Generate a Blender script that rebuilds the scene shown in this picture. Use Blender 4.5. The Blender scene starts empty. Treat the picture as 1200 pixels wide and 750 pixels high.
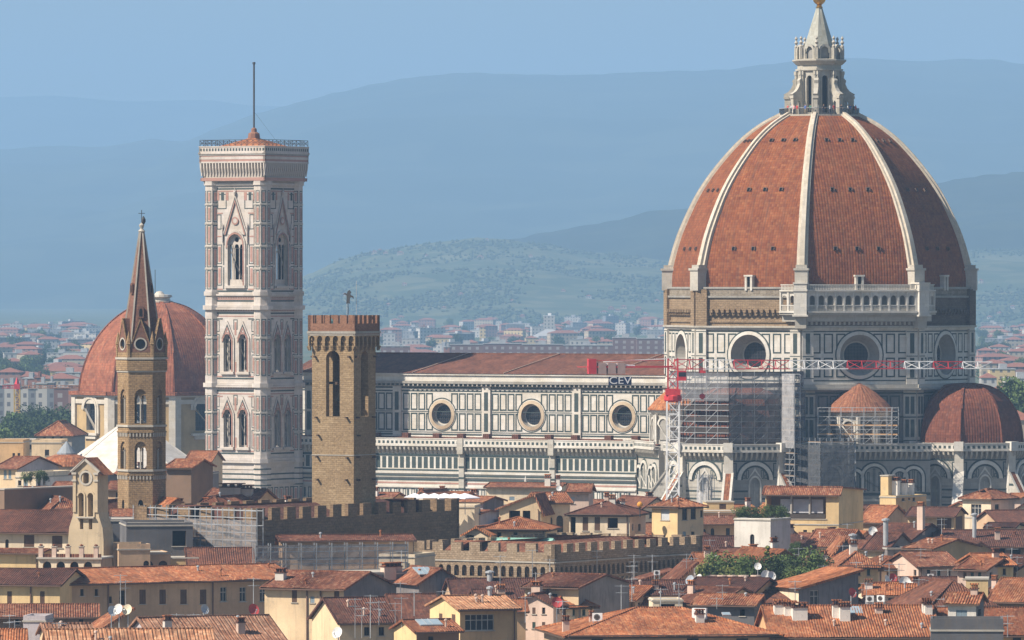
import bpy, bmesh, math, random
from mathutils import Vector, Matrix
from mathutils.geometry import tessellate_polygon

# ---------------------------------------------------------------- camera, sky, sun, exposure
SC = bpy.context.scene
COL = SC.collection
F, CZ, HY = 8060.0, 54.0, 332.0          # focal length in photo pixels, eye height, horizon row
cam_d = bpy.data.cameras.new('camera')
cam = bpy.data.objects.new('camera', cam_d)
COL.objects.link(cam)
cam.location = (0, 0, CZ)
cam.rotation_euler = (math.radians(90) - math.atan(43 / F), 0, 0)
cam_d.sensor_width = 36
cam_d.lens = 36 * F / 1200
cam_d.clip_start = 1
cam_d.clip_end = 60000
SC.camera = cam
SUN_AZ, SUN_EL = math.radians(-68), math.radians(44)
sdir = Vector((math.sin(SUN_AZ) * math.cos(SUN_EL), -math.cos(SUN_AZ) * math.cos(SUN_EL), math.sin(SUN_EL)))
W = bpy.data.worlds.new('World')
SC.world = W
W.use_nodes = True
nt = W.node_tree
sky = nt.nodes.new('ShaderNodeTexSky')
sky.sky_type = 'NISHITA'
sky.sun_disc = False
sky.sun_elevation = SUN_EL
sky.sun_rotation = math.atan2(sdir.x, sdir.y) % (2 * math.pi)
sky.air_density = 1.2
sky.dust_density = 0.8
sky.ozone_density = 2.0
bg = nt.nodes['Background']
bg.inputs[1].default_value = 0.05
nt.links.new(sky.outputs[0], bg.inputs[0])
sl = bpy.data.lights.new('sun', 'SUN')
sl.energy = 5.0
sl.angle = math.radians(0.5)
sl.color = (1.0, 0.885, 0.74)
so = bpy.data.objects.new('sun', sl)
COL.objects.link(so)
so.rotation_euler = sdir.to_track_quat('Z', 'Y').to_euler()
SC.view_settings.view_transform = 'Standard'
SC.view_settings.look = 'None'
SC.view_settings.gamma = 1
SC.view_settings.exposure = 0.80
SC.cycles.volume_bounces = 2
SC.cycles.max_bounces = 6
SC.cycles.transparent_max_bounces = 24
HAZE_DENSITY = 0.92e-4
HAZE_COLOR = (0.355, 0.59, 0.92, 1)

# ---------------------------------------------------------------- helpers
def P(px, py, Y):
    return Vector(((px - 600) / F * Y, Y, CZ - (py - HY) / F * Y))
def ZP(py, Y):
    return CZ - (py - HY) / F * Y
def XP(px, Y):
    return (px - 600) / F * Y
def lerp(a, b, t):
    return a + (b - a) * t
rnd = random.Random(7)

class MB:
    """collects faces, material slots and metre UVs; builds ONE mesh object"""
    def __init__(s):
        s.v = []; s.f = []; s.fm = []; s.uv = []; s.mats = []; s.M = Matrix.Identity(4)
    def frame(s, x=0, y=0, z=0, ang=0):
        s.M = Matrix.Translation((x, y, z)) @ Matrix.Rotation(ang, 4, 'Z'); return s
    def mi(s, m):
        if m not in s.mats: s.mats.append(m)
        return s.mats.index(m)
    def face(s, pts, m, uv=None):
        pts = [Vector(p) for p in pts]
        if uv is None:
            n = Vector((0, 0, 0))
            for i in range(len(pts)):
                a, b = pts[i], pts[(i + 1) % len(pts)]
                n += Vector(((a.y - b.y) * (a.z + b.z), (a.z - b.z) * (a.x + b.x), (a.x - b.x) * (a.y + b.y)))
            ax, ay, az = abs(n.x), abs(n.y), abs(n.z)
            if az >= ax and az >= ay: uv = [(p.x, p.y) for p in pts]
            elif ay >= ax: uv = [(p.x, p.z) for p in pts]
            else: uv = [(p.y, p.z) for p in pts]
        b = len(s.v)
        s.v += [s.M @ p for p in pts]
        s.f.append(tuple(range(b, b + len(pts)))); s.fm.append(s.mi(m)); s.uv += uv
    def box(s, x0, x1, y0, y1, z0, z1, m, top=None, skip=''):
        a = [(x0, y0, z0), (x1, y0, z0), (x1, y1, z0), (x0, y1, z0), (x0, y0, z1), (x1, y0, z1), (x1, y1, z1), (x0, y1, z1)]
        F6 = {'b': (3, 2, 1, 0), 't': (4, 5, 6, 7), 'f': (0, 1, 5, 4), 'r': (1, 2, 6, 5), 'k': (2, 3, 7, 6), 'l': (3, 0, 4, 7)}
        for k, q in F6.items():
            if k in skip: continue
            s.face([a[i] for i in q], top if (k == 't' and top) else m)
        return s
    def tri_panel(s, outer, holes, y, m):
        """flat sheet in the x/z plane at depth y with holes"""
        loops = [[Vector((p[0], p[1], 0)) for p in outer]] + [[Vector((p[0], p[1], 0)) for p in h] for h in holes]
        flat = [p for l in loops for p in l]
        for t in tessellate_polygon(loops):
            s.face([(flat[i].x, y, flat[i].y) for i in t], m)
    def reveal(s, loop, y0, y1, m):
        n = len(loop)
        for i in range(n):
            a, b = loop[i], loop[(i + 1) % n]
            s.face([(a[0], y0, a[1]), (b[0], y0, b[1]), (b[0], y1, b[1]), (a[0], y1, a[1])], m)
    def fill(s, loop, y, m):
        s.face([(p[0], y, p[1]) for p in loop], m)
    def funnel(s, la, ya, lb, yb, m):
        n = len(la)
        for i in range(n):
            j = (i + 1) % n
            s.face([(la[i][0], ya, la[i][1]), (la[j][0], ya, la[j][1]), (lb[j][0], yb, lb[j][1]), (lb[i][0], yb, lb[i][1])], m)
    def solid(s, loop, y0, y1, m):
        s.fill(loop, y0, m); s.fill(loop, y1, m); s.reveal(loop, y0, y1, m)
    def frame_rect(s, x0, x1, z0, z1, w, y0, y1, m):
        s.box(x0, x1, y0, y1, z0, z0 + w, m, skip='k'); s.box(x0, x1, y0, y1, z1 - w, z1, m, skip='k')
        s.box(x0, x0 + w, y0, y1, z0 + w, z1 - w, m, skip='ktb'); s.box(x1 - w, x1, y0, y1, z0 + w, z1 - w, m, skip='ktb')
    def prism(s, poly, z0, z1, m, top=None, cap=True):
        n = len(poly); u = 0
        for i in range(n):
            a, b = poly[i], poly[(i + 1) % n]
            L = math.hypot(b[0] - a[0], b[1] - a[1])
            s.face([(a[0], a[1], z0), (b[0], b[1], z0), (b[0], b[1], z1), (a[0], a[1], z1)], m, [(u, z0), (u + L, z0), (u + L, z1), (u, z1)])
            u += L
        if cap:
            s.face([(p[0], p[1], z1) for p in poly], top or m); s.face([(p[0], p[1], z0) for p in reversed(poly)], m)
    def loft(s, rings, m, cap0=False, cap1=False, closed=True):
        """rings: lists of 3-D points"""
        v = 0
        for r0, r1 in zip(rings, rings[1:]):
            n = len(r0); u = 0
            dv = (Vector(r1[0]) - Vector(r0[0])).length
            for i in range(n if closed else n - 1):
                j = (i + 1) % n
                L = (Vector(r0[j]) - Vector(r0[i])).length
                L2 = (Vector(r1[j]) - Vector(r1[i])).length
                mid = u + L / 2
                s.face([r0[i], r0[j], r1[j], r1[i]], m, [(u, v), (u + L, v), (mid + L2 / 2, v + dv), (mid - L2 / 2, v + dv)])
                u += L + 1.37
            v += dv
        if cap0: s.face(list(reversed(rings[0])), m)
        if cap1: s.face(rings[-1], m)
    def lathe(s, cx, cy, prof, n, m, a0=0.0, a1=None, cap=True):
        full = a1 is None
        a1 = a0 + 2 * math.pi if full else a1
        k = n if full else n + 1
        rings = [[(cx + r * math.cos(a0 + (a1 - a0) * i / n), cy + r * math.sin(a0 + (a1 - a0) * i / n), z) for i in range(k)] for r, z in prof]
        s.loft(rings, m, closed=full)
        if cap and full:
            if prof[-1][0] > 1e-3: s.face(rings[-1], m)
            if prof[0][0] > 1e-3: s.face(list(reversed(rings[0])), m)
    def bar(s, a, b, w, m, h=None):
        a, b = Vector(a), Vector(b); d = b - a
        if d.length < 1e-6: return
        d.normalize(); h = h or w
        up = Vector((0, 0, 1)) if abs(d.z) < .9 else Vector((1, 0, 0))
        x = d.cross(up).normalized() * w / 2; y = d.cross(x).normalized() * h / 2
        r0 = [a + x + y, a - x + y, a - x - y, a + x - y]; r1 = [p + (b - a) for p in r0]
        for i in range(4):
            j = (i + 1) % 4
            s.face([r0[i], r0[j], r1[j], r1[i]], m)
        s.face(r0, m); s.face(r1, m)
    def build(s, name, parent=None, loc=(0, 0, 0), rz=0, smooth=False):
        me = bpy.data.meshes.new(name)
        me.from_pydata([tuple(p) for p in s.v], [], s.f)
        for m in s.mats: me.materials.append(m)
        me.polygons.foreach_set('material_index', s.fm)
        ul = me.uv_layers.new(name='UVMap')
        ul.data.foreach_set('uv', [c for uv in s.uv for c in uv])
        me.validate(clean_customdata=False); me.update()
        if smooth:
            bm = bmesh.new(); bm.from_mesh(me); bmesh.ops.remove_doubles(bm, verts=bm.verts, dist=1e-3); bm.to_mesh(me); bm.free()
            for p in me.polygons: p.use_smooth = True
        o = bpy.data.objects.new(name, me)
        o.location = loc; o.rotation_euler = (0, 0, rz)
        COL.objects.link(o)
        if parent is not None: o.parent = parent
        return o

def circ(cx, cz, r, n=28):
    return [(cx + r * math.cos(2 * math.pi * i / n), cz + r * math.sin(2 * math.pi * i / n)) for i in range(n)]
def arch(x0, x1, z0, zs, n=8, rise=None):
    """opening outline: jambs to springing zs, then a round (or pointed / raised) head"""
    c, r = (x0 + x1) / 2, (x1 - x0) / 2
    pts = [(x0, z0), (x1, z0)]
    if rise is None or rise <= r * 1.02:
        h = r if rise is None else rise
        for i in range(n + 1):
            a = math.pi * i / n
            pts.append((c + r * math.cos(a), zs + h * math.sin(a)))
    else:   # pointed
        for i in range(n + 1):
            t = i / n
            if t <= .5:
                a = t * 2; pts.append((x1 - r * (1 - math.cos(a * math.pi / 2)) , zs + rise * math.sin(a * math.pi / 2) ** .85 if a else zs))
            else:
                a = (1 - t) * 2; pts.append((x0 + r * (1 - math.cos(a * math.pi / 2)), zs + rise * math.sin(a * math.pi / 2) ** .85 if a > 1e-6 else zs))
    return pts
def rectl(x0, x1, z0, z1):
    return [(x0, z0), (x1, z0), (x1, z1), (x0, z1)]
def empty(name, loc, rz=0):
    o = bpy.data.objects.new(name, None); o.location = loc; o.rotation_euler = (0, 0, rz); o.empty_display_size = 1
    COL.objects.link(o); return o
def tag(o, label=None, cat=None, group=None, kind=None):
    if label: o['label'] = label
    if cat: o['category'] = cat
    if group: o['group'] = group
    if kind: o['kind'] = kind
    return o
def kids(o): return [c for c in COL.objects if c.parent is o]
def copy_tree(o, parent=None, label=None):
    c = o.copy(); COL.objects.link(c); c.parent = parent
    for ch in list(o.children): copy_tree(ch, c)
    if label: c['label'] = label
    return c

# ---------------------------------------------------------------- materials
class NT:
    def __init__(s, name):
        s.m = bpy.data.materials.new(name); s.m.use_nodes = True
        s.t = s.m.node_tree; s.b = s.t.nodes['Principled BSDF']; s.out = s.t.nodes['Material Output']
        s.b.inputs['Specular IOR Level'].default_value = 0.25
    def n(s, t, **k):
        q = s.t.nodes.new(t)
        for a, v in k.items(): setattr(q, a, v)
        return q
    def l(s, a, b): s.t.links.new(a, b)
    def uv(s, sx=1, sy=1, sz=1, src='UV'):
        tc = s.n('ShaderNodeTexCoord'); mp = s.n('ShaderNodeMapping'); mp.inputs['Scale'].default_value = (sx, sy, sz)
        s.l(tc.outputs[src], mp.inputs[0]); return mp.outputs[0]
    def noise(s, vec, scale, detail=4, rough=.6):
        q = s.n('ShaderNodeTexNoise'); q.inputs['Scale'].default_value = scale; q.inputs['Detail'].default_value = detail
        q.inputs['Roughness'].default_value = rough; s.l(vec, q.inputs['Vector']); return q.outputs['Fac']
    def ramp(s, fac, stops):
        q = s.n('ShaderNodeValToRGB'); e = q.color_ramp.elements
        while len(e) < len(stops): e.new(.5)
        for el, (p, c) in zip(e, stops): el.position = p; el.color = (*c, 1) if len(c) == 3 else c
        s.l(fac, q.inputs[0]); return q.outputs[0]
    def mix(s, fac, a, b, mode='MIX'):
        q = s.n('ShaderNodeMix', data_type='RGBA', blend_type=mode)
        for v, i in ((fac, 0), (a, 6), (b, 7)):
            if isinstance(v, (int, float)): q.inputs[i].default_value = v
            elif isinstance(v, tuple): q.inputs[i].default_value = (*v, 1) if len(v) == 3 else v
            else: s.l(v, q.inputs[i])
        return q.outputs[2]
    def math(s, op, a, b=None, c=None):
        q = s.n('ShaderNodeMath', operation=op)
        for i, v in enumerate((a, b, c)):
            if v is None: continue
            if isinstance(v, (int, float)): q.inputs[i].default_value = v
            else: s.l(v, q.inputs[i])
        return q.outputs[0]
    def bump(s, h, dist=.05, strength=1):
        q = s.n('ShaderNodeBump'); q.inputs['Distance'].default_value = dist; q.inputs['Strength'].default_value = strength
        s.l(h, q.inputs['Height']); s.l(q.outputs[0], s.b.inputs['Normal'])
    def done(s, col, rough=.9):
        if isinstance(col, tuple): s.b.inputs['Base Color'].default_value = (*col, 1)
        else: s.l(col, s.b.inputs['Base Color'])
        s.b.inputs['Roughness'].default_value = rough; return s.m

MC = {}
def plain(name, c, rough=.8, metal=0):
    if name in MC: return MC[name]
    k = NT(name); v = k.uv(); nz = k.noise(v, .9, 5)
    col = k.mix(k.ramp(nz, [(.3, (0, 0, 0)), (.7, (1, 1, 1))]), tuple(x * .82 for x in c), tuple(min(1, x * 1.12) for x in c))
    k.b.inputs['Metallic'].default_value = metal
    MC[name] = k.done(col, rough); return MC[name]
def plaster(name, c, stain=.42, sc=1.0, grime=(.16, .13, .10)):
    """weathered stucco: broad blotches, vertical run-down streaks, peeled patches, fine grain"""
    if name in MC: return MC[name]
    k = NT(name); v = k.uv()
    o = k.n('ShaderNodeObjectInfo')
    add = k.n('ShaderNodeVectorMath', operation='ADD'); k.l(v, add.inputs[0]); k.l(o.outputs['Location'], add.inputs[1]); v = add.outputs[0]
    big = k.noise(v, .16 * sc, 5, .6); st = k.n('ShaderNodeMapping'); st.inputs['Scale'].default_value = (1.1, .12, 1); k.l(v, st.inputs[0])
    streak = k.noise(st.outputs[0], 1.3 * sc, 5, .65); fine = k.noise(v, 5, 3)
    c1 = k.mix(k.ramp(big, [(.32, (0, 0, 0)), (.68, (1, 1, 1))]), tuple(x * .70 for x in c), tuple(min(1, x * 1.1) for x in c))
    pn = k.noise(v, .55 * sc, 6, .7); c1 = k.mix(k.math('MULTIPLY', k.ramp(pn, [(.60, (0, 0, 0)), (.635, (1, 1, 1))]), .55), c1, tuple(.45 * x + .09 for x in c))
    f = k.math('MULTIPLY', k.ramp(streak, [(.50, (0, 0, 0)), (.78, (1, 1, 1))]), stain)
    c2 = k.mix(f, c1, grime)
    c3 = k.mix(k.math('MULTIPLY', k.ramp(fine, [(.4, (0, 0, 0)), (.8, (1, 1, 1))]), .18), c2, tuple(x * .6 for x in c))
    k.bump(fine, .01)
    MC[name] = k.done(c3, .92); return MC[name]
def stone(name, c, c2, bw=.7, bh=.32, mortar=.018, mcol=None, rough=.95, bump=.03, contrast=1.0):
    """coursed rubble or ashlar, one colour per block"""
    if name in MC: return MC[name]
    k = NT(name); v = k.uv()
    wn = k.n('ShaderNodeTexNoise'); wn.inputs['Scale'].default_value = 1.7; k.l(v, wn.inputs['Vector'])
    d = k.n('ShaderNodeVectorMath', operation='SCALE'); d.inputs['Scale'].default_value = .12 * bh / .3; k.l(wn.outputs['Color'], d.inputs[0])
    a = k.n('ShaderNodeVectorMath', operation='ADD'); k.l(v, a.inputs[0]); k.l(d.outputs[0], a.inputs[1])
    br = k.n('ShaderNodeTexBrick'); k.l(a.outputs[0], br.inputs['Vector']); br.inputs['Scale'].default_value = 1
    br.inputs['Brick Width'].default_value = bw; br.inputs['Row Height'].default_value = bh; br.inputs['Mortar Size'].default_value = mortar
    br.inputs['Color1'].default_value = (*c, 1); br.inputs['Color2'].default_value = (*c2, 1)
    br.inputs['Mortar'].default_value = (*(mcol or tuple(x * .55 for x in c)), 1); br.inputs['Mortar Smooth'].default_value = .4
    big = k.noise(v, .22, 5, .62); fine = k.noise(v, 3.2, 5, .7)
    col = k.mix(k.ramp(big, [(.3, (0, 0, 0)), (.7, (1, 1, 1))]), k.mix(1, br.outputs['Color'], (.70, .66, .62), 'MULTIPLY'), br.outputs['Color'])
    col = k.mix(1, col, k.ramp(fine, [(.25, (.55, .55, .55)), (.75, (1.25, 1.25, 1.25))]), 'MULTIPLY')
    k.bump(k.math('ADD', fine, k.math('MULTIPLY', br.outputs['Fac'], -1.0)), bump)
    MC[name] = k.done(col, rough); return MC[name]
def tiles(name, cols, pu=.27, pv=.42, lichen=.35, bump=.07, grid=0.0, randobj=True, patch=(.45, 1.12), streak=.22, streak_amt=.5):
    """terracotta roof tiles: one colour per tile, channel relief, blotches of age and lichen"""
    if name in MC: return MC[name]
    k = NT(name); v = k.uv()
    sx = k.n('ShaderNodeSeparateXYZ'); k.l(v, sx.inputs[0]); u, w = sx.outputs[0], sx.outputs[1]
    fu = k.math('DIVIDE', u, pu); fv = k.math('DIVIDE', w, pv)
    cb = k.n('ShaderNodeCombineXYZ'); k.l(k.math('FLOOR', fu), cb.inputs[0]); k.l(k.math('FLOOR', fv), cb.inputs[1])
    wn = k.n('ShaderNodeTexWhiteNoise', noise_dimensions='3D'); k.l(cb.outputs[0], wn.inputs['Vector'])
    o = k.n('ShaderNodeObjectInfo')
    if randobj: k.l(k.math('MULTIPLY', o.outputs['Random'], 50), cb.inputs[2])
    n = len(cols)
    col = k.ramp(wn.outputs['Value'], [(i / (n - 1), c) for i, c in enumerate(cols)])
    tc = k.n('ShaderNodeTexCoord')
    ad = k.n('ShaderNodeVectorMath', operation='ADD'); k.l(v, ad.inputs[0]); k.l(o.outputs['Location'], ad.inputs[1])
    big = k.noise(ad.outputs[0], .35, 6, .65); mid = k.noise(ad.outputs[0], 1.6, 5, .7)
    col = k.mix(1, col, k.ramp(big, [(.28, (patch[0],) * 3), (.72, (patch[1],) * 3)]), 'MULTIPLY')
    if randobj:
        tint = k.ramp(o.outputs['Random'], [(0, (.60, .56, .60)), (.35, (.85, .85, .88)), (.7, (1.05, 1, .95)), (1, (1.25, 1.2, 1.05))])
        col = k.mix(1, col, tint, 'MULTIPLY')
    col = k.mix(k.math('MULTIPLY', k.ramp(mid, [(.56, (0, 0, 0)), (.74, (1, 1, 1))]), lichen), col, (.30, .24, .18))
    sm = k.n('ShaderNodeMapping'); sm.inputs['Scale'].default_value = (1.3, streak, 1); k.l(ad.outputs[0], sm.inputs[0])
    col = k.mix(k.math('MULTIPLY', k.ramp(k.noise(sm.outputs[0], 1.0, 5, .7), [(.50, (0, 0, 0)), (.72, (1, 1, 1))]), streak_amt), col, (.07, .05, .045))
    h = k.math('ABSOLUTE', k.math('SINE', k.math('MULTIPLY', fu, math.pi)))
    if grid > 0:
        g1 = k.math('LESS_THAN', k.math('FRACT', fu), .16); g2 = k.math('LESS_THAN', k.math('FRACT', fv), .2)
        g = k.math('MULTIPLY', k.math('MAXIMUM', g1, g2), grid)
        col = k.mix(g, col, (.10, .045, .03))
    st = k.math('MULTIPLY', k.math('FRACT', fv), -.35)
    k.bump(k.math('ADD', h, st), bump)
    MC[name] = k.done(col, .9); return MC[name]
def netting(name, c, opacity=.6):
    if name in MC: return MC[name]
    k = NT(name); k.done(c, .9)
    tr = k.n('ShaderNodeBsdfTransparent'); mx = k.n('ShaderNodeMixShader')
    nz = k.noise(k.uv(), .5, 5, .7)
    fac = k.math('MULTIPLY', k.ramp(nz, [(.3, (.6, .6, .6)), (.7, (1.25, 1.25, 1.25))]), opacity)
    k.l(fac, mx.inputs[0]); k.l(tr.outputs[0], mx.inputs[1]); k.l(k.b.outputs[0], mx.inputs[2]); k.l(mx.outputs[0], k.out.inputs[0])
    MC[name] = k.m; return k.m

def marble(name, c, dirt=.4):
    if name in MC: return MC[name]
    k = NT(name); v = k.uv()
    st = k.n('ShaderNodeMapping'); st.inputs['Scale'].default_value = (1.4, .3, 1); k.l(v, st.inputs[0])
    a = k.noise(v, .25, 6, .65); b = k.noise(st.outputs[0], 1.4, 5, .7)
    br = k.n('ShaderNodeTexBrick'); k.l(v, br.inputs['Vector']); br.inputs['Scale'].default_value = 1
    br.inputs['Brick Width'].default_value = 1.5; br.inputs['Row Height'].default_value = .6; br.inputs['Mortar Size'].default_value = .01
    br.inputs['Color1'].default_value = (*c, 1); br.inputs['Color2'].default_value = (*(x * .84 for x in c), 1); br.inputs['Mortar'].default_value = (*(x * .7 for x in c), 1)
    col = k.mix(k.ramp(a, [(.35, (0, 0, 0)), (.65, (1, 1, 1))]), k.mix(1, br.outputs['Color'], (.84, .80, .72), 'MULTIPLY'), br.outputs['Color'])
    col = k.mix(k.math('MULTIPLY', k.ramp(b, [(.5, (0, 0, 0)), (.75, (1, 1, 1))]), dirt), col, tuple(x * .45 for x in c))
    MC[name] = k.done(col, .6); return MC[name]

WHITE = marble('white marble', (.68, .66, .62))
WHITE2 = marble('weathered white marble', (.50, .48, .44), .6)
GREEN = plain('green serpentine', (.048, .068, .066), .6)
PINK = marble('pink marble', (.46, .27, .23), .25)
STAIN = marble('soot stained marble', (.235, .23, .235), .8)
GREEN_D = plain('dark serpentine', (.035, .05, .05), .6)
GREYM = marble('grey weathered and shade marble', (.36, .35, .33), .7)
BROWN = stone('unfinished brown stone', (.36, .25, .15), (.27, .19, .12), .8, .35, .02)
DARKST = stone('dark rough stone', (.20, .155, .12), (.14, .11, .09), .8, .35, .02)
TILE_DOME = tiles('dome tiles', [(.218, .062, .020), (.260, .083, .027), (.182, .049, .018), (.289, .107, .040), (.236, .071, .022)], .52, .50, .10, .05, .30, False, (.66, 1.16), .05, .55)
TILE_NAVE = tiles('nave roof tiles', [(.165, .066, .043), (.205, .086, .053), (.132, .056, .040), (.224, .099, .066)], .4, .5, .15, .06, 0, False)
TILE = tiles('terracotta tiles', [(.290, .110, .057), (.220, .075, .040), (.370, .167, .097), (.158, .057, .037), (.326, .128, .066), (.405, .229, .141)], .28, .42, .30)
TILE_O = tiles('orange terracotta tiles', [(.440, .162, .067), (.364, .125, .053), (.526, .249, .125), (.258, .086, .043), (.440, .182, .081)], .28, .42, .18)
TILE_D = tiles('aged dark tiles', [(.171, .068, .045), (.126, .052, .038), (.225, .099, .063), (.090, .043, .036), (.198, .081, .054)], .28, .42, .35)
TILE_T = tiles('pale coarse tiles', [(.46, .24, .14), (.38, .18, .10), (.55, .33, .21), (.30, .14, .08), (.50, .29, .18)], .42, .5, .25, .09)
LEAD = plain('dark glazing', (.018, .022, .03), .25)
VOID = plain('unlit interior', (.012, .011, .011), .95)
GLASSY = plain('window glass', (.03, .035, .042), .12)
GOLD = plain('gilt copper', (.75, .48, .13), .3, 1)
IRON = plain('dark iron', (.05, .05, .055), .6)
STEEL = plain('galvanised steel', (.42, .44, .46), .5, .3)
# ---------------------------------------------------------------- ground, plain and hills
HAZE_TOP = 1150
def landmat(name, cols, sc):
    k = NT(name); v = k.uv(src='Object'); a = k.noise(v, sc, 6, .65); vo = k.n('ShaderNodeTexVoronoi'); vo.inputs['Scale'].default_value = sc * 3.2; k.l(v, vo.inputs['Vector'])
    col = k.ramp(a, [(.3 + .4 * i / (len(cols) - 1), c) for i, c in enumerate(cols)])
    sp = k.n('ShaderNodeSeparateColor'); k.l(vo.outputs['Color'], sp.inputs[0])
    col = k.mix(.45, col, k.ramp(sp.outputs[0], [(0, cols[0]), (.5, cols[1]), (.8, cols[-1]), (1, tuple(x * 1.3 for x in cols[-1]))]))
    return k.done(col, 1)
PLAIN = landmat('plain', [(.045, .07, .03), (.07, .095, .04), (.13, .12, .08)], .006)
FOREST = landmat('wooded slopes', [(.012, .022, .010), (.025, .042, .018), (.055, .07, .04)], .0014)
WOODED = landmat('dark woods', [(.010, .018, .010), (.016, .026, .012), (.03, .042, .02)], .004)
GROVE = landmat('olive groves', [(.028, .048, .022), (.055, .08, .036), (.14, .14, .075)], .0075)
g = MB()
STREET = plain('street stone', (.16, .145, .13))
me = bpy.data.meshes.new('ground'); me.from_pydata([(-9000, -400, 0), (9000, -400, 0), (9000, 40000, 0), (-9000, 40000, 0)], [], [(0, 1, 2, 3)]); me.materials.append(PLAIN)
o = bpy.data.objects.new('ground', me); COL.objects.link(o); tag(o, 'flat city plain between the houses and the hills', kind='structure')
g.face([(-330, 100, .02), (330, 100, .02), (330, 1750, .02), (-330, 1750, .02)], STREET); tag(g.build('pavement'), 'stone paved streets between the old houses', kind='structure')
def fbm(x, y, s):
    from mathutils import noise
    return noise.fractal(Vector((x * s, y * s, 3.1)), 1.0, 2.1, 5)
def hill(name, sky_pts, Yc, Yf, mat, label, rough=12, nx=150, ny=36, px0=-60, px1=1260, power=.8, fuzz=0):
    """a range whose crest runs at distance Yc with its foot at Yf"""
    m = bpy.data.meshes.new(name); vs = []; fs = []
    def crest(px):
        for (a, b), (c, d) in zip(sky_pts, sky_pts[1:]):
            if a <= px <= c:
                t = (px - a) / (c - a); t = t * t * (3 - 2 * t) * .5 + t * .5; return lerp(b, d, t)
        return sky_pts[0][1] if px < sky_pts[0][0] else sky_pts[-1][1]
    for j in range(ny + 8):
        t = j / ny
        for i in range(nx + 1):
            px = lerp(px0, px1, i / nx); zc = max(0, CZ - (crest(px) - HY) / F * Yc)
            x = (px - 600) / F * Yc * 1.0
            Y = lerp(Yf, Yc, t); 
            if t <= 1:
                h = zc * (t ** power) ; h *= 1 + 0
                h += fbm(x, Y, 1 / 900) * rough * 3.0 * math.sin(math.pi * min(1, t)) * min(1, zc / 60) + fbm(x, Y, 1 / 260) * rough * .8 * math.sin(math.pi * min(1, t) * .5) * min(1, zc / 60) * (1 - t ** 6)
            else:
                h = zc * (1 - (t - 1) * 2.5)
            if abs(t - 1) < 1e-6 and fuzz: h += fbm(x, Y, 1 / 60) * fuzz
            vs.append((x, Y, max(h, -20) - (3 if t == 0 else 0)))
    w = nx + 1
    for j in range(ny + 7):
        for i in range(nx): fs.append((j * w + i, j * w + i + 1, (j + 1) * w + i + 1, (j + 1) * w + i))
    m.from_pydata(vs, [], fs); m.materials.append(mat)
    for p in m.polygons: p.use_smooth = True
    o = bpy.data.objects.new(name, m); COL.objects.link(o); tag(o, label, kind='structure'); return o
hill('mountain_range', [(-60, 118), (0, 114), (60, 112), (150, 119), (240, 117), (300, 124), (420, 128), (600, 150), (1300, 160)], 30000, 25000, FOREST, 'faintest blue mountain range on the horizon', 8)
hill('mountains', [(-60, 176), (0, 175), (60, 171), (120, 172), (180, 163), (215, 166), (260, 148), (300, 133), (350, 120), (400, 107), (440, 98), (480, 91), (540, 85), (600, 87), (680, 88), (740, 85), (800, 83), (850, 82), (900, 75), (960, 69), (1010, 68), (1050, 71), (1085, 72), (1130, 69), (1165, 70), (1200, 75), (1260, 78)], 21000, 14500, FOREST, 'long blue mountain ridge across the whole view', 16, fuzz=3)
hill('wooded_hill', [(-60, 420), (350, 420), (420, 330), (520, 290), (600, 279), (640, 272), (700, 262), (780, 246), (860, 236), (960, 228), (1080, 218), (1130, 210), (1170, 205), (1200, 202), (1260, 198)], 11800, 10000, WOODED, 'dark wooded hill behind the dome', 12, fuzz=5, px0=330, power=.7)
hl = hill('olive_hill', [(-60, 430), (250, 430), (330, 345), (360, 322), (400, 306), (450, 293), (510, 284), (560, 279), (620, 284), (700, 297), (800, 306), (900, 300), (1000, 294), (1100, 292), (1200, 294), (1260, 296)], 10400, 8500, GROVE, 'lower hillside of olive groves and scattered farms', 9, px0=230, fuzz=4, power=.9)
# ---------------------------------------------------------------- the cathedral
A = math.radians(31.5)
CX, CY = XP(960, 1250), 1250.0
cath = empty('cathedral', (CX, CY, 0), -A)
tag(cath, 'huge marble cathedral with red ribbed dome, long striped nave and scaffolded side', 'cathedral')
ca, sa = math.cos(A), math.sin(A)
def CW(e, n, z=0):          # cathedral-local to world
    return Vector((CX + e * ca + n * sa, CY - e * sa + n * ca, z))
R8 = 28.0
def octv(R, k):             # vertex k (k=0 at -112.5 deg), local
    a = math.radians(-112.5 + 45 * k); return (R * math.cos(a), R * math.sin(a))
SIDE = 2 * R8 * math.sin(math.pi / 8)
def face_frame(mb, R, k, z=0, cx=0, cy=0):   # face k lies between vertex k and k+1; face 0 = south, 1 = south-east, 2 = east, 7 = south-west
    a = octv(R, k); th = math.radians(-90 + 45 * k) + math.pi / 2
    mb.frame(a[0] + cx, a[1] + cy, z, th); return 2 * R * math.sin(math.pi / 8)

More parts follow.
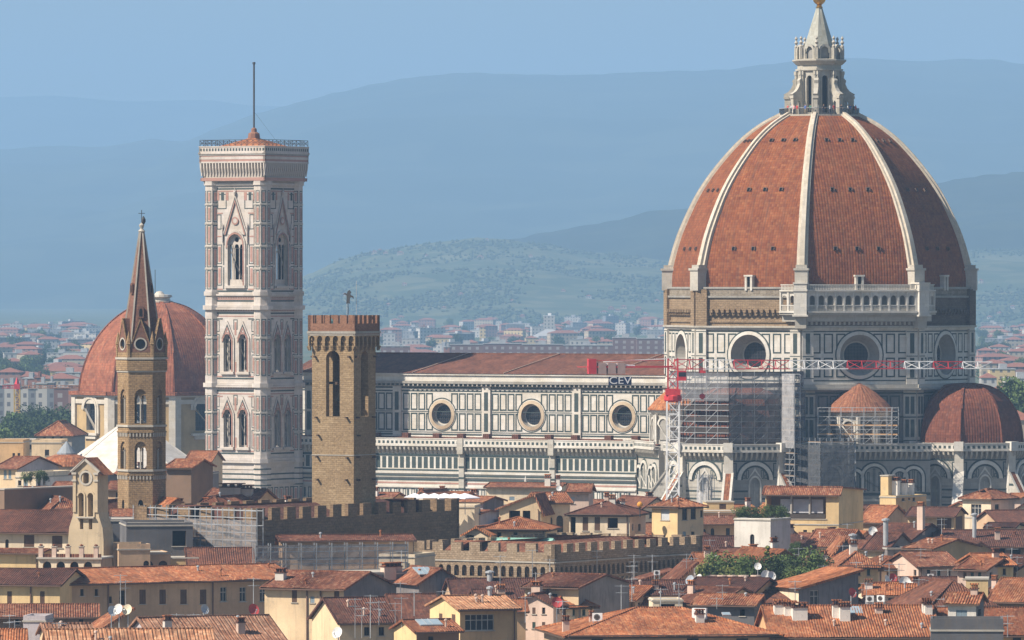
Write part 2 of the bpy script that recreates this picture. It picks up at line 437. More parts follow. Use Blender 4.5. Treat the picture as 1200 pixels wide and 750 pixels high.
# --- dome shell
prof = [(27.3, 0), (27.15, 2.9), (25.9, 7.8), (24.5, 11.5), (22.2, 16.3), (19.9, 19.9), (17.2, 23.3), (14.1, 26.6), (10.6, 29.3), (6.9, 31.3)]
def cat(prof, n=6):
    out = []
    for i in range(len(prof) - 1):
        p = [Vector(prof[max(0, min(len(prof) - 1, j))]) for j in (i - 1, i, i + 1, i + 2)]
        for t in range(n):
            t /= n
            out.append(.5 * ((2 * p[1]) + (p[2] - p[0]) * t + (2 * p[0] - 5 * p[1] + 4 * p[2] - p[3]) * t * t + (3 * p[1] - p[0] - 3 * p[2] + p[3]) * t ** 3))
    out.append(Vector(prof[-1])); return [(q.x, q.y) for q in out]
DP = cat(prof)
Z0 = 53.3
def facet_shell(mb, pf, z0, mat, ks=range(8), cx=0, cy=0):
    for k in ks:
        v = 0
        for (r0, h0), (r1, h1) in zip(pf, pf[1:]):
            a0, b0, a1, b1 = octv(r0, k), octv(r0, k + 1), octv(r1, k), octv(r1, k + 1)
            w0, w1 = r0 * .7654 / 2, r1 * .7654 / 2; dv = math.hypot((r1 - r0) * .924, h1 - h0); u = k * 60
            mb.face([(cx + a0[0], cy + a0[1], z0 + h0), (cx + b0[0], cy + b0[1], z0 + h0), (cx + b1[0], cy + b1[1], z0 + h1), (cx + a1[0], cy + a1[1], z0 + h1)], mat,
                    [(u - w0, v), (u + w0, v), (u + w1, v + dv), (u - w1, v + dv)])
            v += dv
mb = MB(); facet_shell(mb, DP, Z0, TILE_DOME)
shell = mb.build('dome_shell', cath)
# put-log openings and the dark hatches, each a small hooded hole
VENTF = plain('dark vent stone', (.14, .09, .07))
def shell_pt(k, t, h):
    for (r0, h0), (r1, h1) in zip(DP, DP[1:]):
        if h0 <= h <= h1:
            q = (h - h0) / (h1 - h0); r = lerp(r0, r1, q); dr = (r1 - r0) / (h1 - h0); break
    a, b = Vector((*octv(r, k), 0)), Vector((*octv(r, k + 1), 0))
    p = a.lerp(b, t); p.z = Z0 + h
    n = (a + b).normalized(); s = Vector((0, 0, 1)) + n * dr * .924; s.normalize()
    return p, n, (b - a).normalized(), s
for k in (7, 0, 1, 2):
    for h, ts in ((6.6, (.3, .5, .7)), (17.2, (.3, .5, .7)), (26.2, (.28, .5, .72))):
        for t in ts:
            p, n, u, s = shell_pt(k, t, h); nn = u.cross(s); 
            if nn.dot(n) < 0: nn = -nn
            mb = MB()
            for x0, x1, y0, y1, m in ((-.38, -.27, 0, .55, VENTF), (.27, .38, 0, .55, VENTF), (-.38, .38, .55, .65, VENTF)):
                q = [p + u * x + s * y for x, y in ((x0, y0), (x1, y0), (x1, y1), (x0, y1))]
                mb.loft([q, [v + nn * .3 for v in q]], m, cap1=True)
            mb.face([p + u * x + s * y + nn * .06 for x, y in ((-.28, 0), (.28, 0), (.28, .56), (-.28, .56))], VOID)
            mb.build('vent_opening', shell)
# dormer doors at the foot of the shell
for k in (0, 1, 2):
    p, n, u, s = shell_pt(k, .5, .6); mb = MB()
    th = math.atan2(u.y, u.x); mb.frame(p.x, p.y, Z0, th)
    mb.box(-.75, -.35, -.9, .8, -.6, 1.9, WHITE); mb.box(.35, .75, -.9, .8, -.6, 1.9, WHITE); mb.box(-.9, .9, -1, .8, 1.9, 2.2, WHITE)
    mb.box(-.35, .35, -.5, .6, -.6, 1.9, VOID); mb.build('dormer', shell)
# ribs
for k in range(8):
    mb = MB(); a = math.radians(-112.5 + 45 * k); er = Vector((math.cos(a), math.sin(a), 0)); et = Vector((-math.sin(a), math.cos(a), 0))
    rings = []
    for i, (r, h) in enumerate(DP):
        w = lerp(.70, .42, h / 31.3); t = lerp(.75, .5, h / 31.3)
        j0, j1 = max(0, i - 1), min(len(DP) - 1, i + 1)
        tg = Vector((DP[j1][0] - DP[j0][0], DP[j1][1] - DP[j0][1])).normalized(); nr = Vector((tg.y, -tg.x))
        c = er * r + Vector((0, 0, Z0 + h)); N = er * nr.x + Vector((0, 0, nr.y))
        rings.append([c - N * .5 - et * w * 1.5, c + N * t * .25 - et * w * 1.5, c + N * t * .3 - et * w * .8, c + N * t - et * w * .7, c + N * t + et * w * .7, c + N * t * .3 + et * w * .8, c + N * t * .25 + et * w * 1.5, c - N * .5 + et * w * 1.5])
    mb.loft(rings, marble('rib marble', (.60, .55, .47), .55), cap0=True, cap1=True)
    # joint rings between the marble blocks
    for i in range(4, len(rings) - 1, 4):
        pass
    rib = mb.build('dome_rib', cath)
    mb = MB(); mb.frame(*(octv(27.9, k)), 0, a + math.pi / 2)
    mb.box(-1.15, 1.15, -.8, 1.6, Z0 - .6, Z0 + 3.0, WHITE2); mb.box(-1.35, 1.35, -1.0, 1.6, Z0 + 3.0, Z0 + 3.4, WHITE2); mb.box(-1.0, 1.0, -.5, 1.6, Z0 + 3.4, Z0 + 4.0, WHITE2)
    mb.build('rib_pedestal', rib)

# --- drum
def cut_frame(mb, x0, x1, z0, z1, w, y0, m, c, r):
    """green frame broken off where it would run into the round window"""
    def seg(a, b, vertical, fixed):
        n = max(1, int((b - a) / .28)); run = None
        for i in range(n + 1):
            inside = True
            if i < n:
                t0 = a + (b - a) * i / n; t1 = a + (b - a) * (i + 1) / n; tm = (t0 + t1) / 2
                px, pz = (fixed + w / 2, tm) if vertical else (tm, fixed + w / 2)
                inside = math.hypot(px - c[0], pz - c[1]) < r
            if not inside and run is None: run = t0
            if inside and run is not None:
                e = a + (b - a) * i / n
                if vertical: mb.box(fixed, fixed + w, y0, .0, run, e, m, skip='k')
                else: mb.box(run, e, y0, .0, fixed, fixed + w, m, skip='k')
                run = None
    seg(x0, x1, False, z0); seg(x0, x1, False, z1 - w); seg(z0 + w, z1 - w, True, x0); seg(z0 + w, z1 - w, True, x1 - w)
ZB, ZM, ZT = 36.0, 45.8, 53.6
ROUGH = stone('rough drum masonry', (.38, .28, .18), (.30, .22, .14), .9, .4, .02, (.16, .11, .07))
def oculus(parent, c, z, ro, ri, depth, R=None, k=None, ring=WHITE, frame=None):
    mb = MB()
    if frame: mb.frame(*frame)
    else: face_frame(mb, R, k)
    mb.funnel(circ(c, z, ro + .15, 36), -.12, circ(c, z, ro + .15, 36), .1, ring)
    mb.funnel(circ(c, z, ro + .15, 36), -.12, circ(c, z, ro - .45, 36), -.22, ring)
    mb.funnel(circ(c, z, ro - .45, 36), -.22, circ(c, z, ro - .5, 36), .15, GREYM)
    mb.funnel(circ(c, z, ro - .5, 36), .15, circ(c, z, ri + .25, 36), depth - .1, GREYM)
    mb.funnel(circ(c, z, ri + .25, 36), depth - .1, circ(c, z, ri, 36), depth, WHITE2)
    o = mb.build('oculus_frame', parent)
    mb2 = MB(); mb2.M = mb.M.copy(); mb2.fill(circ(c, z, ri + .02, 36), depth, LEAD)
    for i in range(-3, 4):
        x = i * ri / 4; hh = math.sqrt(ri * ri - x * x) * .98
        mb2.box(c + x - .035, c + x + .035, depth - .06, depth - .01, z - hh, z + hh, IRON)
        mb2.box(c - hh, c + hh, depth - .09, depth - .065, z + x - .035, z + x + .035, IRON)
    mb2.build('window_glass', o); return o
for k in range(8):
    mb = MB(); L = face_frame(mb, R8, k)
    c, zc, ro = L / 2, 41.2, 4.1
    if k in (7,):   # south-west face carries the sacristy side: its oculus too
        pass
    mb.tri_panel(rectl(0, L, ZB, ZM), [circ(c, zc, ro, 36)], 0, WHITE)
    for sx in (0, 1):
        X = (lambda x: x) if sx == 0 else (lambda x: L - x)
        def bx(x0, x1, *r, **kw):
            a, b = sorted((X(x0), X(x1))); mb.box(a, b, *r, **kw)
        bx(.02, 2.1, -.45, 0, ZB, ZM - .1, WHITE, skip='k')          # corner pilaster
        for z0, z1 in ((37.2, 40.7), (41.5, 45.1)):
            bx(.65, 1.45, -.49, -.45, z0, z1, GREEN, skip='k')
        for z in (37.0, 40.95, 45.3): bx(.02, 2.12, -.47, -.45, z, z + .14, GREEN, skip='k')
    for z in (36.55, 45.3): mb.box(2.15, L - 2.15, -.035, 0, z, z + .22, GREEN, skip='k')
    for xm in (-8.05, -5.75, -3.45, 3.45, 5.75, 8.05):
        x = c + xm
        for z0, z1 in ((37.25, 40.75), (41.5, 45.05)):
            cut_frame(mb, x - .86, x + .86, z0, z1, .26, -.03, GREEN, (c, zc), ro + .2)
    # green ring hugging the oculus
    mb.funnel(circ(c, zc, ro + .18, 36), -.034, circ(c, zc, ro + .42, 36), -.034, GREEN)
    # ledges
    mb.box(-.4, L + .4, -.55, .6, 35.3, 35.98, WHITE2); mb.box(-.55, L + .55, -.95, .6, 35.0, 35.28, GREYM); mb.box(-.15, L + .15, -.3, .6, ZM - .08, ZM + .25, WHITE)
    mb.box(-.3, L + .3, -.62, .6, ZM + .27, ZM + .6, WHITE2)
    mb.build('drum_wall', cath)
    oculus(cath, c, zc, ro, 2.25, 2.2, R8, k)
    # upper masonry band
    mb = MB(); L = face_frame(mb, R8 - .25, k); c = L / 2
    if k == 1:
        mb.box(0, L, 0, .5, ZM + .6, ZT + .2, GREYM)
    else:
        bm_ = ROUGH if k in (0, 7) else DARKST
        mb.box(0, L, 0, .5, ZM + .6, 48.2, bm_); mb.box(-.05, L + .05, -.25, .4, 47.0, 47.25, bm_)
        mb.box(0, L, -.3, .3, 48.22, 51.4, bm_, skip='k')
        for i in range(14):
            x = 2.6 + (L - 5.2) * (i + .5) / 14 + rnd.uniform(-.1, .1)
            mb.box(x - .28, x + .28, -.85, -.3, 48.75 + rnd.uniform(-.06, .06), 49.35, bm_, skip='k')
            mb.box(x - .2, x + .2, -.6, -.3, 48.35, 48.75, bm_, skip='k')
        mb.box(-.1, L + .1, -.6, .2, 51.42, 51.75, GREYM); mb.box(0, L, -.28, .3, 51.77, 53.0, stone('ledge stone', (.36, .32, .26), (.27, .23, .18), 1.3, .6, .03)); mb.box(-.1, L + .1, -.45, .3, 53.02, 53.35, GREYM)
        for x in (1.1, L - 1.1):
            mb.box(x - 1.15, x + 1.15, -.8, 0, ZM + .6, 52.9, bm_)
    mb.build('rough_masonry', cath)

# --- white loggia on the south-east face
gal = MB()
def loggia(mb, x0, x1, n, yo=-1.9):
    """arcade with balusters between x0 and x1"""
    L = x1 - x0
    holes = []
    for i in range(n):
        xc = x0 + L * (i + .5) / n; w = min(.5, L / n * .3)
        holes.append(arch(xc - w, xc + w, 49.35, 51.35, 8))
    mb.tri_panel(rectl(x0, x1, 49.1, 52.55), holes, yo, WHITE); mb.tri_panel(rectl(x0, x1, 49.1, 52.55), holes, yo + .35, WHITE)
    for h in holes: mb.reveal(h, yo, yo + .35, WHITE)
    for i in range(n):
        xc = x0 + L * (i + .5) / n
        for j in range(5): mb.box(xc - .42 + j * .19, xc - .34 + j * .19, yo - .12, yo - .04, 49.15, 50.0, WHITE)
    for i in range(n + 1):
        x = x0 + L * i / n; mb.box(x - .16, x + .16, yo - .18, yo, 49.1, 52.5, WHITE, skip='k')
    mb.box(x0 - .05, x1 + .05, yo - .16, yo + .05, 50.0, 50.15, WHITE)
    mb.box(x0 - .1, x1 + .1, yo - .5, 0, 48.75, 49.1, WHITE); mb.box(x0 - .1, x1 + .1, yo - .3, 0, 48.4, 48.74, WHITE2)
    mb.box(x0 - .1, x1 + .1, yo - .35, 0, 52.56, 52.85, WHITE)
    nb = int(L / .3)
    for i in range(nb): 
        x = x0 + .1 + (L - .2) * i / nb; mb.box(x, x + .13, yo - .05, yo + .05, 52.87, 53.65, WHITE)
    mb.box(x0, x1, yo - .12, yo + .12, 53.65, 53.82, WHITE)
L = face_frame(gal, R8 - .25, 1)
loggia(gal, .6, L - .6, 12)
gal.box(-.2, L + .2, -1.4, 0, 47.2, 48.38, WHITE2); gal.box(-.1, L + .1, -.75, 0, 46.45, 47.18, stone('carved frieze', (.34, .29, .24), (.26, .22, .18), .9, .9, .06))
for i in range(24): gal.box(.6 + i * .86, .95 + i * .86, -1.0, -.7, 46.6, 47.15, WHITE2)
for s, k in ((-1, 0), (1, 2)):
    L = face_frame(gal, R8 - .25, k)
    x0, x1 = (L - 3.2, L - .1) if k == 0 else (.1, 3.2)
    loggia(gal, x0, x1, 2)
    gal.box(x0, x1, -1.4, 0, 47.2, 48.38, WHITE2)
for k in (1, 2):
    a = octv(R8 + 1.3, k); gal.frame(a[0], a[1], 0, math.radians(-112.5 + 45 * k) + math.pi / 2)
    gal.box(-1.15, 1.15, -.75, 1.5, 48.4, 53.9, WHITE); gal.box(-1.4, 1.4, -1, 1.5, 48.1, 48.4, WHITE); gal.box(-1.3, 1.3, -.9, 1.5, 52.6, 52.95, WHITE); gal.box(-1.3, 1.3, -.9, 1.5, 53.9, 54.15, WHITE)
    gal.box(-1.0, 1.0, -.2, 1.5, 46.0, 48.1, WHITE2)
gal.build('marble_loggia', cath)

LANM = marble('weathered lantern marble', (.52, .50, .45), .7)
# --- lantern
lan = MB(); LZ = 84.6
lan.lathe(0, 0, [(6.9, LZ - 1.2), (7.5, LZ - .6), (7.5, LZ), (3, LZ)], 8, LANM, math.radians(-112.5))
lantern = lan.build('lantern', cath)
def orr(R): return R
mb = MB()
for k in range(8):
    L = face_frame(mb, 4.0, k); c = L / 2
    h = arch(c - .5, c + .5, LZ + .4, LZ + 6.6, 8)
    mb.tri_panel(rectl(0, L, LZ, LZ + 9.2), [h], 0, LANM); mb.reveal(h, 0, .6, WHITE2); mb.fill(h, .6, LEAD)
    for x in (0, L): mb.box(x - .42, x + .42, -.35, .1, LZ, LZ + 7.6, LANM)
    for x in (0, L): mb.box(x - .5, x + .5, -.45, .1, LZ + 7.2, LZ + 7.9, LANM)
    mb.box(c - .72, c - .55, -.12, 0, LZ + .4, LZ + 6.6, LANM); mb.box(c + .55, c + .72, -.12, 0, LZ + .4, LZ + 6.6, LANM)
    mb.box(-.1, L + .1, -.35, .1, LZ + 8.0, LZ + 8.3, LANM)
mb.frame(); r0 = math.radians(-112.5)
mb.lathe(0, 0, [(4.15, LZ + 9.0), (4.5, LZ + 9.3), (4.95, LZ + 9.75), (4.95, LZ + 10.0), (4.3, LZ + 10.1), (3.2, LZ + 10.1)], 8, LANM, r0)
mb.build('lantern_body', lantern)
mb = MB()
for k in range(8):
    L = face_frame(mb, 4.25, k); c = L / 2
    for x in (0, L): mb.box(x - .3, x + .3, -.2, .4, LZ + 10.1, LZ + 12.1, LANM)
    h = arch(c - .75, c + .75, LZ + 10.1, LZ + 11.6, 8)
    o = arch(c - 1.05, c + 1.05, LZ + 10.1, LZ + 11.7, 8)
    mb.tri_panel(o, [arch(c - .75, c + .75, LZ + 10.12, LZ + 11.6, 8)], 0, LANM); mb.fill([(p[0], p[1]) for p in h], .5, GREYM); mb.reveal(o, 0, .7, LANM)
    mb.frame(); q = octv(4.2, k)
    mb.lathe(q[0], q[1], [(.28, LZ + 12.1), (.36, LZ + 12.4), (.15, LZ + 12.7), (.38, LZ + 13.1), (.12, LZ + 13.5), (.3, LZ + 13.85), (.02, LZ + 14.3)], 8, WHITE2)
mb.build('pinnacle_crown', lantern)
mb = MB(); n = 16; rings = []
for i in range(9):
    t = i / 8; r = lerp(2.95, .45, t) 
    rings.append([((r + (.16 if j % 2 else -.05) * (1 - t * .6)) * math.cos(2 * math.pi * j / n), (r + (.16 if j % 2 else -.05) * (1 - t * .6)) * math.sin(2 * math.pi * j / n), lerp(LZ + 11.2, LZ + 19.6, t)) for j in range(n)])
mb.loft(rings, marble('spire marble', (.42, .43, .39), .8), cap1=True); mb.build('spire', lantern)
mb = MB(); mb.lathe(0, 0, [(.35, LZ + 19.3), (.7, LZ + 19.55), (.4, LZ + 19.8), (.55, LZ + 20.0), (.35, LZ + 20.1)] , 16, GOLD)
mb.lathe(0, 0, [(1.18 * math.sin(math.pi * i / 12) + .001, LZ + 21.15 - 1.18 * math.cos(math.pi * i / 12)) for i in range(13)], 24, GOLD, cap=False)
mb.bar((0, 0, LZ + 22.2), (0, 0, LZ + 25), .16, GOLD); mb.bar((-.8, 0, LZ + 24.1), (.8, 0, LZ + 24.1), .16, GOLD)
mb.build('gilt_ball', lantern, smooth=False)
for k in range(8):   # radial buttresses with scrolls
    mb = MB(); a = math.radians(-112.5 + 45 * k); mb.frame(0, 0, 0, a)
    out = [(3.9, LZ), (6.3, LZ), (6.3, LZ + 3.4), (6.5, LZ + 3.7), (5.6, LZ + 4.2), (5.1, LZ + 4.8), (4.75, LZ + 5.6), (4.9, LZ + 6.2), (4.5, LZ + 6.6), (3.9, LZ + 6.6)]
    hole = [(4.6, LZ + .05), (5.3, LZ + .05), (5.3, LZ + 2.2), (4.95, LZ + 2.55), (4.6, LZ + 2.2)]
    mb.tri_panel(out, [hole], -.38, LANM); mb.tri_panel(out, [hole], .38, LANM); mb.reveal(out, -.38, .38, LANM); mb.reveal(hole, -.38, .38, WHITE2)
    mb.box(5.5, 6.45, -.55, .55, LZ + 2.9, LZ + 3.35, LANM); mb.build('scroll_buttress', lantern)
mb = MB()
for k in range(8):
    L = face_frame(mb, 7.3, k)
    for i in range(int(L / .28) + 1): mb.box(i * .28, i * .28 + .05, -.02, .03, LZ, LZ + 1.15, IRON)
    mb.box(0, L, -.04, .05, LZ + 1.12, LZ + 1.2, STEEL)
mb.build('railing', lantern)

# --- corbelled gallery used round the whole church
def corbel_gallery(mb, x0, x1, zt, out=.95, dark=True):
    L = x1 - x0
    mb.box(x0, x1, -out, -out + .3, zt - 1.1, zt, WHITE); mb.box(x0, x1, -out - .08, -out + .34, zt, zt + .14, WHITE)
    mb.box(x0, x1, -out - .1, 0, zt - 1.35, zt - 1.12, WHITE)
    n = max(1, round(L / .95)); s = L / n
    for i in range(n):
        x = x0 + (i + .5) * s
        mb.box(x - .24, x + .24, -out - .025, -out, zt - .85, zt - .35, GREEN, skip='k')
        xx = x0 + i * s + .001
        mb.loft([[(xx, -out, zt - 1.37), (xx + .36, -out, zt - 1.37), (xx + .36, 0, zt - 1.37), (xx, 0, zt - 1.37)],
                 [(xx, -out * .85, zt - 2.0), (xx + .36, -out * .85, zt - 2.0), (xx + .36, 0, zt - 2.0), (xx, 0, zt - 2.0)],
                 [(xx + .08, -.15, zt - 2.75), (xx + .28, -.15, zt - 2.75), (xx + .28, 0, zt - 2.75), (xx + .08, 0, zt - 2.75)]], WHITE2, cap1=True)
    mb.box(x0, x1, -.12, 0, zt - 3.0, zt - 2.78, GREEN, skip='k')

# --- lower octagon walls (dark, stained marble) between tribunes and drum
def panel_pair(mb, x0, x1, z0, z1, m=GREEN, w=.2, y=-.03, back=None):
    mb.frame_rect(x0, x1, z0, z1, w, y, 0, m)
    if back: mb.box(x0 + w, x1 - w, y * .5, 0, z0 + w, z1 - w, back, skip='k')
for k in range(8):
    mb = MB(); L = face_frame(mb, R8 - .35, k)
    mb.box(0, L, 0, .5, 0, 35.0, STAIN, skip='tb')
    for x in (0, L - 2.4):
        mb.box(x, x + 2.4, -.3, 0, 20, 34.9, WHITE2, skip='k')
        for z in (26.6, 30.7):
            for xx in (.35, 1.35): mb.box(x + xx, x + xx + .7, -.33, -.3, z, z + 3.1, GREEN, skip='k'); 
        for z in (25.8, 30.0, 34.2): mb.box(x, x + 2.4, -.34, -.3, z, z + .25, GREEN, skip='k')
    for i in range(7):
        x = 2.8 + i * (L - 5.6) / 7
        for z in (26.6, 30.7): panel_pair(mb, x + .15, x + (L - 5.6) / 7 - .15, z, z + 3.3, GREEN, .28)
    for z in (25.6, 30.05, 34.3): mb.box(2.4, L - 2.4, -.05, 0, z, z + .3, GREEN, skip='k')
    mb.build('octagon_wall', cath)

# --- tribunes: polygonal apses with half domes
SPUR_T = TILE_O
def gothic_window(parent, M, c, z0, zs, w):
    mb = MB(); mb.M = M.copy(); h = arch(c - w, c + w, z0, zs, 6, w * 1.6)
    mb.fill(h, .45, LEAD); mb.box(c - .07, c + .07, .3, .42, z0, zs + .6, WHITE2)
    for s in (-1, 1): mb.box(c + s * (w + .12) - .12, c + s * (w + .12) + .12, -.16, 0, z0, zs, WHITE, skip='k')
    o = arch(c - w - .24, c + w + .24, zs, zs + .01, 6, w * 1.6 + .35); i = arch(c - w, c + w, zs, zs + .01, 6, w * 1.6)
    mb.funnel(o[2:], -.16, i[2:], -.16, WHITE)
    g = [(c - w - .5, zs + 1.0), (c, zs + w * 1.6 + 1.7), (c + w + .5, zs + 1.0), (c, zs + w * 1.6 + 1.15)]
    mb.solid(g, -.12, 0, WHITE); return mb.build('gothic_window', parent)
def striped(mb, x0, x1, z0, z1, pitch=1.35):
    z = z0
    while z < z1:
        mb.box(x0, x1, -.03, 0, z, min(z + .32, z1), GREEN, skip='k'); mb.box(x0, x1, -.025, 0, z + .68, min(z + .9, z1 + .3), PINK if rnd.random() < .0 else GREYM, skip='k'); z += pitch
def apse_face(mb, L, parent, window=True, zt=25.5, base=None):
    c = L / 2; w = .95
    holes = [arch(c - w, c + w, 10, 18.2, 6, w * 1.6)] if window else []
    mb.tri_panel(rectl(0, L, 0, zt - 1), holes, 0, base or WHITE2)
    for h in holes: mb.reveal(h, 0, .45, WHITE2)
    corbel_gallery(mb, 0, L, zt)
    striped(mb, .3, c - w - .35, 5, 18.4); striped(mb, c + w + .35, L - .3, 5, 18.4)
    # big blind arch
    for ro, ri, y, m in ((3.25, 2.6, -.28, WHITE), (2.58, 2.25, -.10, GREEN), (3.55, 3.27, -.06, GREEN)):
        ao = [(c + ro * math.cos(math.pi * i / 16), 19.3 + ro * math.sin(math.pi * i / 16)) for i in range(17)]
        ai = [(c + ri * math.cos(math.pi * i / 16), 19.3 + ri * math.sin(math.pi * i / 16)) for i in range(17)]
        for i in range(16):
            q = [ao[i], ao[i + 1], ai[i + 1], ai[i]]
            mb.face([(p[0], y, p[1]) for p in q], m)
            mb.face([(ao[i][0], y, ao[i][1]), (ao[i + 1][0], y, ao[i + 1][1]), (ao[i + 1][0], 0, ao[i + 1][1]), (ao[i][0], 0, ao[i][1])], m)
            mb.face([(ai[i][0], y, ai[i][1]), (ai[i + 1][0], y, ai[i + 1][1]), (ai[i + 1][0], 0, ai[i + 1][1]), (ai[i][0], 0, ai[i][1])], m)
    for s in (-1, 1):
        for i, a in enumerate((1.35, 2.0)):
            x = c + s * a; hh = math.sqrt(max(.1, 2.2 ** 2 - a * a)); panel_pair(mb, x - .26, x + .26, 19.5, 19.3 + hh, GREEN, .12)
        xc = 0.25 if s < 0 else L - 1.45
        panel_pair(mb, xc, xc + 1.2, 19.6, 22.3, GREEN, .2)
def tribune(cx, cy, ks, R=12.5, Rd=10.2, wins=True, name='tribune'):
    tr = MB(); tr.frame()
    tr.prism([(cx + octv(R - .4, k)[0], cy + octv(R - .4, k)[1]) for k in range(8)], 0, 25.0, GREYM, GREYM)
    core = tr.build(name + '_wall', cath)
    for k in ks:
        mb = MB(); L = face_frame(mb, R, k, 0, cx, cy); apse_face(mb, L, cath, wins, base=(GREYM if k in (1, 2, 3) else None))  # facets turned from the sun: darker marble carries stain plus painted shade
        o = mb.build('marble_facing', core)
        if wins: gothic_window(core, mb.M, L / 2, 10, 18.2, .95)
    for k in sorted(set(list(ks) + [ks[-1] + 1])):
        a = math.radians(-112.5 + 45 * k); p = octv(R, k)
        mb = MB(); mb.frame(cx + p[0], cy + p[1], 0, a + math.pi / 2)
        mb.box(-.8, .8, -.45, .4, 0, 25.8, WHITE); mb.box(-.83, .83, -1.2, .4, 24.2, 25.85, WHITE)
        for z in (20, 17, 14, 11): mb.box(-.82, .82, -.47, -.44, z, z + .4, GREEN)
        mb.build('corner_pier', core)
    return core
def half_dome(cx, cy, ks, R, z0, H, mat=None, name='tribune_dome'):
    pf = [(R * math.cos(math.pi / 2 * t) ** .72 if t < 1 else .05, H * math.sin(math.pi / 2 * t)) for t in [i / 10 for i in range(11)]]
    mb = MB(); facet_shell(mb, pf, z0, mat or TILE_DOME2, range(8), cx, cy)
    o = mb.build(name, cath)
    for k in range(8):
        b = MB(); pts = [Vector((cx + octv(r, k)[0], cy + octv(r, k)[1], z0 + h)) for r, h in pf]
        for p, q in zip(pts, pts[1:]): b.bar(p, q, .5, mat or TILE_DOME2, .3)
        b.build('ridge', o)
    return o
TILE_DOME2 = tiles('tribune tiles', [(.165, .052, .03), (.20, .068, .038), (.13, .042, .028), (.23, .085, .05)], .5, .5, .15, .05, .30, False, (.7, 1.12))  # darker than the main dome tiles: drum shadow put into the colour
def spur(cx, cy, k, R, top, parent=None, r1=8.0, z1=10.5, ztop=21.5):
    a = math.radians(-112.5 + 45 * k); mb = MB(); mb.frame(cx, cy, 0, a); w = .75
    out = [(R - .2, 0), (R + r1, 0), (R + r1, z1 - 1.1), (R + r1, z1 - .3), (R - .2, ztop - .3)]
    mb.solid([(p[0], p[1]) for p in out], -w, w, WHITE2)
    # capping
    p0, p1 = Vector((R - .2, 0, ztop - .28)), Vector((R + r1 + .3, 0, z1 - .58)); d = (p1 - p0).length
    for y0, y1, m, zz in ((-w - .15, -w + .25, WHITE, .22), (w - .25, w + .15, WHITE, .22), (-w + .25, w - .25, top, .1)):
        q0 = [p0 + Vector((0, y0, zz)), p0 + Vector((0, y1, zz)), p1 + Vector((0, y1, zz)), p1 + Vector((0, y0, zz))]
        mb.face(q0, m, [(y0, 0), (y1, 0), (y1, d), (y0, d)])
        mb.face([q0[0], q0[3], q0[3] - Vector((0, 0, .5)), q0[0] - Vector((0, 0, .5))], WHITE2); mb.face([q0[1], q0[2], q0[2] - Vector((0, 0, .5)), q0[1] - Vector((0, 0, .5))], WHITE2)
        mb.face([q0[2], q0[3], q0[3] - Vector((0, 0, .5)), q0[2] - Vector((0, 0, .5))], WHITE2)
    for z in (8, 10.5, 13, 15.5, 18):
        x1 = R + r1 * (ztop - z) / (ztop - z1) - .8
        if x1 > R + .4:
            mb.box(R, min(x1, R + r1), -w - .02, -w, z, z + .4, GREEN, skip='k'); mb.box(R, min(x1, R + r1), w, w + .02, z, z + .4, GREEN, skip='k')
    return mb.build('sloping_buttress', parent or cath)
sc_, ec_ = (0, -30.0), (30.0, 0)
st_ = tribune(*sc_, [7, 0, 1, 2]); half_dome(*sc_, range(8), 10.2, 25.4, 10.3)
et_ = tribune(*ec_, [0, 1, 2, 3]); half_dome(*ec_, range(8), 10.2, 25.4, 10.6)
for k in (7, 0, 1, 2): spur(*sc_, k, 12.5, SPUR_T if k != 7 else TILE_D, st_)
for k in (1, 2, 3): spur(*ec_, k, 12.5, (WHITE if k == 1 else SPUR_T), et_)

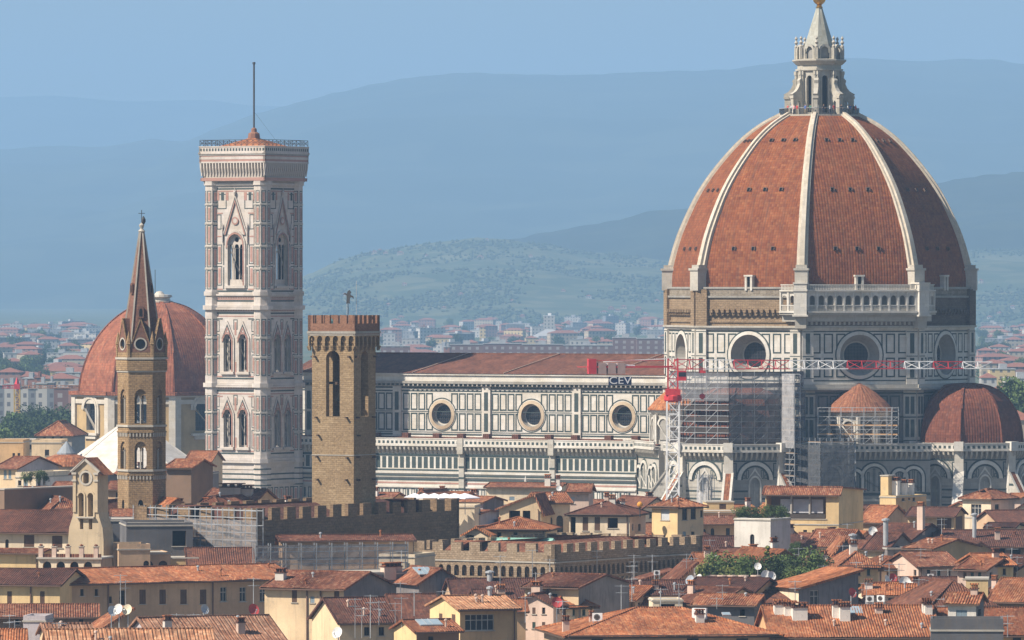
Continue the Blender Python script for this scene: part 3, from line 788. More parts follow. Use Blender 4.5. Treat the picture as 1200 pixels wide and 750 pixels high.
# --- straight blocks on the diagonals with their domed exedrae
for k, nm in ((1, 'se'), (7, 'sw')):
    mb = MB(); th = math.radians(-90 + 45 * k) + math.pi / 2
    nx, ny = math.cos(math.radians(-90 + 45 * k)), math.sin(math.radians(-90 + 45 * k)); ux, uy = math.cos(th), math.sin(th)
    D, hw = 33.0, 11.0
    mb.frame(nx * D - ux * hw, ny * D - uy * hw, 0, th); L = 2 * hw
    mb.box(0, L, 0, 9, 0, 24.6, GREYM, skip='f')
    mb.box(0, L, 0, .02, 0, 24.5, GREYM if k == 1 else WHITE2, skip='k')  # south-east front darker: staining and its shade both in the colour
    corbel_gallery(mb, 0, L, 25.5)
    for cxx, r in ((3.4, 2.5), (8.1, 1.6), (11.6, 2.5), (16.3, 1.6), (18.9, 2.0)):
        for ro, ri, y, m in ((r, r - .5, -.25, WHITE), (r - .5, r - .75, -.08, GREEN), (r + .3, r, -.05, GREEN)):
            ao = arch(cxx - ro, cxx + ro, 17, 19.6, 12)[1:]; ai = arch(cxx - ri, cxx + ri, 17, 19.6, 12)[1:]
            for i in range(len(ao) - 1): mb.face([(p[0], y, p[1]) for p in (ao[i], ao[i + 1], ai[i + 1], ai[i])], m)
            mb.reveal(ao, y, 0, m)
        for s in (-1, 0, 1): panel_pair(mb, cxx + s * r * .42 - .22, cxx + s * r * .42 + .22, 17.2, 20.2 + (.8 if s == 0 else .3) * r * .5, GREEN, .14)
    for z in (16.4, 13.9, 11.4): mb.box(0, L, -.05, 0, z, z + .5, GREEN, skip='k')
    mb.box(0, L, -.2, 0, 15.4, 15.75, WHITE, skip='k')
    for i in range(14): panel_pair(mb, .4 + i * 1.54, 1.6 + i * 1.54, 11.95, 13.8, GREEN, .2); panel_pair(mb, .4 + i * 1.54, 1.6 + i * 1.54, 6.5, 11.2, GREEN, .2)
    blk = mb.build('sacristy_block', cath)
    mb = MB(); d = 25.7; th0 = math.radians(-90 + 45 * k) - math.pi / 2; ec = (nx * d, ny * d)
    mb.lathe(*ec, [(5.4, 25.0), (5.4, 31.2)], 24, WHITE2, th0, th0 + math.pi)
    mb.lathe(*ec, [(5.5, 30.3), (5.9, 30.7), (6.0, 31.1)], 24, WHITE, th0, th0 + math.pi)
    for i in range(5):
        a = th0 + math.pi * (i + .5) / 5; mb.frame(ec[0] + 5.42 * math.cos(a), ec[1] + 5.42 * math.sin(a), 0, a + math.pi / 2)
        h = arch(-.95, .95, 25.8, 28.6, 10)
        mb.fill(h, -.02, GREYM if k == 7 else DARKST)
        o_ = arch(-1.3, 1.3, 25.8, 28.6, 10); mb.funnel(o_[1:], -.22, h[1:], -.22, WHITE); mb.reveal(h, -.22, 0, WHITE)
        for s in (-1.62, 1.62): mb.box(s - .17, s + .17, -.32, .1, 25.4, 30.3, WHITE)
    mb.frame()
    ex = mb.build('exedra', blk)
    mb = MB(); mb.lathe(*ec, [(6.35, 31.12), (6.35, 31.3), (4.9, 32.9), (3.2, 34.4), (1.5, 35.6), (.05, 36.3)], 26, TILE_O if k == 7 else tiles('exedra tiles', [(.33, .135, .075), (.28, .11, .06), (.38, .18, .10)], .4, .45, .2, .05, .1, False), th0 - .05, th0 + math.pi + .05)
    mb.build('exedra_roof', blk)

# --- nave and aisles (south side detailed)
XE, XW = -20.0, -107.0
bays = [-35.0, -54.5, -74.0, -93.5]
nb = MB(); nb.frame(XW, -11, 0, 0); LN = XE - XW
holes = [circ(b - XW, 29.6, 2.7, 32) for b in bays]
nb.tri_panel(rectl(0, LN, 20, 37.3), holes, 0, WHITE)
for x in (LN,): pass
bounds = [-25.4, -44.7, -64.2, -83.8, -103.4]
for b in bounds:
    x = b - XW
    nb.box(x - .9, x + .9, -.3, 0, 24, 35.0, WHITE, skip='k')
    for z0, z1 in ((26.5, 29.9), (30.4, 33.8)): nb.box(x - .42, x + .42, -.34, -.3, z0, z1, GREEN, skip='k')
for bi, b in enumerate(bays):
    x = b - XW
    for o in (-7.85, -6.15, -4.45, -2.75, 2.75, 4.45, 6.15, 7.85):
        for z0, z1 in ((26.6, 29.9), (30.4, 33.6)):
            cut_frame(nb, x + o - .75, x + o + .75, z0, z1, .27, -.03, GREEN, (x, 29.6), 2.95)
    for o in (-2.6, 2.6): pass
    nb.funnel(circ(x, 29.6, 2.95, 32), -.03, circ(x, 29.6, 3.15, 32), -.03, GREEN)
for z, h in ((25.75, .3), (26.25, .14), (30.08, .14), (33.85, .25), (34.45, .3)): nb.box(0, LN, -.04, 0, z, z + h, GREEN, skip='k')
nb.box(0, LN, -.25, 0, 25.0, 25.5, WHITE, skip='k')
nb.box(0, LN, -.95, 0, 35.35, 35.8, GREYM); nb.box(0, LN, -.6, 0, 34.95, 35.33, GREEN)
nb.box(0, LN, -.5, 0, 35.82, 36.9, WHITE); nb.box(0, LN, -.8, 0, 36.92, 37.25, WHITE)
for i in range(int(LN / 1.0)): nb.box(i * 1.0, i * 1.0 + .3, -.85, -.55, 34.9, 35.33, GREYM)
nb.frame(XW, 11, 0, 0); nb.box(0, LN, 0, .5, 0, 37.2, WHITE2)
nb.frame(); nb.box(XW - .5, XW, -11, 11, 0, 37.2, WHITE2)
nb.build('nave_wall', cath)
for b in bays: oculus(cath, b - XW, 29.6, 2.6, 1.75, .9, frame=(XW, -11, 0, 0), ring=marble('warm ring marble', (.56, .46, .34), .4))
mb = MB(); mb.frame(); d = math.hypot(11.9, 3.5)
for s in (-1, 1):
    mb.face([(XW - .6, s * 11.95, 37.27), (XE, s * 11.95, 37.27), (XE, 0, 40.8), (XW - .6, 0, 40.8)], TILE_NAVE, [(0, 0), (LN, 0), (LN, d), (0, d)])
mb.face([(XW - .6, -11.95, 37.27), (XW - .6, 11.95, 37.27), (XW - .6, 0, 40.8)], WHITE2)
for x in (XW + 2, -80, -60, -38): mb.bar((x, -11.9, 37.4), (x + 5, -.2, 40.95), .22, plain('ridge mortar', (.40, .30, .24)), .12)
mb.bar((XW - .6, 0, 40.85), (XE, 0, 40.85), .5, TILE_NAVE, .25)
mb.build('nave_roof', cath)
ab = MB(); ab.frame(XW, -21, 0, 0); LA = -26.2 - XW
ab.box(0, LA, 0, .3, 0, 24.3, WHITE, skip='k'); corbel_gallery(ab, 0, LA, 25.3)
n = int(LA / 1.3)
for i in range(n): # tall green slabs between white mullions
    ab.box(.2 + i * 1.3, 1.05 + i * 1.3, -.03, 0, 19.9, 22.0, GREEN, skip='k')
ab.box(0, LA, -.06, 0, 19.4, 19.7, GREEN, skip='k'); ab.box(0, LA, -.45, 0, 18.9, 19.3, WHITE, skip='k'); ab.box(0, LA, -.3, 0, 18.2, 18.85, WHITE2, skip='k')
for z in (17.6, 17.0, 13.6, 13.1, 18.4): ab.box(0, LA, -.05 if z < 18 else -.33, 0, z, z + .3, GREEN if z != 17.0 else PINK, skip='k')
ab.box(0, LA, -.06, 0, 22.1, 22.3, GREEN, skip='k')
ab.box(0, LA, -.3, 0, 16.3, 16.6, WHITE, skip='k')
for i in range(int(LA / 1.9)):
    panel_pair(ab, .3 + i * 1.9, 1.0 + i * 1.9, 14.1, 16.1, GREEN, .16); ab.box(1.25 + i * 1.9, 1.65 + i * 1.9, -.03, 0, 14.2, 16.0, GREEN, skip='k')
    panel_pair(ab, .3 + i * 1.9, 1.5 + i * 1.9, 8.1, 13.1, GREEN, .2)
for b in bounds[1:4]:
    x = b - XW + 1.0; ab.box(x - .55, x + .55, -.6, 0, 0, 22.6, WHITE2, skip='k')
    for z in (8, 10, 12, 14, 16, 18, 20): ab.box(x - .57, x + .57, -.63, -.6, z, z + .35, GREEN, skip='k')
    ab.box(x - .6, x + .6, -1.15, 0, 22.6, 25.5, WHITE2, skip='k')
# side-door gables
for gx, gz in ((-49, 17.6), (-92, 16.5)):
    x = gx - XW; ab.solid([(x - 2.2, gz - 5), (x + 2.2, gz - 5), (x, gz)], -1.4, -.9, WHITE); ab.solid([(x - 1.3, gz - 4.6), (x + 1.3, gz - 4.6), (x, gz - 1.6)], -1.43, -1.4, GREEN)
    ab.solid([(x - .8, gz - 4.4), (x + .8, gz - 4.4), (x, gz - 2.5)], -1.46, -1.43, PINK)
    for s in (-2.5, 2.5): ab.lathe(x + s, -1.2, [(.28, gz - 6), (.28, gz - 2.2), (.4, gz - 2.1), (.02, gz - .4)], 6, WHITE)
    ab.lathe(x, -1.15, [(.2, gz), (.26, gz + .3), (.02, gz + 1.3)], 6, WHITE)
ab.frame(); ab.box(XW, -26.2, 20.5, 21, 0, 25, WHITE2)
ab.build('aisle_wall', cath)
mb = MB(); mb.face([(XW, -20.9, 24.4), (-22, -20.9, 24.4), (-22, -11.1, 25.5), (XW, -11.1, 25.5)], TILE_NAVE); mb.face([(XW, 20.9, 24.4), (-22, 20.9, 24.4), (-22, 11.1, 26.5), (XW, 11.1, 26.5)], TILE_NAVE)
mb.build('aisle_roof', cath)
mb = MB()   # facade block rising behind the bell tower
mb.box(XW - 2.5, XW - .55, -21, 21, 0, 26, WHITE2); mb.box(XW - 2.6, XW - .56, -11.8, 11.8, 26, 38.5, WHITE2)
mb.frame(XW - 2.6, -11.8); mb.solid([(0, 0), (0, 0), (0, 0)], 0, 0, WHITE2) if False else None
mb.build('facade_wall', cath)
# red clad boxes and hatch vents on the aisle roof
for i in range(12):
    mb = MB(); x = -31 - i * 6.2 + rnd.uniform(-1, 1); mb.frame(x, -12.6 + rnd.uniform(-.5, .3), 25.2)
    mb.box(-.7, .7, -.5, .5, 0, .95, TILE_NAVE, TILE_O); mb.build('roof_hatch', cath)

TWM = marble('tower marble', (.62, .575, .545), .45)
# ---------------------------------------------------------------- bell tower of the cathedral
bt = empty('bell_tower', tuple(CW(-105, -27.5)), -A)
tag(bt, 'tall square marble bell tower in white, pink and green with flagpole on top', 'bell tower')
TW = 6.2; HW = 6.75
BZ = dict(c=21.2, b=35.1, a=49.6, t=72.6)
BTN = []
def tower_face(q, dark=False):
    th = [0, math.pi / 2, math.pi, -math.pi / 2][q]
    mb = MB(); org = Matrix.Rotation(th, 4, 'Z') @ Vector((-TW, -TW, 0)); mb.frame(org.x, org.y, 0, th); L = 2 * TW; c = L / 2
    H = []
    wins = [(c, 1.75, 53.6, 60.6, 3)] + [(c + s * 1.72, .95, z, z + 5.6, 2) for s in (-1, 1) for z in (37.6, 23.6)]
    for (x, w, z0, zs, n) in wins: H.append(arch(x - w, x + w, z0, zs, 8, w * 1.45))
    mb.tri_panel(rectl(0, L, 0, 74), H, 0, TWM)
    for h in H: mb.reveal(h, 0, .9, WHITE2)
    # string courses
    for z, h, p in ((20.7, .35, .45), (21.1, .5, .3), (34.7, .3, .5), (35.05, .45, .3), (49.1, .35, .55), (49.5, .5, .35), (51.7, .3, .35), (72.2, .35, .35), (12.4, .4, .3), (19.5, .25, .12), (16.6, .3, .2)):
        mb.box(-.3, L + .3, -p, 0, z, z + h, TWM, skip='k')
    for z in (18.5, 17.5, 22.3, 33.9, 36.2, 48.3, 50.6, 52.4, 71.4): mb.box(1.6, L - 1.6, -.035, 0, z, z + .28, GREEN, skip='k')
    for z in (33.4, 47.8, 50.95, 71.0): mb.box(1.6, L - 1.6, -.03, 0, z, z + .2, PINK, skip='k')
    for z in (34.2, 48.6, 50.95): 
        for i in range(16): mb.box(1.75 + i * .56, 2.05 + i * .56, -.1, 0, z + .28, z + .5, PINK, skip='k')
    # base storey panels
    for i in range(5):
        x = 1.9 + i * 1.76; panel_pair(mb, x, x + 1.3, 12.9, 16.2, GREEN, .2, -.04); mb.box(x + .45, x + .85, -.03, 0, 13.3, 15.8, PINK, skip='k')
    for i in range(5):
        x = 1.9 + i * 1.76; panel_pair(mb, x, x + 1.3, 7, 12, GREEN, .2, -.04)
    # upper storey
    def gable(x, w, z0, za):
        for k2, (m, dz, y) in enumerate(((TWM, 0, -.22), (GREEN, -.55, -.24), (PINK, -1.0, -.26))):
            s = (za + dz - z0) / (za - z0); ww = w * s
            outer = [(x - ww, z0), (x, za + dz), (x + ww, z0)]; t = .32 if k2 == 0 else .22
            inner = [(x - ww + t * 1.3, z0), (x, za + dz - t * 2.2), (x + ww - t * 1.3, z0)]
            mb.funnel(outer[:3], y, inner[:3], y, m) if False else [mb.face([(a[0], y, a[1]) for a in (outer[i], outer[i + 1], inner[i + 1], inner[i])], m) for i in (0, 1)]
            mb.reveal(outer, y, 0, m)
    gable(c, 2.75, 63.0, 70.6); mb.lathe(c, -.3, [(.2, 70.4), (.3, 70.9), (.12, 71.2), (.02, 71.8)], 6, TWM)
    gable_c = circ(c, 65.6, .75, 14); mb.fill(gable_c, -.2, PINK); mb.fill(circ(c, 65.6, .45, 14), -.21, TWM)
    for s in (-1, 1):
        for (z0, z1) in ((53.6, 57.2), (57.6, 61.2)):
            x = c + s * 3.55; panel_pair(mb, x - .55, x + .55, z0, z1, GREEN, .14, -.03); mb.box(x - .25, x + .25, -.04, 0, z0 + .4, z1 - .4, PINK, skip='k')
        for z0, z1, w in ((67.8, 70.6, 1.0), (64.0, 66.8, .5)):
            x = c + s * (3.0 if w > .6 else 3.65); panel_pair(mb, x - w, x + w, z0, z1, GREEN, .16, -.03)
        mb.lathe(c + s * 2.75, -.25, [(.16, 61.5), (.16, 64.2), (.24, 64.3), (.02, 65.3)], 6, TWM)
    for z0, z1 in ((52.9, 57.0), (57.4, 61.4), (61.8, 64.4)):
        for s in (-1, 1): mb.box(c + s * 2.62 - .1, c + s * 2.62 + .1, -.035, 0, z0, z1, GREEN, skip='k')
    for zz_ in (22.75, 32.9, 36.6, 47.3, 62.6, 66.9, 52.8):
        for s in (-1, 1): mb.box(c + s * 3.8 - .95, c + s * 3.8 + .95, -.045, 0, zz_, zz_ + .22, GREEN if int(zz_) % 2 else PINK, skip='k')
    for zz_ in (23.0, 30.4, 37.0, 44.4):
        mb.box(c - .2, c + .2, -.04, 0, zz_, zz_ + 2.4, PINK, skip='k')
    for i in range(9):
        mb.box(2.0 + i * 1.02, 2.6 + i * 1.02, -.04, 0, 69.4 if i not in (3, 4, 5) else 72.0, 70.9 if i not in (3, 4, 5) else 72.02, GREEN if i % 2 else PINK, skip='k')
    # hood arches round openings
    for (x, w, z0, zs, n) in wins:
        for g, y, m in ((.55, -.2, TWM), (.26, -.26, PINK)):
            oo = arch(x - w - g, x + w + g, z0, zs, 8, w * 1.45 + g * 1.3)[1:]; ii = arch(x - w - g + .26, x + w + g - .26, z0, zs, 8, w * 1.45 + g * 1.3 - .33)[1:]
            for i in range(len(oo) - 1): mb.face([(p[0], y, p[1]) for p in (oo[i], oo[i + 1], ii[i + 1], ii[i])], m)
            mb.reveal(oo[:-1], y, 0, WHITE2)
        mb.box(x - w - .5, x + w + .5, -.4, 0, z0 - .5, z0 - .1, TWM, skip='k')
    for z in (37.6, 23.6):
        for s in (-1, 1): gable(c + s * 1.72, 1.5, z + 6.2, z + 9.4)
        for s in (-1, 1):
            x = c + s * 4.0; panel_pair(mb, x - .42, x + .42, z - .2, z + 3.2, GREEN, .13, -.03); panel_pair(mb, x - .42, x + .42, z + 3.6, z + 7.0, GREEN, .13, -.03); mb.box(x - .16, x + .16, -.035, 0, z + .2, z + 2.8, PINK, skip='k'); mb.box(x - .16, x + .16, -.035, 0, z + 4, z + 6.6, PINK, skip='k')
            panel_pair(mb, x - .42, x + .42, z + 7.4, z + 9.6, GREEN, .13, -.03)
        panel_pair(mb, c - .45, c + .45, z + 7.8, z + 9.7, GREEN, .13, -.03)
    face = mb.build('tower_wall', bt)
    # tracery and mullions
    for (x, w, z0, zs, n) in wins:
        m2 = MB(); m2.M = mb.M.copy()
        m2.box(x - w, x + w, .85, .95, z0, z0 + .35, TWM)
        cols = [x + w * (2 * i / n - 1) for i in range(1, n)]
        for cx_ in cols + [x - w + .06, x + w - .06]: m2.lathe(cx_, .5, [(.11, z0), (.11, zs - .2), (.2, zs)], 6, TWM)
        head = arch(x - w, x + w, zs - .1, zs, 8, w * 1.45); hh = []
        for i in range(n):
            x0 = x - w + 2 * w * i / n + .1; x1 = x - w + 2 * w * (i + 1) / n - .1; hh.append(arch(x0, x1, zs - .08, zs + .1, 4, (x1 - x0) * .6))
        hh.append(circ(x, zs + w * .85, w * .28, 8))
        m2.tri_panel(head, hh, .45, TWM); m2.tri_panel(head, hh, .58, TWM)
        if n == 3: m2.box(x - w, x + w, .4, .5, z0, z0 + 1.1, TWM)
        m2.build('window_tracery', face)
        m3 = MB(); m3.M = mb.M.copy(); m3.fill(arch(x - w, x + w, z0, zs, 8, w * 1.45), 1.6, VOID) if False else None
for q in range(4): tower_face(q)
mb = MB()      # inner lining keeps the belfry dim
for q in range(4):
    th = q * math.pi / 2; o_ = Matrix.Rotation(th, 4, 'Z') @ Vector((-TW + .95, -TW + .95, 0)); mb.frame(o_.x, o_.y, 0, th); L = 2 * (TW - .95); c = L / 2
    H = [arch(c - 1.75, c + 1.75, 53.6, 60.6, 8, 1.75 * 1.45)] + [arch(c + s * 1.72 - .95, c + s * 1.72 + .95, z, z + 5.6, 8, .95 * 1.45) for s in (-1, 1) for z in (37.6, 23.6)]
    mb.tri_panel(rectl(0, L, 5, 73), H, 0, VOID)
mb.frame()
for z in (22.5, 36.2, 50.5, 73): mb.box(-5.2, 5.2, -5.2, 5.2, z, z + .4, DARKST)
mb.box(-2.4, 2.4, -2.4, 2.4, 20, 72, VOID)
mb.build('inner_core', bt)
for q in range(4):    # octagonal corner buttresses
    mb = MB(); sx, sy = ((-1, -1), (1, -1), (1, 1), (-1, 1))[q]; cx_, cy_ = sx * (HW - 1.35), sy * (HW - 1.35)
    mb.frame(cx_, cy_, 0, math.pi / 8); Rb = 1.62
    mb.prism([(Rb * math.cos(math.pi / 4 * i), Rb * math.sin(math.pi / 4 * i)) for i in range(8)], 0, 73.4, TWM)
    for k in range(8):
        a = math.pi / 4 * k + math.pi / 8; ap = Rb * math.cos(math.pi / 8)
        mb.frame(cx_, cy_, 0, math.pi / 8); mb.M = mb.M @ Matrix.Rotation(a + math.pi / 2, 4, 'Z') @ Matrix.Translation((0, -ap, 0))
        for z0, z1 in ((7, 12), (12.9, 16.2), (22.9, 26), (26.6, 29.8), (30.3, 33.2), (36.9, 40), (40.6, 43.6), (44.2, 47.4), (52.9, 56.4), (57, 60.6), (61.2, 64.8), (65.4, 68.4), (68.9, 71.2)):
            mb.frame_rect(-.44, .44, z0, z1, .13, -.03, 0, GREEN); mb.box(-.2, .2, -.035, 0, z0 + .35, z1 - .35, PINK, skip='k')
        for z in (12.35, 16.5, 17.5, 18.5, 19.5, 26.15, 29.9, 40.15, 43.75, 56.55, 60.75, 64.95, 68.55): mb.box(-.64, .64, -.1, 0, z, z + .22, WHITE2 if z > 20 else GREEN, skip='k')
    mb.frame(cx_, cy_, 0, math.pi / 8)
    for z, e in ((20.7, .35), (34.7, .4), (49.1, .45), (51.7, .25), (72.2, .25)):
        mb.prism([((Rb + e) * math.cos(math.pi / 4 * i), (Rb + e) * math.sin(math.pi / 4 * i)) for i in range(8)], z, z + .8, TWM)
    mb.build('corner_buttress', bt)
# crowning gallery
mb = MB()
for q in range(4):
    th = q * math.pi / 2; hw = HW + .12; o_ = Matrix.Rotation(th, 4, 'Z') @ Vector((-hw, -hw, 0)); mb.frame(o_.x, o_.y, 0, th); L = 2 * hw
    mb.box(0, L, -.0, .6, 72.9, 77, WHITE2)
    n = 21; s = (L + .3) / n
    for i in range(n + 1):
        x = -.15 + i * s
        mb.loft([[(x - .13, -.5, 76.3), (x + .13, -.5, 76.3), (x + .13, 0, 76.3), (x - .13, 0, 76.3)], [(x - .13, -.45, 75.4), (x + .13, -.45, 75.4), (x + .13, 0, 75.4), (x - .13, 0, 75.4)], [(x - .1, -.15, 73.9), (x + .1, -.15, 73.9), (x + .1, 0, 73.9), (x - .1, 0, 73.9)]], TWM, cap1=True)
    mb.box(-.5, L + .5, -.5, 0, 76.32, 76.6, TWM); mb.box(-.45, L + .45, -.45, 0, 76.6, 78.0, PINK); mb.box(-.48, L + .48, -.48, 0, 77.0, 77.5, TWM); mb.box(-.62, L + .62, -.62, 0, 78.0, 78.3, TWM)
    mb.box(-.5, L + .5, -.5, -.25, 78.3, 79.3, TWM); mb.box(-.55, L + .55, -.56, -.2, 79.3, 79.45, TWM)
    for i in range(22): mb.box(-.2 + i * .66, .1 + i * .66, -.53, -.5, 78.55, 79.05, GREEN, skip='k')
    mb.box(-.3, L + .3, -.3, 0, 73.0, 73.6, PINK)
mb.frame(); mb.box(-7.4, 7.4, -7.4, 7.4, 77.7, 77.99, GREYM)
mb.build('crowning_gallery', bt)
mb = MB()
for q in range(4):
    th = q * math.pi / 2; hw = HW + .5; o_ = Matrix.Rotation(th, 4, 'Z') @ Vector((-hw, -hw, 0)); mb.frame(o_.x, o_.y, 0, th); L = 2 * hw
    for i in range(12): 
        x = L * i / 11; mb.bar((x, 0, 79.4), (x, 0, 80.6), .07, IRON)
        if i < 11:
            mb.bar((x, 0, 79.6), (x + L / 11, 0, 80.5), .045, IRON); mb.bar((x, 0, 80.5), (x + L / 11, 0, 79.6), .045, IRON)
    mb.bar((0, 0, 80.6), (L, 0, 80.6), .08, IRON); mb.bar((0, 0, 80.0), (L, 0, 80.0), .05, IRON)
mb.build('railing', bt)
mb = MB(); mb.lathe(0, 0, [(8.7, 79.0), (5, 79.9), (1.2, 81.0)], 4, TILE_O, math.pi / 4); mb.build('roof', bt)
mb = MB(); mb.lathe(0, 0, [(1.2, 80.9), (1.05, 81.9), (.55, 82.2), (.5, 82.8), (.2, 83)], 8, plain('old brick', (.24, .12, .08))); mb.bar((0, 0, 82.5), (0, 0, 94.8), .24, IRON); mb.bar((0, 0, 94.8), (0, 0, 95.2), .4, IRON)
mb.bar((0, 0, 86), (3.6, 2, 80.6), .03, IRON); mb.build('flagpole', bt)
# ---------------------------------------------------------------- house builder
CREAM = plaster('cream stucco', (.76, .58, .37)); PALE = plaster('pale stucco', (.80, .67, .49)); OCHRE = plaster('ochre stucco', (.60, .40, .21))
YEL = plaster('yellow stucco', (.78, .57, .30)); TAN = plaster('tan stucco', (.56, .39, .25)); ROSE = plaster('rose stucco', (.66, .50, .41))
GREYW = plaster('grey rough and shade-side render', (.22, .20, .20), .8, 2.2, (.07, .07, .075)); LILAC = plaster('lilac grey render', (.50, .46, .48)); WHITEW = plaster('whitewash', (.74, .70, .64), .3)  # GREYW doubles as shaded sides of cream houses, shade in its colour
BRNW = plaster('brown old wall', (.24, .16, .11)); PEACH = plaster('peach stucco', (.60, .40, .23))
DKGREY = plaster('dark stained concrete', (.13, .13, .14), .8, 1.5)
SOFFIT = plain('dark timber eaves', (.10, .065, .045)); FRAMEW = plain('pale window frame', (.55, .53, .48)); FRAMED = plain('dark window frame', (.07, .055, .045))
SHUT_G = plain('green shutters', (.05, .085, .07)); SHUT_B = plain('blue grey shutters', (.24, .31, .36)); SHUT_BR = plain('brown shutters', (.13, .075, .05)); SILL = plain('stone sill', (.42, .39, .34))
COPPER = plain('verdigris copper', (.30, .52, .45), .6); PIPE = plain('drain pipe', (.16, .10, .075), .5)

def on_wall(o, ang, px):
    k = (px - 600) / F; return (k * o[1] - o[0]) / (math.cos(ang) - k * math.sin(ang))
def slope_patch(mb, p, u, v, U, V, mat, lo=None, hi=None, corr=True, vm=None, amp=.055, pitch=.28):
    """tiled slope: p eave corner, u along the eave, v up the slope; lo/hi(u) trims the top for hips"""
    n = u.cross(v).normalized()
    if n.z < 0: n = -n
    cols = max(1, int(U / pitch)) * 4 if corr else max(1, int(U / 2))
    du = U / cols
    vmax = vm or (lambda t: V)
    rows = max(1, int(V / 1.0)) if corr else 1
    h = [(amp, amp * .75, 0, amp * .75)[i % 4] for i in range(cols + 1)] if corr else [0] * (cols + 1)
    sd_ = rnd.uniform(0, 90)
    from mathutils import noise as _nz
    jit = [[rnd.uniform(-.018, .018) if corr else 0 for _ in range(cols // 4 + 2)] for _ in range(rows + 1)]
    for i in range(cols):
        a, b = i * du, (i + 1) * du; va, vb = vmax(a), vmax(b)
        if va < .02 and vb < .02: continue
        for r in range(rows):
            q = []; uvs = []
            for (x, vv, hh, rr, ix) in ((a, va * r / rows, h[i], r, i), (b, vb * r / rows, h[i + 1], r, i + 1), (b, vb * (r + 1) / rows, h[i + 1], r + 1, i + 1), (a, va * (r + 1) / rows, h[i], r + 1, i)):
                q.append(p + u * x + v * vv + n * (hh + jit[rr][ix // 4] + (.11 * _nz.noise(Vector((x * .22, vv * .35, sd_))) if corr else 0))); uvs.append((x, vv))
            mb.face(q, mat, uvs)
def window(parent, M, x0, x1, z0, z1, style, Yd):
    mb = MB(); mb.M = M.copy(); w = x1 - x0; d = .22
    fr = {'dark': FRAMED, 'white': FRAMEW, 'green': SHUT_G, 'blue': SHUT_B, 'brown': SHUT_BR, 'arch': FRAMED, 'void': None, 'room': None, 'blind': FRAMEW, 'grid': FRAMEW}.get(style, FRAMED)
    loop = arch(x0, x1, z0, z1 - w / 2, 6) if style == 'arch' else rectl(x0, x1, z0, z1)
    if style == 'room': mb.reveal(loop, .2, 3.2, OCHRE); mb.fill(loop, 3.2, BRNW)
    elif style == 'void': mb.fill(loop, 1.2, VOID); mb.reveal(loop, .2, 1.2, BRNW)
    elif style == 'blind': mb.fill(loop, .1, plain('roller blind', (.46, .48, .50)))
    elif style in ('green', 'blue', 'brown'):
        mb.fill(loop, d, GLASSY)
        c = (x0 + x1) / 2
        for a, b in ((x0 + .02, c - .01), (c + .01, x1 - .02)):
            mb.box(a, b, .04, .09, z0 + .02, z1 - .02, fr)
            z = z0 + .1
            while z < z1 - .1: mb.box(a + .06, b - .06, .025, .045, z, z + .04, fr, skip='k'); z += .11
    else:
        mb.fill(loop, d, GLASSY)
        t = .07; n = max(2, round(w / .65)) if style in ('grid', 'white', 'dark') else 2
        zt = z1 - (w / 2 if style == 'arch' else 0)
        for i in range(n + 1):
            x = x0 + (w - t) * i / n; mb.box(x, x + t, d - .06, d - .005, z0, zt, fr)
        for z in (z0, z0 + (z1 - z0) * .62, zt - t): mb.box(x0 + t, x1 - t, d - .055, d - .008, z, z + t, fr)
    mb.box(x0 - .12, x1 + .12, -.1, .03, z0 - .1, z0, SILL)
    return mb.build('window', parent)
HOUSES = {}
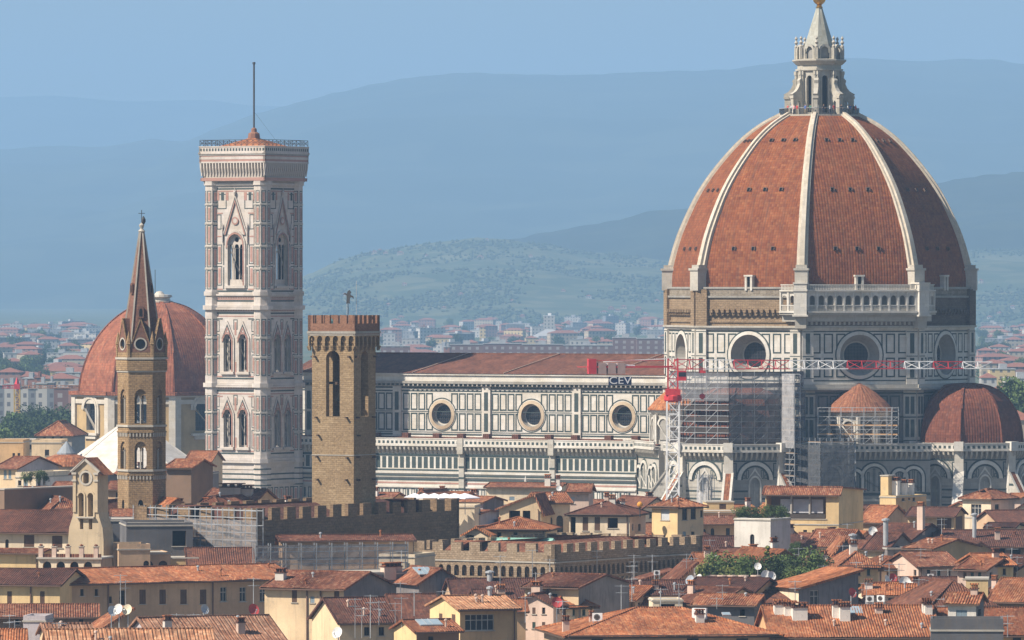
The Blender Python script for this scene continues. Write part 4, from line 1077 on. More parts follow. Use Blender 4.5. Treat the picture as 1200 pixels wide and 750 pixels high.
def house(label, px0, px1, ey, Y, yaw, dep, roof='gx', rise=None, wall=CREAM, rm=TILE, wins=(), rwall=None, lwall=None, name='townhouse', oh=.55, chim=(), corr=None, group=None, ridge_t=.5, cat_='house', extra=None, band=None, pipes=()):
    yaw = math.radians(yaw); x0 = XP(px0, Y); W_ = on_wall((x0, Y), yaw, px1); ze = ZP(ey, Y)
    e = empty(name, (x0, Y, 0), yaw); tag(e, label, cat_, group)
    if corr is None: corr = Y < 1010
    if rise is None: rise = dep * .5 * .27
    o = {'f': ((x0, Y), yaw, 0, 0, 0, W_)}
    fr = (x0 + W_ * math.cos(yaw), Y + W_ * math.sin(yaw)); bl = (x0 - dep * math.sin(yaw), Y + dep * math.cos(yaw))
    o['r'] = (fr, yaw + math.pi / 2, W_, 0, math.pi / 2, dep)
    o['l'] = (bl, yaw - math.pi / 2, 0, dep, -math.pi / 2, dep)
    holes = {'f': [], 'r': [], 'l': []}; wl = []
    for w in wins:
        fc, px, pt, pb, wp, st = w; og, ang, lx, ly, la, Lw = o[fc]
        a, b = sorted((on_wall(og, ang, px - wp / 2), on_wall(og, ang, px + wp / 2))); a = max(a, .15); b = min(b, Lw - .15)
        if b - a < .2: continue
        Yw = og[1] + (a + b) / 2 * math.sin(ang); z1, z0 = ZP(pt, Yw), ZP(pb, Yw); z1 = min(z1, ze - .12)
        holes[fc].append(arch(a, b, z0, z1 - (b - a) / 2, 6) if st == 'arch' else rectl(a, b, z0, z1)); wl.append((fc, a, b, z0, z1, st))
    mb = MB(); Ms = {}
    rt = ridge_t
    for fc in 'frl':
        og, ang, lx, ly, la, Lw = o[fc]; mb.frame(lx, ly, 0, la); Ms[fc] = mb.M.copy()
        outer = rectl(0, Lw, 0, ze)
        if roof == 'gx' and fc == 'r': outer = [(0, 0), (Lw, 0), (Lw, ze if rt < 1 else ze + rise), (Lw * rt, ze + rise), (0, ze)]
        if roof == 'gx' and fc == 'l': outer = [(0, 0), (Lw, 0), (Lw, ze), (Lw * (1 - rt), ze + rise), (0, ze if rt < 1 else ze + rise)]
        if roof == 'gy' and fc == 'f': outer = [(0, 0), (Lw, 0), (Lw, ze), (Lw * rt, ze + rise), (0, ze)]
        if roof == 'shl' and fc == 'f': outer = [(0, 0), (Lw, 0), (Lw, ze + rise), (0, ze)]
        if roof == 'shl' and fc == 'r': outer = rectl(0, Lw, 0, ze + rise)
        if roof == 'shr' and fc == 'f': outer = [(0, 0), (Lw, 0), (Lw, ze), (0, ze + rise)]
        if roof == 'shr' and fc == 'l': outer = rectl(0, Lw, 0, ze + rise)
        m = wall if fc == 'f' else (rwall or wall) if fc == 'r' else (lwall or wall)  # side walls take their own stucco, shade and sun put into its colour
        mb.tri_panel(outer, holes[fc], 0, m)
        for h in holes[fc]: mb.reveal(h, 0, .22, m)
    mb.frame(); zb = ze + (rise if roof in ('shl', 'shr') else 0)
    mb.face([(0, dep, 0), (W_, dep, 0), (W_, dep, ze), (0, dep, ze)], wall)
    if band:
        for bz in band:
            zz = ZP(bz, Y); mb.box(-.05, W_ + .05, -.07, dep, zz, zz + .2, SILL, skip='k')
    for px in pipes:
        x = on_wall((x0, Y), yaw, px); mb.bar((x, -.1, 2), (x, -.1, ze), .14, PIPE)
    mb.build('wall', e)
    for fc, a, b, z0, z1, st in wl: window(e, Ms[fc], a, b, z0, z1, st, Y)
    # roof
    rb = MB(); rb.frame(); s = .35; V3 = Vector; sl = rise / (dep * rt) if roof == 'gx' else 0
    zo = ze + .1
    if roof == 'gx':
        d1 = dep * rt; slp = rise / d1; v = V3((0, 1, slp)).normalized(); VL = (d1 + oh) * math.sqrt(1 + slp * slp)
        slope_patch(rb, V3((-s, -oh, zo - oh * slp)), V3((1, 0, 0)), v, W_ + 2 * s, VL, rm, corr=corr)
        if rt < 1:
            d2 = dep - d1; sl2 = rise / d2; v2 = V3((0, -1, sl2)).normalized()
            slope_patch(rb, V3((-s, dep + oh, zo - oh * sl2)), V3((1, 0, 0)), v2, W_ + 2 * s, (d2 + oh) * math.sqrt(1 + sl2 ** 2), rm, corr=corr and rt > .5)
        zr = zo + rise; rb.bar((-s, d1, zr + .04), (W_ + s, d1, zr + .04), .34, rm, .2)
        for xx in (-s, W_ + s):
            rb.bar((xx, -oh, zo - oh * slp - .02), (xx, d1, zr - .02), .16, rm, .22)
        rb.box(-s, W_ + s, -oh - .03, -oh + .1, zo - oh * slp - .2, zo - oh * slp - .03, SOFFIT)
        rb.face([(-s, -oh, zo - oh * slp - .06), (W_ + s, -oh, zo - oh * slp - .06), (W_ + s, .0, zo - .08), (-s, 0, zo - .08)], SOFFIT)
        if rt < 1:
            for xx in (-s, W_ + s): rb.bar((xx, dep + oh, zo - oh * sl2 - .02), (xx, d1, zr - .02), .16, rm, .22)
    elif roof == 'gy':
        for sd in (0, 1):
            wd = W_ * (rt if sd == 0 else 1 - rt); slp = rise / wd
            if sd == 0: slope_patch(rb, V3((-oh, -s, zo - oh * slp)), V3((0, 1, 0)), V3((1, 0, slp)).normalized(), dep + 2 * s, (wd + oh) * math.sqrt(1 + slp ** 2), rm, corr=corr)
            else: slope_patch(rb, V3((W_ + oh, -s, zo - oh * slp)), V3((0, 1, 0)), V3((-1, 0, slp)).normalized(), dep + 2 * s, (wd + oh) * math.sqrt(1 + slp ** 2), rm, corr=corr)
            xe = -oh if sd == 0 else W_ + oh
            rb.bar((xe, -s, zo - oh * slp - .03), (W_ * rt, -s, zo + rise - .03), .16, rm, .24)
        rb.bar((W_ * rt, -s, zo + rise + .04), (W_ * rt, dep + s, zo + rise + .04), .34, rm, .2)
    elif roof in ('shl', 'shr'):
        slp = rise / W_; VL = (W_ + 2 * oh) * math.sqrt(1 + slp ** 2)
        if roof == 'shl': p, v = V3((-oh, -s, zo - oh * slp)), V3((1, 0, slp)).normalized()
        else: p, v = V3((W_ + oh, -s, zo - oh * slp)), V3((-1, 0, slp)).normalized()
        slope_patch(rb, p, V3((0, 1, 0)), v, dep + 2 * s, VL, rm, corr=corr)
        q = p + v * VL; rb.bar(p - V3((0, 0, .06)), q - V3((0, 0, .06)), .18, rm, .28)
    elif roof == 'hip':
        A_, B_ = W_ + 2 * oh, dep + 2 * oh; run = min(A_, B_) / 2; slp = rise / (run - oh); k = math.sqrt(1 + slp ** 2); ze2 = zo - oh * slp
        def trim(U): return lambda t: min(run, t, U - t) * k
        slope_patch(rb, V3((-oh, -oh, ze2)), V3((1, 0, 0)), V3((0, 1, slp)).normalized(), A_, run * k, rm, corr=corr, vm=trim(A_))
        slope_patch(rb, V3((-oh, dep + oh, ze2)), V3((1, 0, 0)), V3((0, -1, slp)).normalized(), A_, run * k, rm, corr=False, vm=trim(A_))
        slope_patch(rb, V3((-oh, -oh, ze2)), V3((0, 1, 0)), V3((1, 0, slp)).normalized(), B_, run * k, rm, corr=corr, vm=trim(B_))
        slope_patch(rb, V3((W_ + oh, -oh, ze2)), V3((0, 1, 0)), V3((-1, 0, slp)).normalized(), B_, run * k, rm, corr=corr, vm=trim(B_))
        zr = ze2 + run * slp + .03
        c0, c1 = ((-oh + run, -oh + run), (W_ + oh - run, -oh + run)) if A_ >= B_ else ((W_ / 2, -oh + run), (W_ / 2, dep + oh - run))
        if A_ >= B_:
            hips = (((-oh, -oh), c0), ((W_ + oh, -oh), c1), ((-oh, dep + oh), c0), ((W_ + oh, dep + oh), c1))
        else:
            hips = (((-oh, -oh), c0), ((W_ + oh, -oh), c0), ((-oh, dep + oh), c1), ((W_ + oh, dep + oh), c1))
        for a, b in hips: rb.bar((*a, ze2 + .05), (*b, zr), .3, rm, .2)
        rb.bar((*c0, zr), (*c1, zr), .34, rm, .22)
        rb.face([(-oh, -oh, ze2 - .06), (W_ + oh, -oh, ze2 - .06), (W_ + oh, dep + oh, ze2 - .06), (-oh, dep + oh, ze2 - .06)], SOFFIT)
        rb.box(-oh, W_ + oh, -oh - .02, -oh + .08, ze2 - .2, ze2 - .02, SOFFIT); rb.box(W_ + oh - .08, W_ + oh + .02, -oh, dep + oh, ze2 - .2, ze2 - .02, SOFFIT); rb.box(-oh - .02, -oh + .08, -oh, dep + oh, ze2 - .2, ze2 - .02, SOFFIT)
    elif roof == 'flat':
        rb.box(-.1, W_ + .1, -.1, dep + .1, ze, ze + .18, SILL); h = rise
        if h > 0:
            for a in ((0, W_, 0, .2), (0, W_, dep - .2, dep), (0, .2, .2, dep - .2), (W_ - .2, W_, .2, dep - .2)): rb.box(*a, ze + .18, ze + .18 + h, wall)
    ro = rb.build('roof', e)
    if Y < 1010 and roof in ('gx', 'hip', 'gy') and W_ > 4:
        for _ in range(rnd.choice((0, 1, 1, 2, 3))):
            xl, tt = rnd.uniform(.8, W_ - .8), rnd.uniform(.15, .8); yl = dep * (rt if roof == 'gx' else .5) * tt
            zb = ze + (rise * tt if roof == 'gx' else rise * (1 - abs(xl / W_ - rt) / max(rt, 1 - rt)) if roof == 'gy' else min(yl, xl, W_ - xl) / (min(W_, dep) / 2) * rise)
            vb = MB(); hq = rnd.uniform(.3, .8); vb.lathe(xl, yl, [(.11, zb - .3), (.11, zb + hq), (.2, zb + hq + .04), (.18, zb + hq + .2), (.03, zb + hq + .26)], 8, rnd.choice((TILE_O, STEEL, ROSE))); vb.build('vent_pot', ro)
        gb = MB(); gz = ze + .1 - (oh * rise / max(.5, dep * rt) if roof == 'gx' else 0) - .1
        if roof in ('gx', 'hip'): gb.bar((-.3, -oh - .1, gz), (W_ + .3, -oh - .1, gz), .13, PIPE); gb.build('gutter', e)
        if not pipes and W_ > 5:
            pb = MB(); xq = rnd.choice((.35, W_ - .35)); pb.bar((xq, -.1, 2), (xq, -.1, ze - .25), .11, PIPE); pb.bar((xq, -.1, ze - .25), (xq, -oh, ze - .05), .11, PIPE); pb.build('drain_pipe', e)
    for c in chim:
        px, t, h, w = c[:4]; st = c[4] if len(c) > 4 else 'box'
        yl = dep * rt * t if roof == 'gx' else dep * .5 * t
        kx = (px - 600) / F; xw, yw = x0 - yl * math.sin(yaw), Y + yl * math.cos(yaw)
        xl = on_wall((xw, yw), yaw, px); xl = max(.4, min(W_ - .4, xl))
        if roof == 'gx': zb = ze + rise * t
        elif roof == 'hip': zb = ze + min(yl, xl, W_ - xl) / max(.1, min(W_, dep) / 2) * rise
        elif roof == 'gy': zb = ze + rise * (1 - abs(xl / W_ - rt) / max(rt, 1 - rt))
        elif roof == 'shl': zb = ze + rise * xl / W_
        elif roof == 'shr': zb = ze + rise * (1 - xl / W_)
        else: zb = ze
        cb = MB(); cb.frame(xl, yl, zb)
        if st == 'pipe':
            cb.lathe(0, 0, [(w / 2, -.5), (w / 2, h), (w * .8, h + .05), (w * .8, h + .25), (.02, h + .4)], 10, STEEL)
        else:
            cb.box(-w / 2, w / 2, -w * .4, w * .4, -.7, h, WHITEW if st == 'white' else ROSE)
            cb.box(-w / 2 - .1, w / 2 + .1, -w * .4 - .1, w * .4 + .1, h, h + .12, TILE_D)
            for q in (-1, 0, 1): cb.box(q * w * .36 - .07, q * w * .36 + .07, -w * .35, w * .35, h + .12, h + .45, TILE)
            cb.box(-w / 2 - .06, w / 2 + .06, -w * .45, w * .45, h + .45, h + .58, TILE_O)
        cb.build('chimney', ro)
    if extra: extra(e, W_, dep, ze, (x0, Y), yaw)
    return e

def gridwin(fc, pxs, pt, pb, w, st): return [(fc, p, pt, pb, w, st) for p in pxs]
w = gridwin
def loggia_fit(e, W_, dep, ze, o, yaw):
    X = lambda px: on_wall(o, yaw, px); z = lambda py: ZP(py, o[1])
    for a, b in ((913, 926), (928, 946.5), (949.5, 963)):
        m = MB(); m.frame(); m.box(X(a), X(b), .9, .95, z(601), z(585), plain('pale canvas blind', (.50, .50, .54))); m.build('blind', e)
    for px in (927, 948.5):
        m = MB(); m.frame(); m.lathe(X(px), .3, [(.22, z(608)), (.17, z(607)), (.15, z(581)), (.26, z(579.5))], 8, SILL); m.build('column', e)
    m = MB(); m.frame(); m.box(X(899), X(967), .05, .12, z(607.5), z(602), FRAMED); m.build('railing', e)
# ---------------------------------------------------------------- the old town, house by house (nearest rows first)
house('long house with lit cream end and red tiled roof at the picture\'s edge', -40, 70, 684, 824, -14, 11, 'gx', 1.5, YEL, TILE_D, w('f', (11, 49.5), 693, 710, 5.5, 'brown'), pipes=(36,))
house('long tan palazzo with a row of dark windows under an orange roof', 71.5, 345, 684.5, 825, 30, 12, 'gx', 1.45, TAN, TILE_O, w('f', (96, 113), 690.5, 698.5, 4, 'void') + [('f', 129, 699, 707, 4, 'void'), ('f', 143, 692, 709, 6.5, 'dark')] + w('f', (167, 190.5, 215, 238), 691, 708, 7.5, 'brown') + w('f', (262, 284.5, 308), 688, 705, 7.5, 'white'), pipes=(126.5, 249))
house('low dark-walled house under a red lean-to below the cream end wall', -30, 113, 723, 792, 4, 9, 'gx', 1.1, BRNW, TILE, w('f', (20, 60, 95), 726, 732, 5, 'void'))
house('small tiled shed roof beside three satellite dishes', 118, 152, 738, 775, 18, 6, 'shl', 2.0, TAN, TILE, w('f', (143,), 731, 745, 4.5, 'brown'))
house('low house with coarse tiled roof at the bottom corner', 60, 250, 764, 690, 8, 9, 'gx', 1.9, TAN, TILE_T, ())
house('low roof with coarse slanting tile rows and chimney', 186, 334, 757, 722, 24, 11, 'gx', 2.6, LILAC, TILE_T, (), chim=((196, .5, 1.2, .8, 'white'), (282, .4, 1.1, .8)))
house('lilac rendered roof box with white corner posts', 27, 53, 729, 735, -6, 5, 'flat', .5, LILAC, TILE, ())
house('little tiled roof beside the lilac roof box', 56, 108, 746, 728, 12, 6, 'gx', 1.1, CREAM, TILE_T, ())
house('brick-coloured roof strip at the bottom left corner', -30, 27, 752, 712, 3, 6, 'gx', 1.0, TAN, TILE_O, ())
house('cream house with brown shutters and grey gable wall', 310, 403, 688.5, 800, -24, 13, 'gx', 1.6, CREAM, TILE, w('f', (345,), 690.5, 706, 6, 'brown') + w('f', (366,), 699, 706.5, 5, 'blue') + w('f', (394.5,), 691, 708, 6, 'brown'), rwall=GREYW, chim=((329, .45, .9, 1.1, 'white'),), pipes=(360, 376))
house('grey-walled house with chimneys, shaded by its taller neighbours', 405, 492, 674, 852, 24, 10, 'flat', .1, GREYW, TILE, w('f', (478,), 690, 704, 6.5, 'dark'), chim=((455, .1, .9, 1.6, 'box'), (464, .2, .9, 1.3, 'box')), lwall=CREAM)
house('grey gabled wall with a pale skylight on its roof edge', 491, 542, 684, 848, 24, 9, 'gy', 1.7, GREYW, TILE, ())
house('dark red roof with two scaffold-like aerials below the grey wall', 398, 470, 729, 782, 20, 10, 'gx', 2.4, CREAM, TILE_D, w('f', (430, 447), 735, 745, 6.5, 'dark'))
house('dark red roof stretching from the aerials to the yellow house', 468, 520, 727, 784, 14, 11, 'gx', 2.6, TAN, TILE_D, ())
house('small red roof tucked against the grey-walled house', 446, 487, 713, 806, 18, 7, 'shl', .9, GREYW, TILE, (('f', 477, 712, 718, 4, 'void'),))
house('ochre house with a wide veranda window and lit cream gable', 539, 606, 714, 752, 21, 9.5, 'gx', 1.15, OCHRE, TILE_T, [('f', 562, 720, 739, 34, 'grid'), ('l', 516.5, 719, 727, 4, 'brown'), ('l', 531.5, 720, 729, 4.3, 'brown')], lwall=YEL, chim=((574, .95, .8, .5, 'pipe'),))  # ochre front and yellow gable: shade and sun put into the stucco colours
house('small dark house with a glass skylight on its tiles', 488, 538, 740, 733, 21, 7, 'gx', .95, BRNW, TILE_O, (('f', 505, 746, 752, 6, 'void'),), lwall=YEL)
house('big hipped orange roof behind the tan palazzo', 236, 447, 674, 872, 22, 19, 'hip', 3.1, CREAM, TILE_O, ())
house('dark tiled roof with a cream gable behind the tan palazzo', 222, 296, 664, 866, 5, 12, 'gx', 2.0, TAN, TILE_D, (), rwall=CREAM)
house('cream box house with two small windows by the scaffold', 444, 486, 653.5, 872, -18, 8, 'flat', .3, PALE, TILE, w('f', (455, 478), 660, 667.5, 4, 'dark'))
house('dark red roof between the ochre house and the palace', 534, 632, 704, 838, 8, 12, 'gx', 2.3, TAN, TILE_D, (), chim=((574, .9, 1.0, .7, 'pipe'),))
house('low white-walled passage roof by the rough stone chimney', 600, 616, 716, 792, 5, 6, 'gx', 1, PEACH, TILE_O, ())
house('cream house with shuttered windows and a shaded grey gable', 615, 678, 687.5, 806, -27, 13.5, 'gx', 1.2, CREAM, TILE, w('f', (632,), 693, 708, 5, 'green') + w('f', (650,), 696, 709, 6, 'green'), rwall=GREYW, pipes=(642,))
house('long orange tiled roof filling the bottom of the town', 668, 908, 745, 724, 9, 17, 'hip', 2.35, TAN, TILE_O, w('f', (700, 812, 870), 748, 760, 14, 'dark'), chim=((639, .6, 1.2, .7), (693, .9, .7, .45, 'box'), (820, .45, .9, .9, 'white')), oh=.8)
house('second long orange roof with clustered chimneys', 905, 1100, 745, 728, 4, 15, 'gx', 2.7, OCHRE, TILE_O, w('f', (925, 985), 747, 760, 12, 'dark'), chim=((914, .75, 1.0, 1.3, 'white'), (926, .7, 1.0, 1.3, 'white'), (937, .55, 1.3, 1.6, 'white'), (981, .6, 1.4, 1.0, 'white'), (990, .5, 1.5, 1.1, 'white'), (1030, .75, .6, .8), (1085, .75, 1.1, .8, 'white'), (1094, .7, 1.1, .8, 'white')), oh=.8)
house('orange tiled roof running off beside the small white tower', 1098, 1260, 744, 730, 2, 14, 'gx', 2.4, OCHRE, TILE_O, w('f', (1120, 1192), 747, 760, 10, 'dark'))
house('small white tower with a shuttered window and tiled cap', 1111, 1144, 707, 690, -14, 4.5, 'gx', .85, WHITEW, TILE, (('f', 1127, 715, 726, 13, 'blue'), ('r', 1148, 714, 735, 3, 'dark')), chim=((1142, .9, .6, .7),), rwall=GREYW, name='roof_tower', oh=.35)
house('dark stained terrace wall round the small white tower', 1091, 1176, 740, 684, -3, 5, 'flat', 1.1, DKGREY, TILE, (), name='roof_terrace', cat_='terrace')
house('house with pale blue shutters under a long eave', 803, 883, 692.5, 803, -19, 11, 'gx', 1.25, SHUT_B and WHITEW, TILE_D, w('f', (824, 835, 860, 869), 694, 702.5, 8, 'blue') + [('f', 848, 694, 702, 9, 'grid')], rwall=OCHRE, pipes=(811,))
house('narrow tiled lean-to below the pale blue shutters', 814, 884, 708, 790, -17, 3.2, 'gx', .9, DKGREY, TILE, (('f', 870, 714, 722, 6, 'void'),), ridge_t=.98)
house('lilac rendered wall joined to the blue-shuttered house', 905, 936, 693, 815, 8, 7, 'flat', .15, LILAC, TILE, ())
house('low dark tiled roofs with a yellow wall beneath', 738, 806, 697, 822, 5, 9, 'gx', 1.4, OCHRE, TILE_D, ())
house('steep narrow stair-like roof climbing beside the shaded palace', 784, 813, 690, 836, 12, 7, 'shl', 2.7, CREAM, TILE, ())
house('small roof with potted plants and a cream box room', 752, 786, 680, 846, 6, 6, 'shl', 1.0, CREAM, TILE, (), chim=())
house('cream awning house between chimney and blue shutters', 765, 800, 705, 790, 4, 5, 'flat', .1, PALE, TILE, (('f', 782, 708, 713, 18, 'void'),))
house('grey shaded house with a sloping orange roof and twin window', 936, 1006, 690, 800, 22, 9, 'shl', 1.9, GREYW, TILE_O, (('f', 954.5, 692, 711, 10, 'grid'),), lwall=PALE)
house('low white house with orange tiles and two air conditioners', 1014, 1071, 697.5, 788, -3, 8, 'gx', 1.0, LILAC, TILE_O, (('f', 1045, 701, 706, 8, 'void'),), chim=((1009, .6, .6, .9, 'white'),))
house('tiny orange gabled roof beside the clustered chimneys', 1072, 1096, 704, 778, -8, 6, 'gx', 1.0, PALE, TILE_O, ())
house('dark hipped roof with pale ridge lines behind the white tower', 1090, 1166, 711, 762, 14, 14, 'hip', 2.5, OCHRE, TILE_D, (('f', 1150, 716, 726, 8, 'void'),), chim=())
house('cream box room standing on the dark hipped roof', 1132, 1158, 679.5, 800, -4, 5, 'flat', .0, YEL, TILE, ())
house('orange roof falling towards the picture\'s edge beside the dark hip', 1160, 1250, 704, 775, -20, 12, 'gx', 2.2, TAN, TILE_O, w('f', (1172, 1190), 712, 724, 6, 'dark'))
house('dark red roofs in the hollow below the tan gabled house', 1050, 1128, 697, 850, 4, 12, 'gx', 1.8, TAN, TILE_D, ())
house('white canopied roof terrace at the picture\'s edge', 1156, 1196, 676, 880, -3, 5, 'flat', .05, PALE, TILE, (('f', 1176, 680, 686, 28, 'void'),), name='roof_terrace', cat_='terrace')
house('tan gabled house with a shuttered window and bent white pipe', 1062, 1093.5, 642.5, 905, -36, 11, 'gx', 1.0, CREAM, TILE, (('f', 1073, 648, 665, 7.5, 'brown'), ('r', 1107, 646, 659, 5, 'green')), rwall=OCHRE)
house('grey shaded wall with two tall windows left of the bent pipe', 1040, 1063, 644, 912, 14, 8, 'flat', .1, GREYW, TILE, w('f', (1050, 1058.5), 648, 663, 3.5, 'dark'))
house('orange-brown house with a lit balcony niche', 1129, 1169, 648, 925, 10, 8, 'gy', 1.3, PEACH, TILE_D, (('f', 1146.5, 648, 656, 3.5, 'green'),), lwall=YEL)
house('long dark roof above the orange-brown house', 1100, 1260, 640, 962, 2, 13, 'gx', 1.9, BRNW, TILE_D, w('f', (1172, 1190), 643, 655, 12, 'void'), chim=((1142, .5, 3.2, .6, 'pipe'), (1169, .4, 1.2, .7)))
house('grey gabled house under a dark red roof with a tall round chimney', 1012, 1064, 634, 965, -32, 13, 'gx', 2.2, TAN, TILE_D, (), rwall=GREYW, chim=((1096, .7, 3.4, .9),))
house('beige house below patched tiles and a tall steel flue', 1014, 1040, 643, 915, -26, 9, 'gx', 1.9, CREAM, TILE_D, (), rwall=GREYW, chim=((1038, .2, 3.3, .7, 'pipe'),))
house('house with patched red tiles and an open loggia in the shade', 946, 990, 640, 935, -20, 10, 'gx', 2.0, PALE, TILE, w('f', (952,), 644, 655, 5, 'blue') + [('f', 973, 646, 660, 14, 'void'), ('f', 962, 646, 655, 5, 'brown')], rwall=GREYW)
house('grey wall behind the sloping orange roof', 978, 1004, 648, 885, 5, 7, 'gy', 1.8, GREYW, TILE, (), chim=((1006, .2, 1.6, .7, 'pipe'),))
house('small house with steel vent between the grey walls', 1000, 1015, 642, 930, -22, 6, 'gx', .8, CREAM, TILE, (('f', 1004, 646, 656, 3, 'blue'),), rwall=GREYW)
house('yellow house with a loggia of slender columns and pale blinds', 897, 983, 577, 1022, -16, 16, 'gx', .75, YEL, TILE, [('f', 926.5, 580, 608, 75, 'loggia')] if False else w('f', (929, 943.5, 954, 969), 621, 627.5, 4.5, 'dark') + [('f', 933, 578.6, 608, 70, 'room')], rwall=YEL, ridge_t=.06, chim=((981, .0, -3, .4),) if False else (), band=(615,), extra=loggia_fit)
house('white tower house with an arched slit and a garden on top', 860.5, 903, 609.5, 930, -28, 6.2, 'flat', .1, WHITEW, TILE, (('f', 881.5, 626, 645, 5, 'arch'), ('f', 881, 654, 664, 8, 'arch'), ('r', 909.5, 628, 637, 3, 'dark')), name='tower_house', rwall=LILAC)
house('square yellow villa with a hipped roof and big attic windows', 764, 794, 593, 965, -42, 5.6, 'hip', 1.0, YEL, TILE, (('f', 779.5, 594.5, 609.5, 10, 'blind'), ('r', 802.5, 593.5, 609.5, 6, 'dark'), ('r', 812.5, 593.5, 608.5, 6, 'dark'), ('r', 822.5, 598, 606, 3.4, 'dark'), ('r', 802, 623, 630, 4, 'blue'), ('r', 812, 623, 636, 4, 'dark')), name='villa', rwall=CREAM)
house('cream rooftop house with four openings under a brown hipped roof', 667, 738, 602.5, 965, -14, 10, 'hip', 1.6, PALE, TILE_D, w('f', (671.5,), 606, 625, 6, 'void') + w('f', (686, 700), 606, 622, 6.5, 'brown') + [('f', 718, 607, 619, 12, 'void'), ('r', 749.5, 614, 622, 3, 'dark'), ('r', 741.5, 614, 621, 1.5, 'dark')], rwall=ROSE, chim=((711, .9, .8, .6), (718, .9, .8, .8, 'white')))
house('cream house with arched niches and small orange roof', 634, 668, 589, 975, 14, 8, 'gx', 1.2, PALE, TILE_O, (('f', 643.5, 605, 621, 8, 'arch'), ('f', 656, 604, 624, 8, 'arch')), rwall=ROSE)
house('open loggia with slender posts under a wide cream gable', 585, 634, 596, 968, -10, 8, 'gy', 1.9, CREAM, TILE, (('f', 603, 598.5, 616, 13, 'void'), ('f', 617, 598.5, 620, 9, 'void')), ridge_t=.85)
house('rose stair turret rising from the cream rooftop house', 666, 690, 576, 990, -8, 5, 'gx', .9, ROSE, TILE, (('f', 671, 582, 590, 4.5, 'blind'),), rwall=ROSE)
house('long pale house with a thin red eave close to the nave', 570, 655, 571, 1090, -12, 8, 'gx', .5, PALE, TILE, w('f', (600,), 582, 588, 6, 'blue'), chim=((642, .3, 1.4, .9, 'white'), (654, .4, 1.2, .6, 'white')))
house('pale terrace house below the thin red eave', 560, 612, 592, 1060, -6, 8, 'flat', .3, CREAM, TILE, ())
house('small house with a red roof and cream twin gables', 562, 640, 620, 938, -10, 9, 'hip', 1.4, CREAM, TILE_O, w('f', (604, 585), 624, 630, 5, 'void'))
house('tiny cream gable beside the dark crenellated wall', 545, 572, 626, 936, -16, 7, 'gy', .9, PALE, TILE_O, (('f', 551, 624, 630, 9, 'void'),))
house('grey terrace house with a shaded side and awning', 537, 562, 602, 1010, -18, 8, 'gx', .3, LILAC, TILE, (('f', 556, 590, 597, 8, 'void'),), rwall=LILAC)
house('upper grey house carrying the white sunshades', 538, 566, 588, 1020, -26, 7, 'gx', .6, LILAC, TILE, (('f', 555, 590, 598, 14, 'void'),), rwall=GREYW)
house('peach house with arched windows behind the yellow villa', 818, 870, 614, 1005, 8, 9, 'gx', .9, PEACH, TILE, (('f', 825, 620, 634, 4.2, 'arch'), ('f', 835, 619, 634, 4.2, 'arch'), ('f', 853, 619, 634, 4.5, 'dark')))
house('peach attic wall with an ochre door', 822, 868, 601, 1030, 6, 8, 'flat', .1, PEACH, TILE, ())
house('yellow roof room with a brown door under a thin slab', 828, 860, 589, 1040, 5, 5, 'flat', .0, YEL, TILE, (('f', 847, 590.5, 599.5, 8, 'brown'),))
house('red sloping roof shaded by the villa', 815, 868, 652, 940, 6, 13, 'gx', 2.4, TAN, TILE_D, ())
house('yellow tower-like house with white flues in front of the apse', 1031, 1050, 583, 1095, -34, 9.5, 'flat', .15, YEL, TILE, (('r', 1058.5, 580, 587, 3.6, 'dark'), ('r', 1065.5, 579, 586, 2, 'dark'), ('r', 1071, 579, 587.5, 3, 'dark'), ('r', 1059, 597, 603, 4, 'dark')), rwall=OCHRE, chim=((1046, .9, 2.6, 1.2, 'white'), (1060, 1.2, 2.2, .8, 'white'), (1068, 1.5, 2.2, .8, 'white')))
house('tall narrow yellow chimney block', 1032, 1041, 558, 1098, -34, 2.2, 'flat', .0, YEL, TILE, ())
house('cream loggia house with dark posts and a low brown roof', 1064, 1118, 604, 1030, -14, 9, 'gx', 1.0, CREAM, TILE_D, w('f', (1102, 1111), 606, 621, 8, 'brown') + [('r', 1124, 605, 625, 8, 'brown')], rwall=OCHRE, oh=.9)
house('white hip-roofed villa with a twin window before the apse', 1128, 1161.5, 583, 1085, -36, 7, 'hip', 1.2, PALE, TILE, (('f', 1144, 591, 603.5, 12, 'grid'), ('r', 1168.5, 591, 605, 5, 'dark')), rwall=ROSE, name='villa', band=(607,))
house('rose wing with a small red roof beside the white villa', 1178, 1196, 583.5, 1100, -22, 8, 'gx', .5, ROSE, TILE_O, ())
house('pale gabled house at the picture\'s edge with a shaded side', 1186, 1240, 600, 1075, -14, 10, 'gy', 2.2, PALE, TILE_D, (('f', 1197, 606, 612, 4, 'dark'),))
house('low cream house with an air conditioner under a brown eave', 1156, 1188, 618.5, 985, -14, 7, 'gx', .5, CREAM, TILE_D, (('f', 1168, 621, 627.5, 14, 'blind'),), rwall=CREAM)
house('brown roof descending beside the white villa', 1170, 1250, 612, 1050, 12, 12, 'gx', 1.5, TAN, TILE_D, ())
house('rose end gable and red roof left of the yellow chimney block', 1006, 1034, 611, 1050, -28, 10, 'gx', 2.2, TAN, TILE_O, ())
